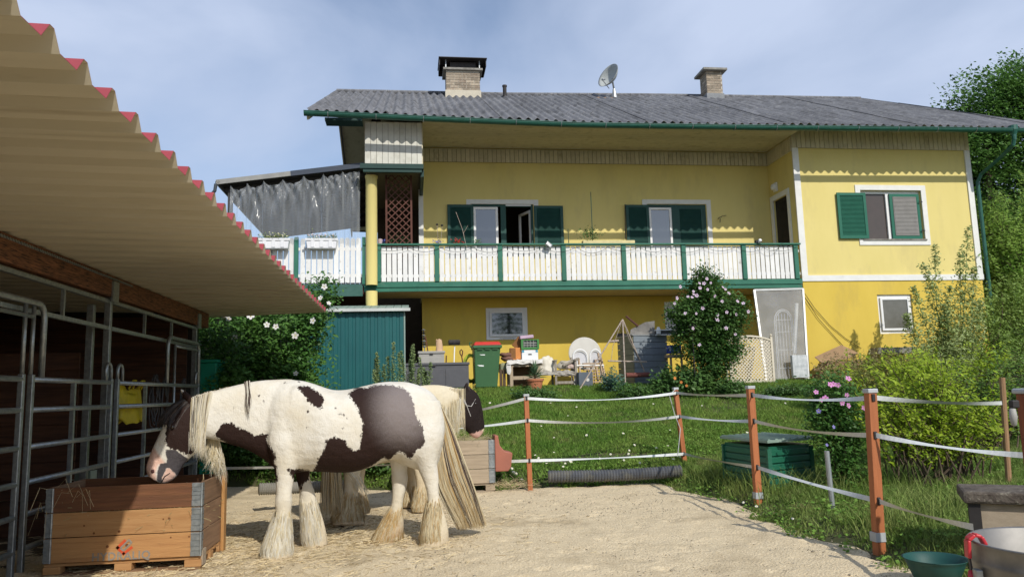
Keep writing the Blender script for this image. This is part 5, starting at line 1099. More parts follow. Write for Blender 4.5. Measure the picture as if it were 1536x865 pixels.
t = thing('lattice_post', (x_, 16.85, zb), 'narrow cream lattice strip half hidden by the flowering bush', 'lattice screen'); part('post', MB().box(x_, x_+.05, 16.83, 16.88, zb-.05, zb+.75), m_lat, t); part('lath_strip', MB().bar((x_-.2, 16.85, zb+.2), (x_, 16.85, zb+.45), .022, .01, up=(0,1,0)), m_lat, t)
# big glazed panel leaning at the balcony
m_al = mat('aluminium_frame', (.62,.62,.60), (.52,.52,.50), rough=.4, metal=.3)
m_dgl = mat('dusty_glass', (.55,.55,.53), (.40,.40,.38), scale=2, rough=.12, spec=.6, alpha=.42)
c00, c10, c11, c01 = at(1150, 575, y=17.1), at(1212, 568, y=17.1), at(1204, 433, y=17.75), at(1131, 435, y=17.75)
t = thing('glazed_panel', ((c00.x+c10.x)/2, 17.1, 1.4), 'large aluminium framed glass panel leaning up against the balcony edge', 'glass panel')
for a, b_ in ((c00, c01), (c10, c11), (c01, c11), (c00, c10)): part('frame', MB().bar(a, b_, .05, .05, up=(0,1,0)), m_al, t)
q = MB(); q.add([c00, c10, c11, c01], [(0,1,2,3)]); part('pane', q, m_dgl, t)
# arched metal ornament behind it
cxx = at(1178, 500, y=17.85).x; t = thing('arched_trellis', (cxx, 17.85, 1.45), 'white arched metal garden trellis standing behind the leaning glass panel', 'trellis'); ra, rb = .24, 3.15; y_ = 17.9
m_wmet = mat('white_metal', (.75,.75,.73), rough=.5)
for r_ in (.24, .20):
    part('arch', MB().tube([(cxx-r_, y_, 1.45)]+[(cxx-r_*math.cos(a_), y_, rb-.24+(r_+.06)*math.sin(a_)) for a_ in np.linspace(0, math.pi, 14)]+[(cxx+r_, y_, 1.45)], .012, 6), m_wmet, t)
for dx in (-.12, -.04, .04, .12): part('upright', MB().tube([(cxx+dx, y_, 1.45), (cxx+dx, y_, rb-.05)], .008, 5), m_wmet, t)
for z_ in (1.75, 2.2, 2.65, 2.95): part('cross_bar', MB().tube([(cxx-.2, y_, z_), (cxx+.2, y_, z_)], .008, 5), m_wmet, t)
q = MB(); a, b_ = at(1195, 455, y=17.8), at(1192, 530, y=17.7); q.tube([a, b_], .045, 8); solo('white_tube', q, m_trim, 'thick white tube leaning upright behind the glass panel', 'tube')
q = MB(); a, b_ = at(1190, 560, y=16.95), at(1211, 532, y=16.95); q.box(a.x, b_.x, 16.95, 17.05, a.z-.1, b_.z); solo('white_box', q, mat('mottled_white_box', (.62,.64,.64), (.40,.43,.44), scale=10), 'mottled white box at the foot of the leaning glass panel', 'box', bevel=.01)
# wood pile with cardboard
m_fw = wood('split_wood', (.36,.22,.12), (.24,.14,.08), 'x', rand=.25); px0, px1 = at(1213, 550, y=17.1).x, at(1300, 550, y=17.1).x
t = thing('wood_pile', ((px0+px1)/2, 17.3, 1.4), 'pile of scrap planks stacked against the yellow wall', 'wood pile')
for k in range(9):
    for j in range(3):
        z_ = 1.42+k*.052; L_ = (px1-px0)*(1-k*.05)*random.uniform(.85, 1); xc = (px0+px1)/2+random.uniform(-.06, .06)+.1; part('plank', MB().obox((xc, 17.0+j*.14, z_), (L_, random.uniform(.07, .13), random.uniform(.03, .055)), (0, random.uniform(-.09, .09), random.uniform(-.16, .16))), m_fw, t)
pl = [at(1222, 535, y=17.3), at(1262, 517, y=17.6), at(1288, 529, y=17.35), at(1270, 537, y=17.1), at(1232, 543, y=17.1)]
q = MB(); q.add(pl + [p+Vector((0, .0, -.015)) for p in pl], [(0,1,2,3,4), (9,8,7,6,5)] + [(i, 5+i, 5+(i+1) % 5, (i+1) % 5) for i in range(5)]); solo('cardboard_sheet', q, mat('brown_cardboard', (.34,.22,.125), (.28,.18,.10)), 'creased brown cardboard sheet covering the plank pile', 'cardboard', base=pl[0])
q = MB(); a, b_ = at(1318, 530, y=17.6), at(1372, 520, y=17.6); q.box(a.x, b_.x, 17.6, 17.95, a.z, b_.z); solo('pale_ledge', q, m_conc, 'pale grey slab lying below the small wing window', 'slab')
# ------------------------------------------------------------------ balcony clutter
def bal_thing(name, px_, py_, y_, lab, cat): p = at(px_, py_, y=y_); return thing(name, p, lab, cat), p
t, p = bal_thing('floodlight', 823, 367, 17.82, 'small silver floodlight clamped tilted on the green handrail', 'floodlight'); part('lamp_body', MB().obox(p, (.16, .07, .10), (0, R(35), R(20))), m_zinc, t, bevel=.01); part('bracket', MB().tube([p, p+Vector((-.02, .05, -.05))], .012, 6), m_black, t); part('lens', MB().obox(p+Vector((.0, -.042, 0)), (.12, .004, .07), (0, R(35), R(20))), m_pvc, t)
t, p = bal_thing('security_camera', 1138, 363, 17.85, 'white security camera mounted on the green handrail', 'camera'); part('camera_body', MB().lathe([(0, -.09), (.04, -.08), (.045, .05), (.035, .07), (0, .07)], p+Vector((.02, 0, .02)), 12, Matrix.Rotation(R(70), 4, 'X')), m_pvc, t, smooth=True); part('bracket', MB().box(p.x-.07, p.x-.02, 17.85, 17.92, p.z-.02, p.z+.05), m_black, t); part('lens', MB().lathe([(0, 0), (.02, 0)], p+Vector((.02, -.1, -.01)), 10, Matrix.Rotation(R(90), 4, 'X')), m_black, t)
part('cable', MB().tube(bez(p+Vector((0, -.02, 0)), p+Vector((.62, -.02, -.03)), .22, 10), .006, 4), mat('cable_grey', (.06,.07,.06)), t)
m_tomato = mat('tomato_leaf', (.06,.13,.03), (.10,.18,.05), island=.3, trans=.2)
pb_ = at(886, 362, y=18.3); t = thing('planter_with_stake', (pb_.x, 18.3, 4.72), 'cream planter box holding a leafy tomato plant tied to a tall stake', 'potted plant')
a, b_ = at(874, 362, y=18.3), at(952, 370, y=18.3); part('planter', MB().box(a.x, b_.x, 18.25, 18.45, 4.70, a.z+.02), mat('cream_planter', (.66,.58,.30)), t, bevel=.01); part('stake', MB().tube([at(889, 362, y=18.35), at(886, 288, y=18.35)], .010, 5), m_dgreen, t)
P = np.array([np.array(at(885, 352, y=18.35))+rng.normal(0, 1, 3)*np.array([.13, .08, .09]) for _ in range(320)]); leaves('foliage', P, .028, m_tomato, t, off=t.location)
q = MB(); q.tube([at(853, 364, y=18.3), at(852, 343, y=18.3)], .008, 5); solo('thin_stake', q, m_dgreen, 'short thin green stake between the floodlight and the tomato plant', 'stake')
q = MB(); q.tube([at(700, 372, y=17.84), at(694, 345, y=18.1), at(684, 318, y=18.1)], .006, 4); q.tube([at(695, 350, y=18.1), at(702, 338, y=18.1)], .004, 4); solo('bare_twig', q, m_pole, 'thin bare forked twig standing in front of the left green shutter', 'twig')
def flower_pot(px_, colr, lab, cname):
    p = at(px_, 362, y=18.15); t = thing('flower_pot', (p.x, 18.15, 4.6), lab, 'flower pot', 'flower pots behind the balcony rail'); part('pot', MB().lathe([(0, 0), (.07, 0), (.10, .2), (0, .2)], (p.x, 18.15, 4.6), 12), m_ter, t)
    P = np.array([np.array((p.x, 18.15, 4.92))+rng.normal(0, 1, 3)*np.array([.07, .04, .05]) for _ in range(90)]); leaves('foliage', P, .02, m_tomato, t, off=t.location)
    P = np.array([np.array((p.x, 18.1, 5.0))+rng.normal(0, 1, 3)*np.array([.055, .03, .035]) for _ in range(46)]); leaves('blossom', P, .018, mat('blossom_'+cname, colr), t, off=t.location, ar=.9)
    return t, p
t, p = flower_pot(656, (.12,.16,.55), 'small pot of blue flowers behind the handrail left of the first shutter', 'blue')
for dx, z_ in ((.06, 5.40), (.0, 5.42)): part('stem', MB().tube([(p.x+.02+dx, 18.15, 4.9), (p.x+dx*2, 18.15, z_)], .005, 4), m_pole, t); part('seed_head', MB().lathe([(0, -.03), (.03, -.01), (.03, .01), (0, .03)], (p.x+dx*2, 18.15, z_), 8), m_black, t)
flower_pot(687, (.60,.03,.02), 'small pot of red flowers behind the handrail in front of the left shutter', 'red'); flower_pot(716, (.10,.2,.04), 'small pot of green seedlings behind the handrail in front of the white sash', 'green')
flower_pot(573, (.10,.14,.50), 'pot of blue flowers beside the yellow column on the balcony', 'blue')
p = at(570, 354, y=18.05); solo('watering_jug', MB().lathe([(0, 0), (.05, 0), (.06, .15), (.045, .16), (0, .16)], (p.x, 18.05, 4.88), 14), mat('pale_pink_plastic', (.55,.42,.42)), 'pale pink jug beside the yellow column on the balcony', 'jug', base=(p.x, 18.05, 4.88))
P = np.array([(rng.uniform(-.5, .02), 18.2+rng.uniform(-.05, .05), 4.9+abs(rng.normal(0, .14))) for _ in range(420)]); t = thing('trellis_climber', (-.25, 18.2, 4.8), 'dark leafy climbing plant at the foot of the brown trellis', 'climbing plant'); leaves('foliage', P, .03, mat('dark_climber_leaf', (.03,.06,.02), (.05,.085,.03), island=.3), t, off=t.location); part('pot', MB().box(-.5, .0, 18.15, 18.3, 4.6, 4.85), m_ter, t)
# satellite dish
dc = at(918, 118, y=22.6); t = thing('satellite_dish', (dc.x+.1, 22.7, 10.3), 'grey satellite dish on a short mast at the roof ridge', 'satellite dish')
M_ = Matrix.Rotation(R(-60), 4, 'Z') @ Matrix.Rotation(R(68), 4, 'X')
pr = [(r_, .22*r_*r_/.16-.05) for r_ in np.linspace(0, .42, 9)]
q = MB().lathe(pr + [(p_[0], p_[1]-.012) for p_ in pr[::-1]], dc, 32, M_.to_3x3()); part('dish', q, mat('pale_grey_dish', (.40,.42,.41), (.34,.36,.35), rough=.45), t, smooth=True)
lnb = dc + M_.to_3x3() @ Vector((0, -.30, .36)); lo_ = dc + M_.to_3x3() @ Vector((0, -.40, .0))
part('feed_arm', MB().tube([lo_, lnb], .014, 6), m_zinc, t); part('receiver', MB().tube([lnb, lnb+(dc-lnb).normalized()*.12], .035, 8), m_zinc, t)
part('mast', MB().tube([at(922, 148, y=22.8), at(921, 134, y=22.8)], [.09, .045], 10), m_zinc, t); part('clamp', MB().tube([at(921, 134, y=22.8), dc], .03, 6), m_zinc, t)
part('foot_plate', MB().obox(at(908, 149, y=22.7), (.75, .25, .03)), m_fw, t)
# teal bin behind hedge
a, b_ = at(300, 541, y=12.7), at(322, 541, y=12.7); q = MB(); taper(q, a.x+.02, b_.x+.0, a.x, b_.x+.03, 12.75, 13.2, 12.7, 13.3, .0, a.z-.03); t = thing('teal_bin', (a.x+.2, 13, 0), 'bright teal plastic bin at the end of the stall beside the hedge', 'bin'); m_teal = mat('bright_teal_plastic', (.01,.22,.14), (.012,.25,.16), rough=.5); part('bin_body', q, m_teal, t, bevel=.02); part('lid', MB().box(a.x-.04, b_.x+.06, 12.66, 13.34, a.z-.028, a.z+.02), m_teal, t, bevel=.012)

# ------------------------------------------------------------------ big green ribbed storage box on the bank
m_gb = mat('dark_green_ribbed_steel', (.012,.105,.06), (.016,.12,.07), rough=.4, spec=.5, dirt=(.05,.11,.07), dscale=4, dlo=.6, dhi=.9)
m_gbl = mat('grey_green_lid', (.27,.35,.30), (.22,.30,.25), rough=.5)
c0 = at(1157, 735, z=.14); c1 = at(1220, 727, z=.14); e1 = (c1-c0).normalized(); W_ = (c1-c0).length; e2 = Vector((-e1.y, e1.x, 0))
cfar = at(1088, 702, z=.30); e2 = Vector((cfar.x-c0.x, cfar.y-c0.y, 0)); L_ = e2.length; e2.normalize()
HT = .58
t = thing('garden_storage_box', c0.lerp(cfar, .5), 'dark green ribbed metal storage box with grey lid in the grass behind the tape fence', 'storage box')
def P3(u_, v_, z_): return Vector((c0.x, c0.y, .10)) + e1*u_ + e2*v_ + Vector((0, 0, z_))
q = MB(); q.prism([P3(.01, .01, -.1), P3(W_-.01, .01, -.1), P3(W_-.01, L_-.01, -.1), P3(.01, L_-.01, -.1)], (0, 0, HT+.05)); part('core', q, m_gb, t)
for k in range(6):
    z0 = .015+k*.082
    part('front_rib', MB().prism([P3(.03, -.012, z0), P3(W_-.03, -.012, z0), P3(W_-.03, -.012, z0+.066), P3(.03, -.012, z0+.066)], e2*.015), m_gb, t, bevel=.006); part('side_rib', MB().prism([P3(-.012, .03, z0), P3(-.012, .03, z0+.066), P3(-.012, L_-.03, z0+.066), P3(-.012, L_-.03, z0)], e1*.015), m_gb, t, bevel=.006)
for u_, v_ in ((0, 0), (W_, 0), (0, L_)): part('corner_post', MB().obox(P3(u_, v_, .22), (.05, .05, HT)), m_gb, t)
q = MB(); q.prism([P3(-.04, -.04, HT), P3(W_+.04, -.04, HT), P3(W_+.04, L_+.03, HT+.0), P3(-.04, L_+.03, HT)], (0, 0, .03)); li = part('lid', q, m_gbl, t)
for k in range(7):
    u_ = .0+(W_)*k/6; part('lid_rib', MB().bar(P3(u_, -.03, HT+.036), P3(u_, L_+.02, HT+.036), .028, .014), m_gbl, li)
# ------------------------------------------------------------------ tape fence
m_post = wood('red_brown_stained_post', (.42,.145,.055), (.33,.11,.04), 'z', rough=.6, rand=.1)
m_tape = mat('white_electric_tape', (.62,.64,.62), (.52,.54,.53), scale=40, rough=.6); m_cap = mat('grey_post_cap', (.45,.47,.48), (.38,.40,.41), rough=.5)
fen = thing('tape_fence', (3.7, 8, .1), 'electric tape paddock fence of red brown posts with three white tapes', 'fence')
posts = [((1317,808),(1305,585),5.79),((1137,745),(1125,580),8.24),((1028,708),(1013,582),11.17),((795,722),(789,592),10.59)]
FP = []
def fpost(a, b_, w_=.075):
    q = MB(); q.bar(a, b_-Vector((0,0,.02)), w_, w_, up=(0,1,0)); po = part('post', q, m_post, fen, bevel=.004); part('cap', MB().obox(b_-Vector((0,0,.005)), (w_+.015, w_+.015, .035)), m_cap, po, bevel=.006); return po
POS = []
for (bp_, tp_, yy) in posts:
    b_ = at(*bp_, y=yy); tp2 = at(*tp_, y=yy); w_ = .072 if yy < 9 else .065; a = Vector((b_.x, yy, G(b_.x, yy)-.05)); po = fpost(a, tp2, w_); POS.append((a, tp2, po))
    if yy < 9: part('ground_sleeve', MB().obox(Vector((b_.x, yy, b_.z+.02)), (w_+.012, w_+.012, .07)), m_cap, po)
pr_ = at(1538, 578, y=4.6); aR = Vector((pr_.x+.0, 4.6, 0)); 
def on(i, py_): # point on post i at photo row py_
    a, b_, _ = POS[i]; yy = a.y; 
    z = at(posts[i][1][0]+(posts[i][0][0]-posts[i][1][0])*(py_-posts[i][1][1])/(posts[i][0][1]-posts[i][1][1]), py_, y=yy); return z+Vector((0, -.045, 0))
rows_ = [((596, 592, 589, 597), 0), ((652, 631, 624, 630), 1), ((750, 700, 680, 690), 2)]   # rows on post0..3
leftend = [at(560, 640, y=11.6), at(560, 645, y=11.6), at(322, 702, y=12.1)]
rightend = [at(1503, 604, y=7.5), at(1545, 683, y=4.8), at(1460, 790, y=4.25)]
def ribbon(a, b_, sag, wd=.038, tw=0):
    n_ = 28; V = []
    for i in range(n_+1):
        t_ = i/n_; p = a.lerp(b_, t_); p.z -= sag*4*t_*(1-t_); an = tw*math.sin(t_*math.pi)*1.4; d = (b_-a).normalized(); s_ = d.cross(Vector((0,0,1))).normalized(); u_ = Vector((0,0,1))*math.cos(an)+s_*math.sin(an); V.append((p+u_*wd/2, p-u_*wd/2))
    return MB().grid([[v[0] for v in V], [v[1] for v in V]])
for ys_, k in rows_:
    pts = [rightend[k], on(0, ys_[0]), on(1, ys_[1]), on(2, ys_[2]), on(3, ys_[3]), leftend[k]]
    for j, (a, b_) in enumerate(zip(pts[:-1], pts[1:])): part('tape', ribbon(a, b_, (.02, .035, .02, .06, .05)[j] if k < 2 else .012, .04, (.9 if (j+k) % 2 else -.7)), m_tape, fen)
    for j in range(4): part('insulator', MB().obox(pts[j+1]+Vector((0, .012, 0)), (.028, .03, .06)), m_black, POS[j][2], bevel=.005)
q = MB(); p = POS[2][1]; q.tube([p+Vector((0,-.05,0)), p+Vector((-.12,-.06,-.1)), p+Vector((-.05,-.06,-.4)), p+Vector((.02,-.07,-.6)), p+Vector((-.05,-.08,-1.0))], .006, 4); part('loose_wire', q, m_tape, fen)
# metal stake, wooden stakes
for (p0, p1, yy, m, lab, w_) in (((1240, 676), (1249, 758), 7.3, m_zinc, 'short grey metal stake between the green storage box and the third fence post', .025), ((1411, 562), (1411, 625), 8.2, wood('tan_stake', (.30,.17,.09), (.22,.12,.06), 'z'), 'tan wooden stake standing inside the yellow green bush', .03), ((1503, 566), (1504, 650), 7.6, wood('tan_stake2', (.32,.19,.10), (.24,.14,.07), 'z'), 'tan wooden stake near the right edge of the picture holding the top tape', .03)):
    a, b_ = at(*p0, y=yy), at(*p1, y=yy); b_.z = G(b_.x, yy)-.1 if lab.startswith('short') else G(b_.x, yy)-.1
    solo('stake', MB().tube([a, a.lerp(b_, .5), b_], w_, 10), m, lab, 'stake', smooth=False, base=b_)
# ------------------------------------------------------------------ right foreground
bp_ = at(1549, 590, y=4.5); t = thing('capped_post', (bp_.x, 4.5, 0), 'square brown post with a grey cap at the right edge of the picture', 'post')
part('post_body', MB().box(bp_.x-.055, bp_.x+.08, 4.45, 4.58, 0, bp_.z-.0), wood('dark_orange_post', (.27,.085,.035), (.20,.06,.028), 'z'), t, bevel=.004); part('cap', MB().box(bp_.x-.07, bp_.x+.095, 4.43, 4.60, bp_.z, bp_.z+.035), m_cap, t, bevel=.012)
ib = at(1520, 625, y=4.42); t = thing('gate_handle', ib, 'white and black tape gate handle hooked on the capped post', 'gate handle'); part('white_grip', MB().lathe([(0, -.06), (.016, -.05), (.024, 0), (.018, .05), (0, .06)], ib, 12), m_lg, t, smooth=True); part('black_clip', MB().obox(ib+Vector((.015, 0, .08)), (.05, .04, .05)), m_black, t, bevel=.008)
# planter with dark rim, turned so that its left side faces the viewer's sight line
a = at(1452, 752, y=5.1); d1 = Vector((.84, -.54, 0)); d2 = Vector((.54, .84, 0)); zt = a.z+.075
t = thing('lidded_planter', (a.x+.4, 5.0, 0), 'square planter with a dark mossy slab rim and pale side in the right foreground', 'planter')
def rb(u0, u1, v0, v1, z0, z1):
    return MB().prism([Vector((a.x, 5.1, z0))+d1*u_+d2*v_ for u_, v_ in ((u0, v0), (u1, v0), (u1, v1), (u0, v1))], (0, 0, z1-z0))
part('rim_slab', rb(-.03, .9, -.03, .45, zt-.085, zt), mat('mossy_dark_slab', (.07,.055,.045), (.13,.11,.09), scale=9, rough=.95, bump=1.2, bscale=30, c3=(.25,.23,.18)), t, bevel=.018)
part('pale_side', rb(.075, .85, .02, .42, 0, zt-.086), wood('pale_side_panel', (.42,.34,.25), (.36,.29,.21), 'x', rand=0), t); part('corner_leg', rb(.0, .074, 0, .07, 0, zt-.086), m_black, t)
# galvanised tub
m_dr = mat('drum_steel', (.24,.23,.215), (.17,.165,.155), scale=6, rough=.5, metal=.55, dirt=(.32,.31,.30), dscale=7, dlo=.6, dhi=.8)
HZ = .60; dr = .38; dl = at(1453, 806, z=HZ); vdir = Vector((dl.x, dl.y, 0)).normalized(); sd = Vector((vdir.y, -vdir.x, 0)); ct = Vector((dl.x, dl.y, 0)) + sd*dr*.985 + vdir*.03; dcx, dcy = ct.x, ct.y
t = thing('steel_tub', (dcx, dcy, 0), 'round galvanised steel tub with a pink label at the right foreground corner', 'tub'); k_ = dr/.29
prof = [(.27, 0), (.285, .18), (.29, .20), (.285, .22), (.287, HZ-.1), (.292, HZ-.09), (.287, HZ-.08), (.287, HZ-.01), (.295, HZ), (.289, HZ+.006), (.279, HZ), (.276, .06), (0, .05)]
prof = [(r_*k_, z_) for r_, z_ in prof]
part('tub_body', MB().lathe(prof, (dcx, dcy, 0), 72), m_dr, t, smooth=True)
lab0 = at(1506, 862, y=dcy); an0, an1 = R(238), R(285)
q = MB().grid([[Vector((dcx+(dr+.0015)*math.cos(a_), dcy+(dr+.0015)*math.sin(a_), z_)) for a_ in np.linspace(an0, an1, 14)] for z_ in (HZ-.30, HZ-.155)]); part('pink_label', q, mat('faded_pink_label', (.60,.16,.20), (.55,.14,.18), rough=.5), t)
me2 = text_mesh('O', .05, .002); me2.materials.append(mat('white_print', (.7,.6,.58))); o = bpy.data.objects.new('label_print', me2); COL.objects.link(o); o.parent = t; aa = R(248); o.location = Vector((dcx+(dr+.004)*math.cos(aa), dcy+(dr+.004)*math.sin(aa), HZ-.22)) - wloc(t); o.rotation_euler = (R(90), 0, aa+R(90))
m_rc = mat('red_strap_plastic', (.55,.04,.045), (.48,.03,.04), rough=.4); er = (-sd*.93-vdir*.36).normalized(); aa = math.atan2(er.y, er.x)
t = thing('red_clamp', ct+er*dr+Vector((0,0,HZ)), 'red plastic hook strap clipped over the rim of the steel tub', 'clamp')
tn = Vector((-er.y, er.x, 0)); D0 = dr-.29
pth = [ct+er*(.245+D0)+Vector((0,0,HZ-.01)), ct+er*(.262+D0)+Vector((0,0,HZ+.028)), ct+er*(.29+D0)+Vector((0,0,HZ+.035)), ct+er*(.318+D0)+Vector((0,0,HZ+.012)), ct+er*(.322+D0)+Vector((0,0,HZ-.07))]
q = MB()
for a_, b2 in zip(pth[:-1], pth[1:]): q.bar(a_, b2, .05, .016, up=tuple(er))
part('hook', q, m_rc, t, bevel=.006); part('strap', MB().bar(ct+er*(.318+D0)+Vector((0,0,HZ-.07)), ct+er*(.312+D0)+Vector((0,0,HZ-.14)), .018, .008, up=tuple(er)), m_black, t)
part('lower_hook', MB().tube([ct+er*(.312+D0)+Vector((0,0,HZ-.13)), ct+er*(.325+D0)+tn*.02+Vector((0,0,HZ-.17)), ct+er*(.318+D0)-tn*.012+Vector((0,0,HZ-.21)), ct+er*(.318+D0)-tn*.02+Vector((0,0,HZ-.3))], .017, 8), m_rc, t, smooth=True); part('bolt_plate', MB().obox(ct+er*(.305+D0)+tn*.045+Vector((0,0,HZ-.135)), (.03, .045, .05), (0, 0, aa)), m_galv, t, bevel=.004)
# dark green tub
tb = at(1418, 850, z=.16); t = thing('rubber_tub', (tb.x+.03, tb.y+.1, 0), 'dark green rubber feed bowl standing on the ground left of the steel tub', 'feed bowl'); part('bowl', MB().lathe([(0, .012), (.12, .012), (.175, .15), (.19, .185), (.20, .188), (.185, .175), (.165, .14), (.115, .03), (0, .03)], (tb.x+.04, tb.y+.15, 0), 40), mat('dark_green_rubber', (.01,.06,.055), (.015,.075,.065), rough=.55), t, smooth=True)
# ------------------------------------------------------------------ vegetation
def fol(name, c1, c2, isl=.32, tr=.3, c3=None): return mat(name, c1, c2, scale=1.6, island=isl, trans=tr, rough=.5, spec=.3, c3=c3)
m_hib = fol('hibiscus_leaf', (.05,.135,.025), (.10,.21,.04)); m_hib2 = fol('hibiscus_leaf_dark', (.04,.11,.024), (.085,.17,.035))
m_yg = fol('yellow_green_leaf', (.28,.41,.03), (.42,.52,.05), tr=.5); m_wil = fol('willow_leaf', (.22,.38,.07), (.34,.48,.11), tr=.5)
m_oak = fol('dark_tree_leaf', (.06,.15,.03), (.13,.25,.05)); m_weed = fol('grey_green_weed_leaf', (.17,.24,.09), (.27,.33,.14)); m_gc = fol('low_plant_leaf', (.05,.12,.03), (.10,.19,.045))
m_bark = wood('brown_bark', (.11,.08,.055), (.06,.045,.03), 'z', rough=.95)
def crown_pts(lobes, n, clump=.10, shell=.45, per=26, flat=1.0):
    vol = np.array([l[3]*l[4]*l[5] for l in lobes])**.66; vol /= vol.sum(); P = []
    nc = max(1, n//per)
    for l, v in zip(lobes, vol):
        k = max(2, int(nc*v)); d = rng.normal(0, 1, (k, 3)); d /= np.linalg.norm(d, axis=1)[:, None]
        r_ = (shell+(1-shell)*rng.random(k)**.6)[:, None]*(1+.10*np.clip(rng.normal(0, 1, k), -1.5, 1.3))[:, None]
        c = np.array(l[:3]) + d*r_*np.array(l[3:6]); cs = clump*rng.uniform(.5, 1.4, k)
        pp = c[:, None]+np.clip(rng.normal(0, 1, (k, per, 3)), -1.9, 1.9)*cs[:, None, None]*np.array([1, 1, flat]); P.append(pp.reshape(-1, 3))
    return np.concatenate(P)
def limbs(mb, base, tips, r0, n=5):
    for t_ in tips:
        t_ = Vector(t_); b_ = Vector(base); pts = []; rr = []
        off = Vector((random.uniform(-.1, .1), random.uniform(-.1, .1), 0))*(t_-b_).length
        for i in range(n+1):
            u_ = i/n; p = b_.lerp(t_, u_)+off*math.sin(u_*math.pi)+Vector((0,0,.08*(t_-b_).length*math.sin(u_*math.pi))); pts.append(p); rr.append(r0*(1-.8*u_))
        mb.tube(pts, rr, 7)
def plant(name, base, lab, cat, lobes, n, size, m, clump=.10, shell=.45, stems=6, r0=.03, grp=None, per=26, ar=.55, crownname='foliage', up=.3, nb=None):
    t = thing(name, base, lab, cat, grp); P = crown_pts(lobes, n, clump, shell, per)
    zb = gz(P[:, 0], P[:, 1]) if name != 'x' else 0; P = P[P[:, 2] > zb+.01]
    leaves(crownname, P, rng.uniform(size*.6, size*1.25, len(P)), m, t, off=base, ar=ar, up=up, nbias=nb)
    q = MB(); tips = []
    for i in range(stems):
        l_ = lobes[i % len(lobes)]; tips.append((l_[0]+random.uniform(-.6, .6)*l_[3], l_[1]+random.uniform(-.4, .4)*l_[4], l_[2]+random.uniform(0, .8)*l_[5]))
    limbs(q, base, tips, r0); part('stem' if r0 < .08 else 'trunk', q, m_bark, t, smooth=True); return t
def hibflower(colr, cen, nm):
    q = MB()
    for k in range(5):
        a_ = 2*math.pi*k/5; d = Vector((math.cos(a_), math.sin(a_), 0)); s_ = Vector((-d.y, d.x, 0)); q.add([(0,0,0), d*.025-s_*.018+Vector((0,0,.012)), d*.045-s_*.014+Vector((0,0,.016)), d*.05+Vector((0,0,.013)), d*.045+s_*.014+Vector((0,0,.016)), d*.025+s_*.018+Vector((0,0,.012))], [(0,1,2,3,4,5)])
    q.k = 1; q.lathe([(.012, .003), (.006, .008), (.003, .03), (0, .032)], n=6)
    me = q.mesh('flower'); me.materials.append(colr); me.materials.append(cen); return me
m_wf = mat('white_petal', (.80,.79,.76), (.74,.72,.70), rough=.7, trans=.2); m_pf = mat('pink_petal', (.66,.52,.68), (.76,.66,.76), rough=.7, trans=.2); m_pf2 = mat('bright_pink_petal', (.66,.26,.58), (.72,.35,.62), rough=.7, trans=.2)
m_cenr = mat('crimson_flower_centre', (.40,.02,.08)); m_ceny = mat('cream_flower_centre', (.6,.5,.2))
fw_, fpk, fbp = hibflower(m_wf, m_ceny, 'w'), hibflower(m_pf, m_cenr, 'p'), hibflower(m_pf2, m_ceny, 'b')
def flowers(t, me, pix, yfun, s=1.0):
    for (a, b_) in pix:
        p = at(a, b_, y=yfun(a, b_)); o = bpy.data.objects.new('flower', me); COL.objects.link(o); o.parent = t; o.location = p-wloc(t); o.rotation_euler = (R(random.uniform(55, 100)), R(random.uniform(-25, 25)), R(random.uniform(-30, 30))); o.scale = [s*random.uniform(.75, 1.15)]*3
def spray(name, base, lab, cat, stems, m, size=.04, ar=.45, gap=.03, r0=.012, grp=None, jit=.02, side=2, twigs=3):
    """shrub of arching stems with leaves set along stem and side twigs; stems: list of (start, tip, bow)"""
    t = thing(name, base, lab, cat, grp); q = MB(); P = []
    for (A, B, bow) in stems:
        A, B = Vector(A), Vector(B); L = (B-A).length; o_ = Vector((random.uniform(-1, 1), random.uniform(-1, 1), 0))*bow*L; pts = [A.lerp(B, u_)+o_*math.sin(u_*math.pi)+Vector((0,0,.12*L*math.sin(u_*math.pi))) for u_ in np.linspace(0, 1, 8)]
        q.tube(pts, [r0*(1-.8*u_) for u_ in np.linspace(0, 1, 8)], 5, cap=False)
        def along(pp, u0, gp):
            n_ = max(2, int((pp[-1]-pp[0]).length/gp))
            for i in range(n_):
                u_ = u0+(1-u0)*(i+random.random())/n_; k = min(int(u_*(len(pp)-1)), len(pp)-2); c_ = pp[k].lerp(pp[k+1], u_*(len(pp)-1)-k)
                for _ in range(side): P.append(np.array(c_)+rng.normal(0, jit, 3))
        along(pts, .3, gap)
        for _ in range(twigs):
            u_ = random.uniform(.3, .9); k = int(u_*7); a_ = pts[k]; d = Vector((random.gauss(0, 1), random.gauss(0, .8), abs(random.gauss(.5, .4)))).normalized()*L*random.uniform(.15, .34); tw = [a_, a_+d*.5+Vector((0,0,.01)), a_+d]; q.tube(tw, [r0*.4, r0*.3, r0*.12], 4, cap=False); along(tw, .1, gap*.9)
    part('stem', q, m_bark, t); P = np.array(P); leaves('foliage', P, rng.uniform(size*.55, size*1.2, len(P)), m, t, off=base, ar=ar, up=.5); return t
def fan(cx, cy, cz, n, w_, h0, h1, dep=.4, lean=.3):
    out = []
    for _ in range(n):
        x_ = random.gauss(0, .12); y_ = random.gauss(0, .12); u_ = random.uniform(-1, 1); h_ = random.uniform(h0, h1)*(1-.35*u_*u_); out.append(((cx+x_, cy+y_, cz-.03), (cx+u_*w_, cy+random.uniform(-dep, dep), cz+h_), lean*random.uniform(.1, .5)))
    return out
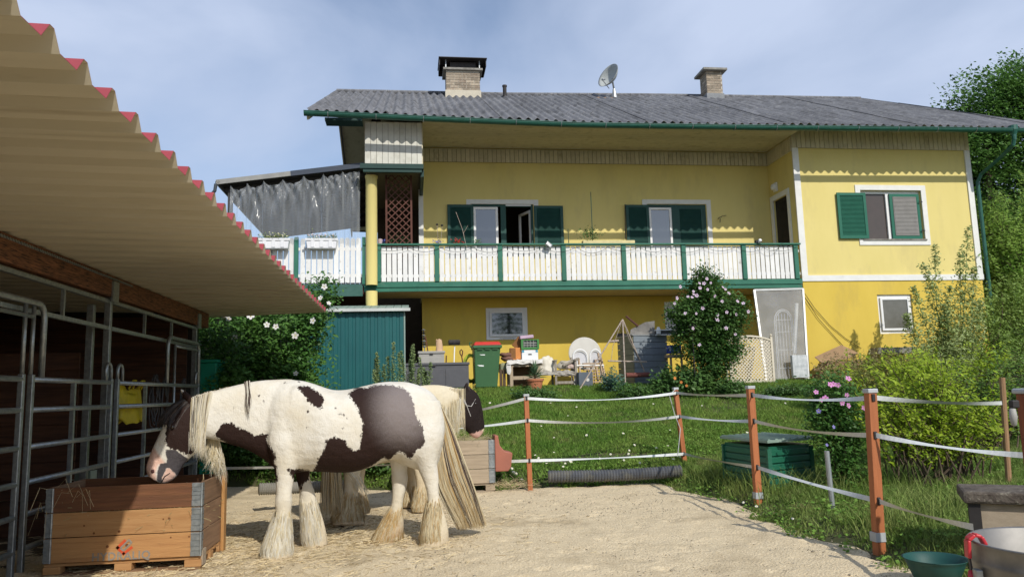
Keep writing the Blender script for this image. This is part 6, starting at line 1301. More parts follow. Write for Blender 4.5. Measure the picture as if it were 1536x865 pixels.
# hedge with white flowers
hb = Vector((-2.7, 13.9, G(-2.7, 13.9)))
L_ = [(-3.0,13.7,2.3,.75,.6,.75), (-2.2,13.7,2.35,.75,.6,.7), (-1.85,13.9,2.75,.36,.45,.5), (-3.2,13.6,1.4,.7,.5,.7), (-2.2,13.5,1.4,.8,.5,.8), (-1.55,14.0,3.25,.18,.25,.26), (-2.6,13.2,.75,.9,.5,.5), (-1.95,13.5,1.7,.3,.4,.6), (-3.6,13.8,2.2,.4,.5,.9), (-2.0,12.95,.5,.6,.4,.35), (-2.95,12.9,1.5,.35,.3,.9), (-3.1,13.0,.7,.5,.4,.6)]
t = plant('flowering_hedge', hb, 'large dark green hibiscus hedge with white flowers between the stall and the green shed', 'hedge', L_, 42000, .042, m_hib, clump=.10, stems=9, r0=.03)
flowers(t, fw_, [(343,478),(376,474),(353,507),(414,490),(443,503),(470,481),(444,560),(486,430),(493,455),(481,447),(400,487),(337,475)], lambda a, b_: 13.0 if a < 470 else 13.35, 1.15)
# centre hibiscus
cb = Vector((6.45, 16, G(6.45, 16)))
L_ = [(6.5,15.9,2.9,.75,.6,.65), (6.45,15.9,3.4,.45,.4,.42), (6.15,15.9,2.4,.55,.5,.5), (6.72,15.9,2.3,.48,.5,.55), (6.5,15.9,1.9,.5,.45,.5), (7.0,15.9,2.9,.45,.4,.4), (5.95,15.8,2.9,.42,.4,.35), (6.35,15.8,3.68,.22,.25,.3)]
t = plant('flowering_bush', cb, 'tall rounded hibiscus bush covered with lilac pink flowers before the balcony', 'bush', L_, 30000, .036, m_hib2, clump=.085, stems=8, r0=.03)
pk = [(1015,447),(1012,455),(1020,430),(1040,437),(1050,432),(1045,443),(1060,418),(1066,424),(1084,431),(1106,452),(1115,455),(1088,434),(1040,441),(1046,444),(1054,462),(1076,472),(1076,480),(1074,479),(1090,468),(1104,471),(1122,467),(1039,492),(1089,492),(1103,501),(1044,470),(1028,470),(1049,517),(1083,452),(1093,440),(1061,434),(1049,425),(1032,445),(1038,446),(1072,444),(1056,425)]
flowers(t, fpk, pk, lambda a, b_: 15.35, .8)
q = MB(); p = at(1038, 488, y=15.55); q.lathe([(.12, -.03), (.03, .05), (0, .07)], p, 14); q.lathe([(.06, -.03), (.06, -.14), (0, -.14)], p, 12); q.tube([p-Vector((0,0,.1)), Vector((p.x, p.y, G(p.x, p.y)))], .012, 6); solo('garden_lantern', q, m_black, 'dark garden lantern on a stake half hidden in the lilac flowering bush', 'lantern')
# low perennials
def lowp(x, y, rx, rz_, n, size, m, lab, name='low_plant', cat='plant', grp=None, ry=.3): z = G(x, y); return plant(name, Vector((x, y, z)), lab, cat, [(x, y, z+rz_*.5, rx, ry, rz_*.6)], n, size, m, clump=.07, shell=.1, stems=5, r0=.008, grp=grp)
t = lowp(5.75, 15.7, .75, .55, 5200, .05, m_gc, 'leafy perennials with small orange flowers growing below the garden cabinet'); flowers(t, hibflower(mat('orange_petal', (.65,.22,.05)), m_ceny, 'o'), [(1022,573),(1030,578),(1012,567)], lambda a, b_: 15.3, .8)
lowp(6.75, 15.5, .4, .3, 1700, .04, m_gc, 'low green plants in the grass at the foot of the lilac flowering bush'); lowp(7.9, 15.2, .8, .16, 2200, .035, m_gc, 'low weeds growing in front of the cream lattice screen')
lowp(4.35, 16.3, .22, .5, 1500, .03, fol('bluish_leaf', (.07,.15,.11), (.10,.19,.14)), 'small bluish green bush right of the wooden steps')
lowp(2.55, 15.9, .55, .16, 1600, .03, m_gc, 'low weeds along the grass edge below the terracotta pot'); lowp(4.7, 15.5, .5, .3, 1800, .032, m_gc, 'low weeds below the metal tripod')
# tall weeds
def weed(x, y, h, n, lab, sp=.07, size=.022, m=m_weed, grp=None, ns=5, name='tall_weed'):
    z = G(x, y); t = thing(name, (x, y, z), lab, 'weed', grp); q = MB(); P = []
    for i in range(ns):
        a_ = Vector((x+random.gauss(0, sp), y+random.gauss(0, sp), z)); b_ = a_+Vector((random.gauss(0, .08), random.gauss(0, .08), h*random.uniform(.6, 1))); q.tube([a_, a_.lerp(b_, .5)+Vector((random.gauss(0, .02), 0, 0)), b_], [.007, .005, .002], 4, cap=False)
        for _ in range(n//ns):
            u_ = random.random()**.8; P.append(np.array(a_.lerp(b_, u_))+rng.normal(0, 1, 3)*np.array([.045, .045, .02])*(1.25-u_))
    part('stem', q, m_weed, t); leaves('foliage', np.array(P), size, m, t, off=(x, y, z)); return t
weed(-.42, 14.6, 1.5, 3000, 'tall grey green weed in front of the right edge of the green shed', ns=7, sp=.12); weed(-.05, 14.8, 1.55, 2800, 'tall grey green weed just right of the green shed', ns=6, sp=.1); weed(.28, 14.9, 1.15, 2000, 'shorter grey green weed in front of the dark storage box', ns=5, sp=.1)
weed(-1.75, 14.5, .75, 900, 'low leafy weed before the left half of the green shed wall', sp=.12, m=m_gc); weed(-.85, 14.4, .62, 200, 'single thin pale weed stem before the green shed wall', sp=.03, ns=2)
t = weed(1.1, 15.2, .55, 260, 'yellow flowering weed beside the wheelie bin', sp=.08, m=mat('yellow_flower', (.6,.45,.05), (.45,.36,.08))); t = weed(.72, 14.7, .6, 260, 'small yellow flowering weed in front of the grey storage box', sp=.08, m=MATS['yellow_flower'])
# right: yellow flowering shrub, pink mallow, big yellow green shrub
bz = Vector((8.6, 13.6, G(8.6, 13.6))); plant('yellow_flower_shrub', bz, 'low scrubby bush with tiny yellow flowers in front of the plank pile', 'bush', [(8.1,13.6,1.35,.55,.5,.35), (8.9,13.7,1.45,.6,.5,.4), (9.6,13.7,1.5,.6,.5,.4)], 9000, .028, fol('olive_leaf', (.16,.19,.04), (.24,.25,.06), c3=(.50,.42,.03)), clump=.09, stems=9, r0=.01)
bz = Vector((8.9, 15.2, G(8.9, 15.2))); plant('dry_shrub', bz, 'dry reddish brown twiggy shrub between the white box and plank pile', 'bush', [(9.2,15.2,1.55,.7,.4,.35), (10.0,15.2,1.6,.6,.4,.35)], 4500, .024, fol('dry_leaf', (.22,.17,.08), (.30,.24,.11)), clump=.09, stems=12, r0=.012)
c_ = at(1262, 700, y=8.3); bz = Vector((c_.x, 8.3, G(c_.x, 8.3))); X_ = c_.x
t = plant('mallow_shrub', bz, 'narrow dark green mallow shrub with purple pink flowers behind the third fence post', 'bush', [(X_-.0,8.3,.95,.30,.25,.35), (X_+.03,8.3,.65,.28,.22,.35), (X_-.05,8.35,1.2,.28,.25,.22), (X_+.02,8.3,.4,.16,.15,.25)], 8500, .024, m_hib, clump=.075, stems=9, r0=.016, shell=.2)
flowers(t, fbp, [(1245,577),(1272,568),(1250,576),(1257,577),(1232,599),(1263,604),(1272,608),(1270,592),(1296,611),(1238,597),(1224,588)], lambda a, b_: 8.0, .66)
flowers(t, hibflower(mat('violet_petal', (.22,.2,.5)), m_ceny, 'v'), [(1228,616),(1250,640),(1240,667)], lambda a, b_: 8.0, .5)
c_ = at(1405, 700, y=8.0); X_ = c_.x; zb = G(X_, 8.0); bz = Vector((X_, 8.0, zb))
st = fan(X_, 8.0, zb, 26, .95, .75, 1.55, .4) + fan(X_-.3, 8.1, zb, 12, .5, .6, 1.3, .3) + fan(X_+.6, 8.2, zb, 14, .6, .7, 1.45, .3)
spray('yellow_green_shrub', bz, 'big open yellow green shrub behind the third fence post and tapes', 'shrub', st, m_yg, size=.030, ar=.5, gap=.030, twigs=5, jit=.028)
c_ = at(1330, 640, y=9.6); zb = G(c_.x, 9.6); bz = Vector((c_.x, 9.6, zb)); spray('yellow_green_shrub', bz, 'yellow green shrub rising between the mallow shrub and the tan wooden stake', 'shrub', fan(c_.x+.25, 9.6, zb, 30, .9, .9, 1.75, .4), m_yg, size=.030, ar=.5, gap=.030, twigs=6, jit=.03)
bz = Vector((9.3, 12.4, G(9.3, 12.4))); spray('yellow_green_shrub', bz, 'yellow green shrub further back under the small wing window', 'shrub', fan(9.0, 12.4, bz.z, 26, .9, .7, 1.35, .5)+fan(10.2, 12.6, bz.z, 26, .9, .8, 1.5, .5), m_yg, size=.034, ar=.5, gap=.034, twigs=6, jit=.035, r0=.014)
bz = Vector((8.3, 10.2, G(8.3, 10.2))); spray('green_shrub', bz, 'green shrub mass at the right edge of the picture behind the wooden stake', 'shrub', fan(8.3, 10.2, bz.z, 34, 1.0, .7, 1.45, .5)+fan(9.6, 10.6, bz.z, 20, .8, .7, 1.5, .5), fol('mid_green_leaf', (.10,.20,.03), (.18,.28,.05)), size=.032, ar=.5, gap=.032, twigs=6, jit=.035, r0=.014)
# willow-like weed in front of the wing, sparse branches
t = thing('sparse_sapling', (12.6, 15.6, G(12.6, 15.6)), 'tall sparse sapling with narrow leaves in front of the lower wing wall', 'sapling'); q = MB(); P = []
for (a0, b0), (a1, b1) in (((1420,560),(1402,365)), ((1425,560),(1385,395)), ((1430,560),(1440,375)), ((1440,560),(1452,340)), ((1400,560),(1370,430)), ((1450,570),(1462,400)), ((1410,560),(1425,430)), ((1440,560),(1415,455)), ((1455,570),(1470,450)), ((1390,560),(1360,470))):
    A, B = at(a0, b0, y=15.6), at(a1, b1, y=15.4+random.random()*.4); mid = A.lerp(B, .5)+Vector((random.uniform(-.1, .1), 0, 0)); q.tube([A, mid, B], [.014, .009, .003], 5, cap=False)
    for _ in range(760):
        u_ = random.random(); c_ = (A.lerp(mid, u_*2) if u_ < .5 else mid.lerp(B, u_*2-1)); P.append(np.array(c_)+rng.normal(0, 1, 3)*np.array([.16, .14, .06])*(1.25-u_))
part('stem', q, m_weed, t); leaves('foliage', np.array(P), .046, fol('narrow_leaf', (.24,.32,.10), (.34,.40,.17)), t, off=t.location, ar=.4)
bz = Vector((13.3, 16.4, G(13, 16.4))); plant('corner_bush', bz, 'dark leafy bush at the right foot of the house wing', 'bush', [(13.6,16.4,2.2,.7,.5,.95), (14.5,16.6,2.6,.7,.6,1.3), (12.6,16.2,1.8,.6,.5,.5), (11.7,16.0,1.7,.6,.5,.4)], 17000, .036, fol('sage_leaf', (.17,.27,.06), (.27,.37,.09)), clump=.12, stems=14, r0=.02)
bz = Vector((16.9, 18.5, 1.4)); stw = fan(16.7, 18.5, 1.4, 55, 1.4, 2.2, 5.6, .9, .2)+fan(18.3, 18.9, 1.4, 45, 1.4, 2.5, 5.9, .9, .2); spray('willow_tree', bz, 'bright green willow beside the right corner of the house', 'tree', stw, m_wil, size=.070, ar=.30, gap=.060, twigs=12, jit=.09, r0=.022, side=3)
bz = Vector((25, 28, 1.4)); t = plant('broadleaf_tree', bz, 'tall dark green broadleaf tree rising behind the right end of the roof', 'tree', [(25.1,28,12.3,2.6,2.4,2.0),(27.0,28,13.6,2.0,2,1.6),(23.1,28,10.6,1.9,1.8,1.4),(26.0,28,9.0,3.0,2.5,2.4),(23.3,28,7.3,2.0,2,2.0),(26.5,28,5.5,3,2.5,2.5),(23.1,28,4.5,1.8,2,2.0)], 110000, .085, m_oak, clump=.30, shell=.35, stems=10, r0=.28)
bz = Vector((20.8, 30, 1.4)); plant('broadleaf_tree', bz, 'smaller dark tree seen under the right end of the eaves', 'tree', [(20.6,30,6.0,1.8,1.5,2.2), (20.2,30,8.6,1.2,1.2,1.2)], 26000, .085, m_oak, clump=.28, shell=.35, stems=7, r0=.16)
bz = Vector((19.5, 24, 1.4)); plant('dark_hedge', bz, 'dark hedge in deep shade beyond the right corner of the house', 'hedge', [(18.5,24,2.6,1.6,.8,1.4), (21,24,2.8,1.8,.8,1.6), (23.5,24,2.8,1.8,.8,1.6)], 16000, .08, m_oak, clump=.22, shell=.3, stems=10, r0=.05)
# dark shed/wheel shapes under the tree at the right edge
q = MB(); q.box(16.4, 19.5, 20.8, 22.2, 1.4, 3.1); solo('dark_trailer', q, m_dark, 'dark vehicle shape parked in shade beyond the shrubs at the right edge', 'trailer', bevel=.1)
# small dark treetop peeking over roof
bz = Vector((24.8, 36, 1.4)); plant('broadleaf_tree', bz, 'distant treetop peeking over the roof edge left of the tall tree', 'tree', [(24.2,36,12.6,.9,.8,1.1), (24.2,36,9,1.2,1,2.5)], 6000, .08, m_oak, clump=.22, stems=4, r0=.15)
# low ground growth under the hedge
for x_, y_, lab in ((-2.6, 12.9, 'low green undergrowth behind the feed crate and horse chest'), (-1.4, 12.3, 'low green undergrowth behind the front legs of the near horse'), (-.4, 11.9, 'low green undergrowth behind the belly of the near horse')): lowp(x_, y_, .75, .42, 3600, .03, m_gc, lab, name='undergrowth', grp=None)

bz = Vector((14.6, 14.6, G(14.6, 14.6))); spray('tall_light_shrub', bz, 'tall light green shrub before the right house corner, reaching the white band', 'shrub', fan(13.6, 14.6, bz.z, 26, 1.0, 1.0, 2.3, .5, .2), m_wil, size=.045, ar=.36, gap=.045, twigs=8, jit=.05, r0=.016)
# spruce standing behind the viewer, mirrored in the small ground floor window
bz = Vector((8.4, -26, 0)); t = thing('spruce_tree', bz, 'tall dark spruce mirrored in the small ground floor window', 'tree'); part('trunk', MB().tube([bz, bz+Vector((0,0,13))], [.25, .05], 8), m_bark, t); P = []
for z_ in np.arange(1.5, 13, .45):
    r_ = (13.4-z_)*.27
    for a_ in np.linspace(0, 6.28, 10)[:-1]+z_:
        for _ in range(26): u_ = rng.random()**.6; P.append((8.4+math.cos(a_)*r_*u_+rng.normal(0, .1), -26+math.sin(a_)*r_*u_+rng.normal(0, .1), z_-.25*r_*u_+rng.normal(0, .07)))
leaves('foliage', np.array(P), .14, m_oak, t, off=bz, ar=.3)
# ------------------------------------------------------------------ horses
m_hair = {}
def horse_mat(name, wcol, dcol, gcol, lcol, pink):
    m = bpy.data.materials.new(name); m.use_nodes = True; n = m.node_tree.nodes; l = m.node_tree.links; b = n['Principled BSDF']
    b.inputs['Roughness'].default_value = .72; b.inputs['Specular IOR Level'].default_value = .14
    tc = n.new('ShaderNodeTexCoord')
    def nz_(s, det=4, st=(1,1,1), r=.6):
        mp_ = n.new('ShaderNodeMapping'); mp_.inputs['Scale'].default_value = st; l.new(tc.outputs['Object'], mp_.inputs[0]); t = n.new('ShaderNodeTexNoise'); t.inputs['Scale'].default_value = s; t.inputs['Detail'].default_value = det; t.inputs['Roughness'].default_value = r; l.new(mp_.outputs[0], t.inputs[0]); return t.outputs['Fac']
    def att(nm): a = n.new('ShaderNodeAttribute'); a.attribute_name = nm; return a.outputs['Fac']
    def math_(op, a, b_, c=None):
        x = n.new('ShaderNodeMath'); x.operation = op
        for i, v in enumerate((a, b_) if c is None else (a, b_, c)):
            if isinstance(v, (int, float)): x.inputs[i].default_value = v
            else: l.new(v, x.inputs[i])
        return x.outputs[0]
    def thr(a, nzv, amp, w_):
        v = math_('MULTIPLY_ADD', math_('SUBTRACT', nzv, .5), amp, a); q = n.new('ShaderNodeMapRange'); q.inputs[1].default_value = -w_; q.inputs[2].default_value = w_; l.new(v, q.inputs[0]); return q.outputs[0]
    def mix_(f, a, b_):
        x = n.new('ShaderNodeMix'); x.data_type = 'RGBA'
        if isinstance(f, (int, float)): x.inputs['Factor'].default_value = f
        else: l.new(f, x.inputs['Factor'])
        for k, v in (('A', a), ('B', b_)):
            if isinstance(v, tuple): x.inputs[k].default_value = (*v, 1)
            else: l.new(v, x.inputs[k])
        return x.outputs['Result']
    fine = nz_(90, 3, (1, 1, .35)); col = mix_(thr(-.1, nz_(3.2, 6), 1.4, .25), wcol, (wcol[0]*.86, wcol[1]*.80, wcol[2]*.68)); col = mix_(math_('MULTIPLY', thr(0, nz_(70, 4, (1, 1, .3)), 2, .6), .25), col, tuple(c*.75 for c in wcol)); col = mix_(att('leg'), col, mix_(nz_(30, 3, (1, 1, .15)), lcol, tuple(c*.72 for c in lcol)))
    col = mix_(att('dirt'), col, (.30,.17,.075))
    col = mix_(thr(att('pink'), nz_(14), .03, .012), col, mix_(nz_(25), pink, tuple(c*.85 for c in pink)))
    dk_ = mix_(att('grey_sheen'), dcol, tuple((a_+b_)/2 for a_, b_ in zip(dcol, gcol))); dk_ = mix_(math_('MULTIPLY', fine, .5), dk_, tuple(c*.6 for c in dcol)); dk_ = mix_(thr(math_('MULTIPLY_ADD', att('grey_sheen'), 2.0, -.80), nz_(200, 2), 1.3, .5), dk_, mix_(.5, dk_, gcol))
    col = mix_(thr(att('dark'), nz_(46, 5, (1, 1, .6), .75), .10, .004), col, dk_)
    col = mix_(thr(att('muzzle'), nz_(50, 4), .02, .004), col, mix_(nz_(60), (.10,.09,.095), (.045,.04,.042)))
    l.new(col, b.inputs['Base Color'])
    t = nz_(170, 3, (1, 1, .25)); t2 = nz_(9, 3); bp = n.new('ShaderNodeBump'); bp.inputs['Strength'].default_value = .6; bp.inputs['Distance'].default_value = .006; l.new(t, bp.inputs['Height']); bp2 = n.new('ShaderNodeBump'); bp2.inputs['Strength'].default_value = .5; bp2.inputs['Distance'].default_value = .035; l.new(t2, bp2.inputs['Height']); l.new(bp.outputs[0], bp2.inputs['Normal']); l.new(bp2.outputs[0], b.inputs['Normal'])
    return m
class Plane:
    def __init__(s, A, ang, bend=0.):
        s.bend = bend; s.A = Vector((A[0], A[1], 0)); s.d = Vector((math.cos(ang), math.sin(ang), 0)); s.n = Vector((math.sin(ang), -math.cos(ang), 0))   # n towards the viewer
    def p(s, px, py, off=0.):
        off += s.bend*max(0., (400-px)/175)**1.25 if s.bend else 0.
        d = at(px, py, y=1) - Vector((0, 0, CAMH)); O = s.A + s.n*off; t = (O-Vector((0,0,0))).dot(s.n)/d.dot(s.n); return Vector((0, 0, CAMH)) + d*t
    def uv(s, P): return (P-s.A).dot(s.d), P.z
def ring(c, a, b_, n=28, pw=2.0):
    out = []
    for k in range(n):
        t = 2*math.pi*k/n; ct, st = math.cos(t), math.sin(t); e = 2/pw
        out.append(c + a*(abs(ct)**e*(1 if ct > 0 else -1)) + b_*(abs(st)**e*(1 if st > 0 else -1)))
    return out
def loft(mb, rings):
    n = len(rings[0]); vs = [p for r_ in rings for p in r_]; fs = []
    for i in range(len(rings)-1):
        for k in range(n): fs.append((i*n+k, i*n+(k+1) % n, (i+1)*n+(k+1) % n, (i+1)*n+k))
    fs.append(tuple(range(n-1, -1, -1))); fs.append(tuple((len(rings)-1)*n+k for k in range(n))); mb.add(vs, fs)
def dens(seq, m=4):
    """catmull-rom densify of tuples"""
    S = np.array(seq, float); out = []
    for i in range(len(S)-1):
        p0, p1, p2, p3 = S[max(i-1, 0)], S[i], S[i+1], S[min(i+2, len(S)-1)]
        for k in range(m):
            t = k/m; out.append(.5*((2*p1)+(-p0+p2)*t+(2*p0-5*p1+4*p2-p3)*t*t+(-p0+3*p1-3*p2+p3)*t**3))
    out.append(S[-1]); return out
def body_loft(mb, pl, seq, off=0., pw=2.2, m=4):
    rs = []
    for x0, y0, x1, y1, w_ in dens(seq, m):
        a, b_ = pl.p(x0, y0, off), pl.p(x1, y1, off); rs.append(ring((a+b_)/2, (a-b_)/2, pl.n*w_, pw=pw))
    loft(mb, rs)
def leg_loft(mb, pl, seq, off, splay=0., m=4):
    rs = []; y0 = seq[0][0]; y1 = seq[-1][0]
    for y, xl, xr, dp in dens(seq, m):
        o_ = off + splay*(y-y0)/(y1-y0); a, b_ = pl.p(xl, y, o_), pl.p(xr, y, o_); rs.append(ring((a+b_)/2, (b_-a)/2, pl.n*dp, 20))
    loft(mb, rs)
def remesh(mb, vox, name, sm=6):
    me = mb.mesh('tmp'); bm = bmesh.new(); bm.from_mesh(me); bmesh.ops.recalc_face_normals(bm, faces=bm.faces); bm.to_mesh(me); bm.free()
    o = bpy.data.objects.new('tmp', me); COL.objects.link(o); r_ = o.modifiers.new('r', 'REMESH'); r_.mode = 'VOXEL'; r_.voxel_size = vox; s_ = o.modifiers.new('s', 'SMOOTH'); s_.factor = .5; s_.iterations = sm
    dg = bpy.context.evaluated_depsgraph_get(); dg.update(); out = bpy.data.meshes.new_from_object(o.evaluated_get(dg)); bpy.data.objects.remove(o); out.name = name
    out.polygons.foreach_set('use_smooth', [True]*len(out.polygons)); return out
def sdf_poly(P, poly):
    """signed distance, positive inside"""
    P = np.asarray(P); poly = np.asarray(poly); d = np.full(len(P), 1e9); ins = np.zeros(len(P), bool)
    for i in range(len(poly)):
        a, b_ = poly[i], poly[(i+1) % len(poly)]; e = b_-a; w_ = P-a; t = np.clip((w_@e)/(e@e), 0, 1); d = np.minimum(d, np.linalg.norm(w_-t[:, None]*e, axis=1))
        c = (a[1] > P[:, 1]) != (b_[1] > P[:, 1]); xx_ = a[0]+(P[:, 1]-a[1])/(b_[1]-a[1]+1e-12)*(b_[0]-a[0]); ins ^= c & (P[:, 0] < xx_)
    return np.where(ins, d, -d)
def setatt(me, nm, v): a = me.attributes.new(nm, 'FLOAT', 'POINT'); a.data.foreach_set('value', np.asarray(v, np.float32))
def hair(mb, pts0, pts1, r0=.0016, seg=6, k=0, curl=.0, jit=.006):
    pass
def strands(name, paths, mats_, parent, r=.0035, mi=None, out=None):
    """locks of hair: narrow tapered ribbons lying flat to the body (out = direction away from it)"""
    P = np.asarray(paths, float); N, S, _ = P.shape; T = np.gradient(P, axis=1); T /= np.linalg.norm(T, axis=2)[..., None]+1e-9
    if out is None:
        out = np.tile(np.array(pl.n), (N, 1))
    out = np.asarray(out, float) + rng.normal(0, .38, (N, 3)); a = np.cross(T, out[:, None]); a /= np.linalg.norm(a, axis=2)[..., None]+1e-9
    w_ = (1-np.linspace(0, 1, S)**2.4*.85)[None, :, None]*(np.broadcast_to(r, N)[:, None, None])*1.25
    V = np.stack([P-a*w_, P+a*w_], 2).reshape(-1, 3); b0 = (np.arange(N)[:, None]*S+np.arange(S-1)[None])*2
    Q = np.stack([b0, b0+1, b0+3, b0+2], -1).reshape(-1, 4); mm = np.repeat(mi, S-1) if mi is not None else None
    return put(name, fast(name, V-np.array(wloc(parent)), Q, mi=mm, mats=mats_, smooth=True), None, parent)
hm = lambda nm, a, b_: mat(nm, a, b_, scale=30, stretch=(1, 1, .2), rough=.5, spec=.3, island=.16, bump=0, trans=(.4 if a[0] > .3 else 0))
m_cream = hm('cream_hair', (.74,.66,.47), (.64,.55,.36)); m_white_h = hm('white_hair', (.80,.77,.68), (.72,.67,.55)); m_och = hm('ochre_hair', (.60,.43,.20), (.48,.32,.14)); m_brh = hm('dark_brown_hair', (.055,.035,.028), (.10,.07,.055)); m_blk = hm('black_hair', (.018,.013,.012), (.04,.03,.026))
def feather(parent, pl, ring_y, xl, xr, dp, off, ybot, xlb, xrb, dpb, offb, n=520, mats_=None, mi_p=(.75,.25)):
    n = int(n*2.3)
    """long hair falling from the shank over the hoof"""
    paths = []; outs = []
    for _ in range(n):
        an = rng.uniform(0, 2*math.pi); outs.append(pl.d*math.cos(an)+pl.n*math.sin(an)+Vector((0,0,.2))); u0 = rng.random()**.55; s_ = np.linspace(0, 1, 6); ytop = ring_y+(ybot-ring_y)*u0*.75
        f0 = (ytop-ring_y)/(ybot-ring_y); anc = round(an*3.2+rng.normal(0, .15))/3.2; a0_ = an
        def onring(f_, out=1.0):
            L_, R_ = xl+(xlb-xl)*f_, xr+(xrb-xr)*f_; yy = ring_y+(ybot-ring_y)*f_; D_ = dp+(dpb-dp)*f_; o_ = off+(offb-off)*f_; a, b_ = pl.p(L_, yy, o_), pl.p(R_, yy, o_); c = (a+b_)/2; out *= 1.02-.16*max(0., f_-.82)/.18; return c+(b_-a)/2*math.cos(an)*out+pl.n*D_*math.sin(an)*out
        l_ = rng.uniform(.22, .6); pts = []
        for s1 in s_:
            an = a0_+(anc-a0_)*.75*s1; f_ = min(1.0, f0+l_*s1); p = onring(f_, 1.0+.07*math.sin(s1*math.pi*.5)*rng.uniform(0, 1)); p = p+Vector(rng.normal(0, .0016, 3)); p.z = max(p.z, .008+.01*rng.random()); pts.append(p)
        paths.append(pts)
    mi = (rng.random(n) > mi_p[0]).astype(int); return strands('feather', paths, mats_ or [m_cream, m_och], parent, r=rng.uniform(.0012, .0034, n), mi=mi, out=outs)

# ---- near horse ---------------------------------------------------
pl = Plane((-1.0, 7.1), math.radians(10.5), .06); NO = .28
h1 = thing('horse', (-.5, 7.2, 0), 'brown and white feathered cob horse eating from the big wooden feed crate', 'horse', 'the two cob horses')
mb = MB()
torso = [(667,640,662,668,.06),(662,616,657,690,.14),(652,594,650,704,.215),(636,581,636,706,.27),(612,573,612,700,.30),(590,572,590,690,.31),(572,573,574,692,.325),(548,578,550,702,.345),(520,584,524,708,.355),(498,584,500,708,.35),(476,577,479,707,.325),(455,571,458,707,.285),(434,570,436,710,.25),(415,575,418,705,.21),(400,590,402,694,.15),(390,612,392,680,.08)]
body_loft(mb, pl, torso)
body_loft(mb, pl, [(462,580,432,704,.17),(440,569,408,697,.165),(412,569,390,685,.145),(385,571,368,673,.125),(355,577,345,666,.11),(328,584,325,660,.10),(305,590,308,657,.095),(288,597,300,648,.085)], pw=2.3)
HX = .0
headseq = [(294,597,308,622,.055),(283,601,309,640,.085),(268,607,305,660,.105),(255,620,301,672,.108),(246,634,293,680,.102),(239,650,284,688,.088),(231,667,275,698,.07),(225,681,269,708,.062),(220,695,265,715,.060),(219,705,258,720,.058),(222,713,250,724,.048),(229,719,243,725,.03)]
body_loft(mb, pl, headseq, pw=2.4)
# jaw bulge, eye socket, nostril swell
def blob(px_, py_, off, r_, sq=(1, 1, 1)):
    c = pl.p(px_, py_, off); q = []; n_ = 12; rs = []
    for i in range(1, 8):
        ph = math.pi*i/8; rs.append([c+Vector((0,0,1))*r_*sq[2]*math.cos(ph)+(pl.d*math.cos(t_)*sq[0]+pl.n*math.sin(t_)*sq[1])*r_*math.sin(ph) for t_ in np.linspace(0, 2*math.pi, n_, endpoint=False)])
    loft(mb, rs)
for s_ in (1, -1):
    blob(288, 655, .055*s_, .085, (1.0, .55, 1.2)); blob(258, 638, .085*s_, .032); blob(229, 703, .038*s_, .028)
    blob(628, 640, .15*s_, .19, (1, .7, 1.25)); blob(425, 660, .14*s_, .17, (.8, .6, 1.3)); blob(448, 620, .13*s_, .2, (.8, .6, 1.3))
# ears
for s_ in (1, -1):
    a = pl.p(287, 602, .055*s_); tip = pl.p(276, 588 if s_ > 0 else 590, .075*s_); tip = a.lerp(tip, 1.0)+Vector((-.03, 0, .03)); mb.tube([a-(tip-a)*.4, a+(tip-a)*.3, a+(tip-a)*.7, tip], [.02, .034, .024, .006], 10)
# legs: (py, xl, xr, halfdepth)
leg_loft(mb, pl, [(632,404,456,.10),(660,403,454,.115),(684,407,450,.10),(702,411,444,.082),(719,413,441,.066),(738,414,438,.060),(752,412,439,.062),(766,413,437,.050),(782,412,437,.052),(797,409,438,.066),(812,402,440,.085),(826,394,440,.10),(836,388,440,.108),(839,389,439,.10)], .13, .02)
leg_loft(mb, pl, [(640,430,470,.09),(668,432,470,.10),(690,437,467,.085),(705,441,465,.07),(720,445,466,.062),(733,448,471,.062),(745,449,474,.055),(760,449,479,.055),(775,450,484,.062),(790,451,488,.075),(806,452,491,.09),(818,452,492,.098),(824,454,490,.09)], -.17, -.02)
leg_loft(mb, pl, [(600,596,660,.10),(630,596,666,.15),(655,603,665,.16),(675,612,660,.135),(692,621,656,.10),(706,628,657,.072),(717,633,658,.062),(730,638,658,.055),(745,641,659,.048),(760,642,663,.052),(775,642,668,.065),(790,638,672,.085),(804,632,673,.10),(816,628,672,.105),(820,630,670,.10)], .13, .02)
leg_loft(mb, pl, [(620,575,625,.10),(650,578,622,.13),(672,581,616,.115),(690,584,612,.09),(706,587,611,.072),(718,587,612,.064),(730,588,610,.054),(745,588,606,.050),(758,586,604,.052),(772,580,605,.062),(786,571,606,.080),(800,562,605,.095),(812,554,604,.10),(820,553,602,.10)], -.15, -.02)
bodym = remesh(mb, .0125, 'body', 7)
bodym.materials.append(horse_mat('piebald_horse_coat', (.71,.68,.61), (.030,.016,.013), (.30,.26,.25), (.68,.59,.42), (.72,.47,.37)))
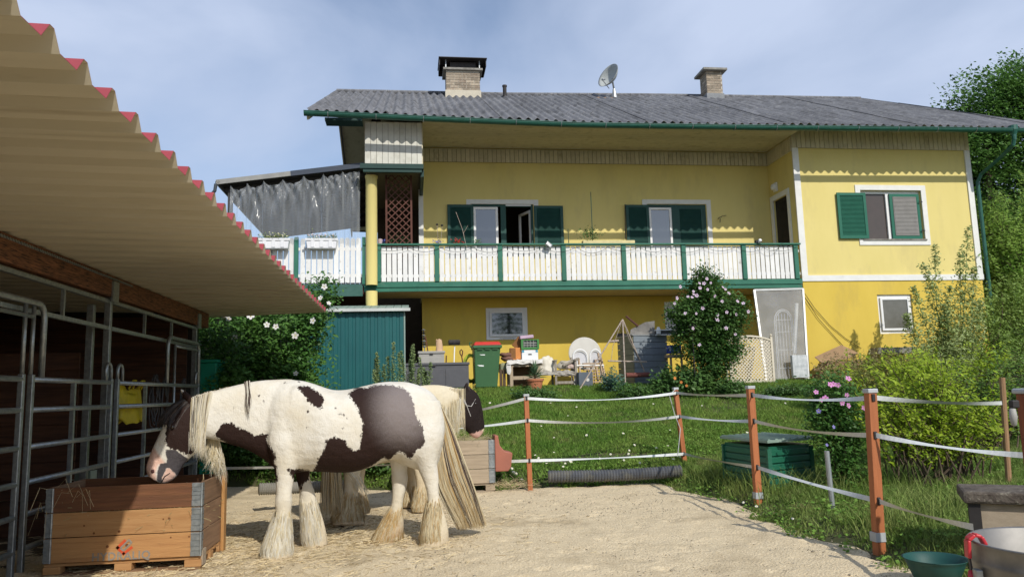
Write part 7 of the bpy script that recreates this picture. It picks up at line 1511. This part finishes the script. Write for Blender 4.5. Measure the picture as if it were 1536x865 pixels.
# colour patches as distances in the horse's own side plane
co = np.empty(len(bodym.vertices)*3); bodym.vertices.foreach_get('co', co); co = co.reshape(-1, 3)
dd, nn_ = np.array(pl.d), np.array(pl.n); AA = np.array(pl.A); UV = np.stack([(co-AA)@dd, co[:, 2]], -1); SIDE = (co-AA)@nn_
def c1(l_): return [(200+x/2.79, 540+y/2.79) for x, y in l_]
def c2(l_): return [(450+x/2.883, 550+y/2.883) for x, y in l_]
def c3(l_): return [(215+x/5.967, 590+y/5.967) for x, y in l_]
def pdist(pix, off): return sdf_poly(UV, [pl.uv(pl.p(x, y, off)) for x, y in pix])
dark = np.full(len(co), -1.)
for pix, off in ((c1([(686,110),(702,108),(735,106),(770,128),(800,155),(795,185),(785,202),(755,192),(735,172)]), .30),
                 (c1([(338,318),(365,268),(385,262),(412,262),(440,285),(490,300),(505,318),(530,308),(560,310),(562,345),(590,385),(600,402),(585,420),(598,445),(605,505),(585,520),(545,470),(500,410),(440,375),(390,358)]), .17),
                 (c2([(213,118),(262,84),(300,92),(330,78),(400,76),(450,88),(478,108),(492,140),(500,205),(532,262),(542,320),(528,350),(500,368),(492,402),(470,392),(452,372),(430,368),(400,412),(370,395),(340,420),(300,450),(200,480),(60,470),(72,432),(88,385),(108,345),(110,318),(150,300),(196,318),(206,350),(240,364),(258,350),(262,300),(268,235),(245,170)]), .30),
                 (c1([(640,440),(690,444),(728,448),(742,470),(734,500),(708,512),(700,540),(680,530),(665,480)]), -.15),
                 (c3([(250,125),(330,20),(390,-90),(480,-60),(500,40),(470,120),(520,250),(525,420),(500,470),(440,545),(380,548),(330,520),(290,500),(250,500),(200,470),(200,380),(205,300),(180,270)]), .09)):
    dark = np.maximum(dark, pdist(pix, off))
# far-side legs must stay light where the belly patch covers them in projection
lim = pl.uv(pl.p(600, 700, -.15))[1]
isfar = (SIDE < -.06) & (UV[:, 1] < lim) & (UV[:, 0] > pl.uv(pl.p(560, 700, 0))[0]); dark = np.where(isfar, -.3, dark)
spots = [(388,593),(397,601),(350,612),(450,572),(462,617),(428,573),(515,622),(520,626),(508,620),(503,612),(513,641),(516,648),(459,642),(478,689),(511,644)]
for x, y in spots:
    u_ = np.array(pl.uv(pl.p(x, y, .28))); dark = np.maximum(dark, np.where(SIDE > 0, .009-np.linalg.norm(UV-u_, axis=1), -1)-.004)
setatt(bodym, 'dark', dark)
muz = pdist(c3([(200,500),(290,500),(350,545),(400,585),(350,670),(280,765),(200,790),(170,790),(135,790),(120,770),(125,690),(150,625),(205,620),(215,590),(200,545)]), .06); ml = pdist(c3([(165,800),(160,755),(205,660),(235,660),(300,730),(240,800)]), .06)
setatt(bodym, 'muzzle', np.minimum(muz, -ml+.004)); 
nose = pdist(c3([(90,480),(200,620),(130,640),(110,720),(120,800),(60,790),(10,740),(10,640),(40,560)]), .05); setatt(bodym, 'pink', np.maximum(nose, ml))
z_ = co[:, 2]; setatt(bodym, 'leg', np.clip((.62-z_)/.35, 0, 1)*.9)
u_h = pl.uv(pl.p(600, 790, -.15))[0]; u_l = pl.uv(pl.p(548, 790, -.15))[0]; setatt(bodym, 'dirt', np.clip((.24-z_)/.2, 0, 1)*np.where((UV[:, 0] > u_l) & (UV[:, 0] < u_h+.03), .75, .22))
rumpc = np.array(pl.uv(pl.p(606, 612, .3))); setatt(bodym, 'grey_sheen', np.clip(1-np.linalg.norm((UV-rumpc)*np.array([1, .8]), axis=1)/.38, 0, 1))  # rump sheen and roan speckle, painted as a greyer coat colour
put('body', bodym, None, h1); bodym.transform(Matrix.Translation(-h1.location))
def eye(px_, py_, off, parent, r_=.017): part('eye', MB().lathe([(r_*math.sin(a_), -r_*math.cos(a_)) for a_ in np.linspace(0, math.pi, 10)], pl.p(px_, py_, off), 14), mat('horse_eye', (.012,.008,.006), rough=.08, spec=.8), parent, smooth=True)
eye(258.5, 640, .108, h1); eye(258.5, 640, -.108, h1)
for s_ in (1, -1): part('nostril', MB().lathe([(0, -.012), (.012, -.008), (.014, 0), (.012, .008), (0, .012)], pl.p(229, 706, .0555*s_), 12, Matrix.Diagonal((1, .5, 1.6))), mat('nostril_dark', (.10,.04,.035), rough=.6), h1, smooth=True)
q = MB(); q.tube([pl.p(255, 709, .056), pl.p(247, 714, .060), pl.p(243, 721, .052), pl.p(240, 726, .03)], [.003, .004, .004, .003], 6); part('mouth_line', q, m_blk, h1)
# mane, forelock, tail
def fall(pxs, off0, off1, n, mats_, r_, name, parent, wob=.012, mi=None, mip=None, plq=None, jx=2.5, jend=5):
    plq = plq or pl; paths = []
    for i in range(n):
        u_ = rng.random(); j = rng.normal(0, 1, 2)*jx*.4; je = rng.normal(0, 1, 2)*jend; o0 = rng.uniform(off0[0], off0[1]); o1 = rng.uniform(off1[0], off1[1]); ph = rng.uniform(0, 6.28); cut = rng.uniform(.72, 1.0); kc = int(u_*12); je = je*.45+np.array([math.sin(kc*5.1), math.cos(kc*3.7)])*jend*.9; ph = ph*.25+kc*1.7
        a = np.array(pxs[0](u_)); b_ = np.array(pxs[1](u_)); m_ = (a+b_)/2 if len(pxs) < 3 else np.array(pxs[2](u_)); pts = []
        for s1 in np.linspace(0, 1, 9):
            s2 = s1*cut; c_ = (1-s2)**2*a+2*s2*(1-s2)*m_+s2*s2*b_ + j + je*s2*s2; p = plq.p(c_[0], c_[1], o0+(o1-o0)*s2); p = p+Vector((math.sin(ph+s1*5), math.cos(ph*2+s1*4), 0))*wob*s1*.6; pts.append(p)
        paths.append(pts)
    if mip is not None: mi = np.searchsorted(np.cumsum(mip), rng.random(n)*.9999)
    return strands(name, paths, mats_, parent, r=rng.uniform(r_*.6, r_*1.4, n), mi=mi)
lerp2 = lambda a, b_: (lambda u_: (a[0]+(b_[0]-a[0])*u_, a[1]+(b_[1]-a[1])*u_))
fall((lerp2((288, 597), (318, 587)), lerp2((288, 674), (303, 690)), lerp2((286, 630), (308, 630))), (.03, .10), (.115, .15), 620, [m_white_h, m_cream, m_brh], .0017, 'mane', h1, mip=(.68, .26, .06), jend=4)
fall((lerp2((312, 655), (328, 660)), lerp2((303, 690), (338, 735)), lerp2((310, 670), (332, 680))), (-.12, -.05), (-.14, .0), 260, [m_white_h, m_cream], .0017, 'far_side_mane', h1, mip=(.45, .55), jend=5, wob=.05)
fall((lerp2((290, 597), (345, 580)), lerp2((310, 655), (352, 640))), (-.03, .0), (-.15, -.12), 500, [m_white_h, m_cream], .003, 'far_side_mane', h1, mip=(.5, .5))
fall((lerp2((290, 596), (300, 594)), lerp2((287, 672), (291, 662))), (.05, .1), (.13, .15), 46, [m_blk, m_white_h], .0024, 'mane', h1, mip=(.5, .5), jend=2)
fall((lerp2((368, 573), (373, 572)), lerp2((371, 628), (376, 618))), (.03, .06), (.19, .21), 40, [m_brh, m_white_h], .0028, 'mane', h1, mip=(.8, .2), jend=2)
fall((lerp2((278, 599), (297, 597)), lerp2((242, 632), (262, 650)), lerp2((254, 606), (270, 625))), (-.02, .07), (.02, .125), 620, [m_blk, m_brh], .0030, 'forelock', h1, mip=(.8, .2), jend=4)
fall((lerp2((278, 599), (290, 597)), lerp2((236, 642), (246, 640)), lerp2((252, 604), (262, 610))), (-.05, .03), (-.07, .02), 380, [m_blk, m_brh], .0030, 'forelock', h1, mip=(.85, .15), jend=3)
# tail: dock then long hair
Lx = lambda u_: None
def tail_paths(n):
    paths = []; mi = []
    for i in range(n):
        u_ = rng.random(); v_ = rng.uniform(-1, 1); ph = rng.uniform(0, 6.28); cut = .80+.20*rng.random()**.5
        A_ = [(655, 606), (648+6*0, 645), (649, 690), (657, 735), (676, 775), (688, 795)]; B_ = [(662, 608), (678, 640), (690, 672), (702, 705), (716, 745), (731, 791)]
        pts = []; st = rng.random()**2*.25; uc = (round(u_*11+rng.normal(0, .12)))/11; u00 = u_
        for s1 in np.linspace(0, 1, 14):
            s2 = (st+(1-st)*s1)*cut*5; k = min(int(s2), 4); f_ = s2-k; a = np.array(A_[k])*(1-f_)+np.array(A_[k+1])*f_; b_ = np.array(B_[k])*(1-f_)+np.array(B_[k+1])*f_
            u_ = u00+(uc-u00)*.7*s1**1.5; c_ = a+(b_-a)*u_; wd = .03+.06*min(1, s1*1.8); p = pl.p(c_[0], c_[1], v_*wd*(1-.3*abs(u_-.5))+.02); p = p+Vector((math.sin(ph+s1*6), 0, math.cos(ph+s1*5)))*.006*s1; pts.append(p)
        paths.append(pts); r_ = rng.random(); band = .5*math.sin(u_*14+1.0)+.5
        mi.append(2 if (band > .9 and r_ < .5) else (1 if r_ < .26 else 0))
    return paths, np.array(mi)
pth_, mi_ = tail_paths(3800)
# split far ends to ochre: second set of shorter strands near the tip
strands('tail', pth_, [m_cream, m_och, m_brh], h1, r=rng.uniform(.0014, .0032, len(pth_)), mi=mi_)
q = MB(); q.tube([pl.p(648, 600, 0), pl.p(656, 610, 0), pl.p(662, 640, .01), pl.p(668, 680, .01)], [.05, .05, .04, .02], 12); part('dock', q, m_cream, h1, smooth=True)
tipc = []
for i in range(420):
    u_ = rng.random(); a = np.array((670, 760)); b_ = np.array((712, 742)); c_ = a+(b_-a)*u_; e_ = np.array((686, 792))*(1-u_)+np.array((729, 787))*u_; pts = [pl.p(*(c_+(e_-c_)*s1+rng.normal(0, .4, 2)), .02+rng.normal(0, .03)) for s1 in np.linspace(0, 1, 6)]; tipc.append(pts)
strands('tail_tip', tipc, [m_och, m_cream], h1, r=rng.uniform(.002, .004, len(tipc)), mi=(rng.random(len(tipc)) > .6).astype(int))
FM = [m_cream, m_white_h]; FD = [m_cream, m_och]
feather(h1, pl, 762, 413, 437, .052, .145, 838, 387, 440, .112, .15, 800, FM[::-1], (.7, .3)); feather(h1, pl, 745, 449, 475, .056, -.18, 823, 452, 492, .10, -.19, 700, FM[::-1], (.7, .3))
feather(h1, pl, 745, 641, 659, .05, .145, 819, 627, 673, .108, .15, 800, FD, (.75, .25)); feather(h1, pl, 758, 586, 604, .053, -.165, 819, 551, 604, .105, -.17, 800, FD, (.4, .6))
for px_, off in ((414, .15), (472, -.19), (651, .15), (577, -.17)):
    c_ = pl.p(px_, {414: 835, 472: 822, 651: 816, 577: 816}[px_], off); part('hoof', MB().lathe([(.085, 0), (.075, .045), (.06, .06), (0, .06)], (c_.x, c_.y, .006), 16), mat('hoof_horn', (.16,.12,.08), (.10,.075,.05), rough=.7), h1)

# ---- far horse -----------------------------------------------------
P1 = pl
pl = Plane((-.42, 8.75), math.atan2(9.85-8.6, .72+.62)); 
h2 = thing('horse', (-.1, 9.1, 0), 'cream maned cob horse with black head standing behind the near horse over the grey crate', 'horse', 'the two cob horses')
mb = MB()
body_loft(mb, pl, [(487,612,490,655,.08),(493,604,496,680,.16),(508,598,511,696,.24),(528,595,530,698,.28),(550,595,552,697,.30),(575,594,578,694,.30),(598,592,600,690,.27),(615,588,617,688,.23),(630,590,632,680,.16),(640,600,641,668,.08)])
body_loft(mb, pl, [(604,588,618,684,.18),(622,580,632,672,.15),(640,577,646,660,.125),(658,577,662,647,.105),(676,580,678,635,.09),(690,584,690,622,.075)], pw=2.3)
body_loft(mb, pl, [(689,584,689,604,.05),(697,581,687,615,.075),(708,584,689,628,.098),(715,592,692,636,.10),(719,604,697,642,.09),(722,616,701,646,.075),(724,628,705,651,.064),(725,637,709,655,.058),(724,645,713,657,.045),(721,650,716,657,.025)], pw=2.4)
for s_ in (1, -1):
    a = pl.p(698, 585, .05*s_); tip = a+Vector((.03, .03, .10)); mb.tube([a-Vector((0,0,.04)), a.lerp(tip, .4), a.lerp(tip, .8), tip], [.02, .032, .022, .005], 10); blob(520, 650, .12*s_, .2, (1, .6, 1.2)); blob(626, 645, .12*s_, .17, (.8, .6, 1.2))
leg_loft(mb, pl, [(640,496,548,.13),(670,502,545,.13),(695,512,541,.09),(712,516,539,.065),(730,516,537,.055),(748,512,537,.06),(765,506,540,.08),(780,499,545,.10),(787,497,545,.10)], .12, .03)
leg_loft(mb, pl, [(640,520,560,.12),(670,522,556,.12),(692,526,550,.08),(710,528,546,.06),(728,528,545,.05),(745,527,546,.06),(760,524,550,.08),(770,522,552,.09)], -.14, -.03)
leg_loft(mb, pl, [(640,612,650,.10),(670,616,648,.10),(690,620,645,.08),(706,622,643,.065),(720,625,641,.058),(735,626,641,.055),(748,623,642,.07),(760,620,644,.085),(768,620,644,.085)], .12, .02)
leg_loft(mb, pl, [(640,600,632,.09),(670,602,630,.10),(690,606,627,.075),(706,609,625,.06),(720,611,624,.052),(735,610,623,.055),(748,606,623,.07),(757,603,624,.08),(761,604,623,.08)], -.14, -.02)
b2 = remesh(mb, .014, 'body', 6); b2.materials.append(horse_mat('light_horse_coat', (.70,.62,.46), (.022,.015,.014), (.07,.055,.05), (.66,.54,.36), (.62,.38,.32)))
co = np.empty(len(b2.vertices)*3); b2.vertices.foreach_get('co', co); co = co.reshape(-1, 3); UV = np.stack([(co-np.array(pl.A))@np.array(pl.d), co[:, 2]], -1)
dk2 = sdf_poly(UV, [pl.uv(pl.p(x, y, .08)) for x, y in [(692,566),(705,566),(722,580),(730,600),(732,640),(722,646),(712,650),(698,650),(688,640),(684,620),(688,600)]]); setatt(b2, 'dark', dk2)
setatt(b2, 'muzzle', np.full(len(co), -1.)); setatt(b2, 'pink', sdf_poly(UV, [pl.uv(pl.p(x, y, .05)) for x, y in [(706,648),(722,645),(730,650),(726,662),(704,662)]])); setatt(b2, 'leg', np.clip((.7-co[:, 2])/.4, 0, 1)); setatt(b2, 'dirt', np.clip((.2-co[:, 2])/.2, 0, 1)*.5); setatt(b2, 'grey_sheen', np.zeros(len(co)))
put('body', b2, None, h2); b2.transform(Matrix.Translation(-h2.location))
eye(713, 605, .098, h2)
fall((lerp2((614, 582), (694, 584)), lerp2((640, 660), (690, 650)), lerp2((620, 600), (694, 610))), (.02, .06), (.14, .17), 2600, [m_cream, m_white_h], .0028, 'mane', h2, mip=(.75, .25), jend=4)
fall((lerp2((694, 583), (704, 582)), lerp2((702, 622), (722, 636)), lerp2((704, 588), (720, 596))), (-.03, .05), (.06, .10), 240, [m_blk, m_brh], .0036, 'forelock', h2, mip=(.8, .2), jend=2)
fall((lerp2((690, 584), (697, 583)), lerp2((689, 640), (697, 655))), (.05, .08), (.11, .13), 60, [m_cream, m_brh], .003, 'mane', h2, mip=(.7, .3), jend=2)
q = MB(); q.tube([pl.p(694, 600, .09), pl.p(700, 608, .105), pl.p(707, 609, .10), pl.p(713, 598, .09)], .005, 6); q.tube([pl.p(692, 588, .07), pl.p(700, 608, .105), pl.p(706, 624, .09)], .005, 6); part('halter', q, mat('pale_halter_cord', (.5,.48,.45)), h2)
# tail of the far horse hanging behind the belly of the near one
fall((lerp2((488, 612), (498, 606)), lerp2((484, 772), (515, 776)), lerp2((486, 690), (512, 690))), (-.03, .16), (.10, .26), 1900, [m_cream, m_och, m_brh], .003, 'tail', h2, mip=(.6, .3, .1), jend=5)
fall((lerp2((510, 700), (532, 700)), lerp2((538, 740), (556, 752)), lerp2((530, 715), (545, 720))), (.10, .2), (.15, .25), 60, [m_white_h, m_cream], .003, 'tail', h2, mip=(.5, .5), jend=4)
feather(h2, pl, 735, 513, 538, .057, .14, 786, 496, 546, .105, .15, 700, [m_cream, m_och], (.7, .3)); feather(h2, pl, 735, 526, 547, .055, -.17, 769, 520, 554, .095, -.17, 260, [m_cream, m_och], (.7, .3))
feather(h2, pl, 728, 625, 641, .057, .14, 767, 618, 645, .088, .14, 500, [m_cream, m_och], (.65, .35)); feather(h2, pl, 726, 610, 624, .055, -.16, 760, 602, 624, .083, -.16, 400, [m_cream, m_och], (.65, .35))
for px_, py_, off in ((520, 785, .15), (537, 768, -.17), (632, 765, .14), (613, 759, -.16)):
    c_ = pl.p(px_, py_, off); part('hoof', MB().lathe([(.08, 0), (.07, .045), (0, .06)], (c_.x, c_.y, .006), 16), MATS['hoof_horn'], h2)
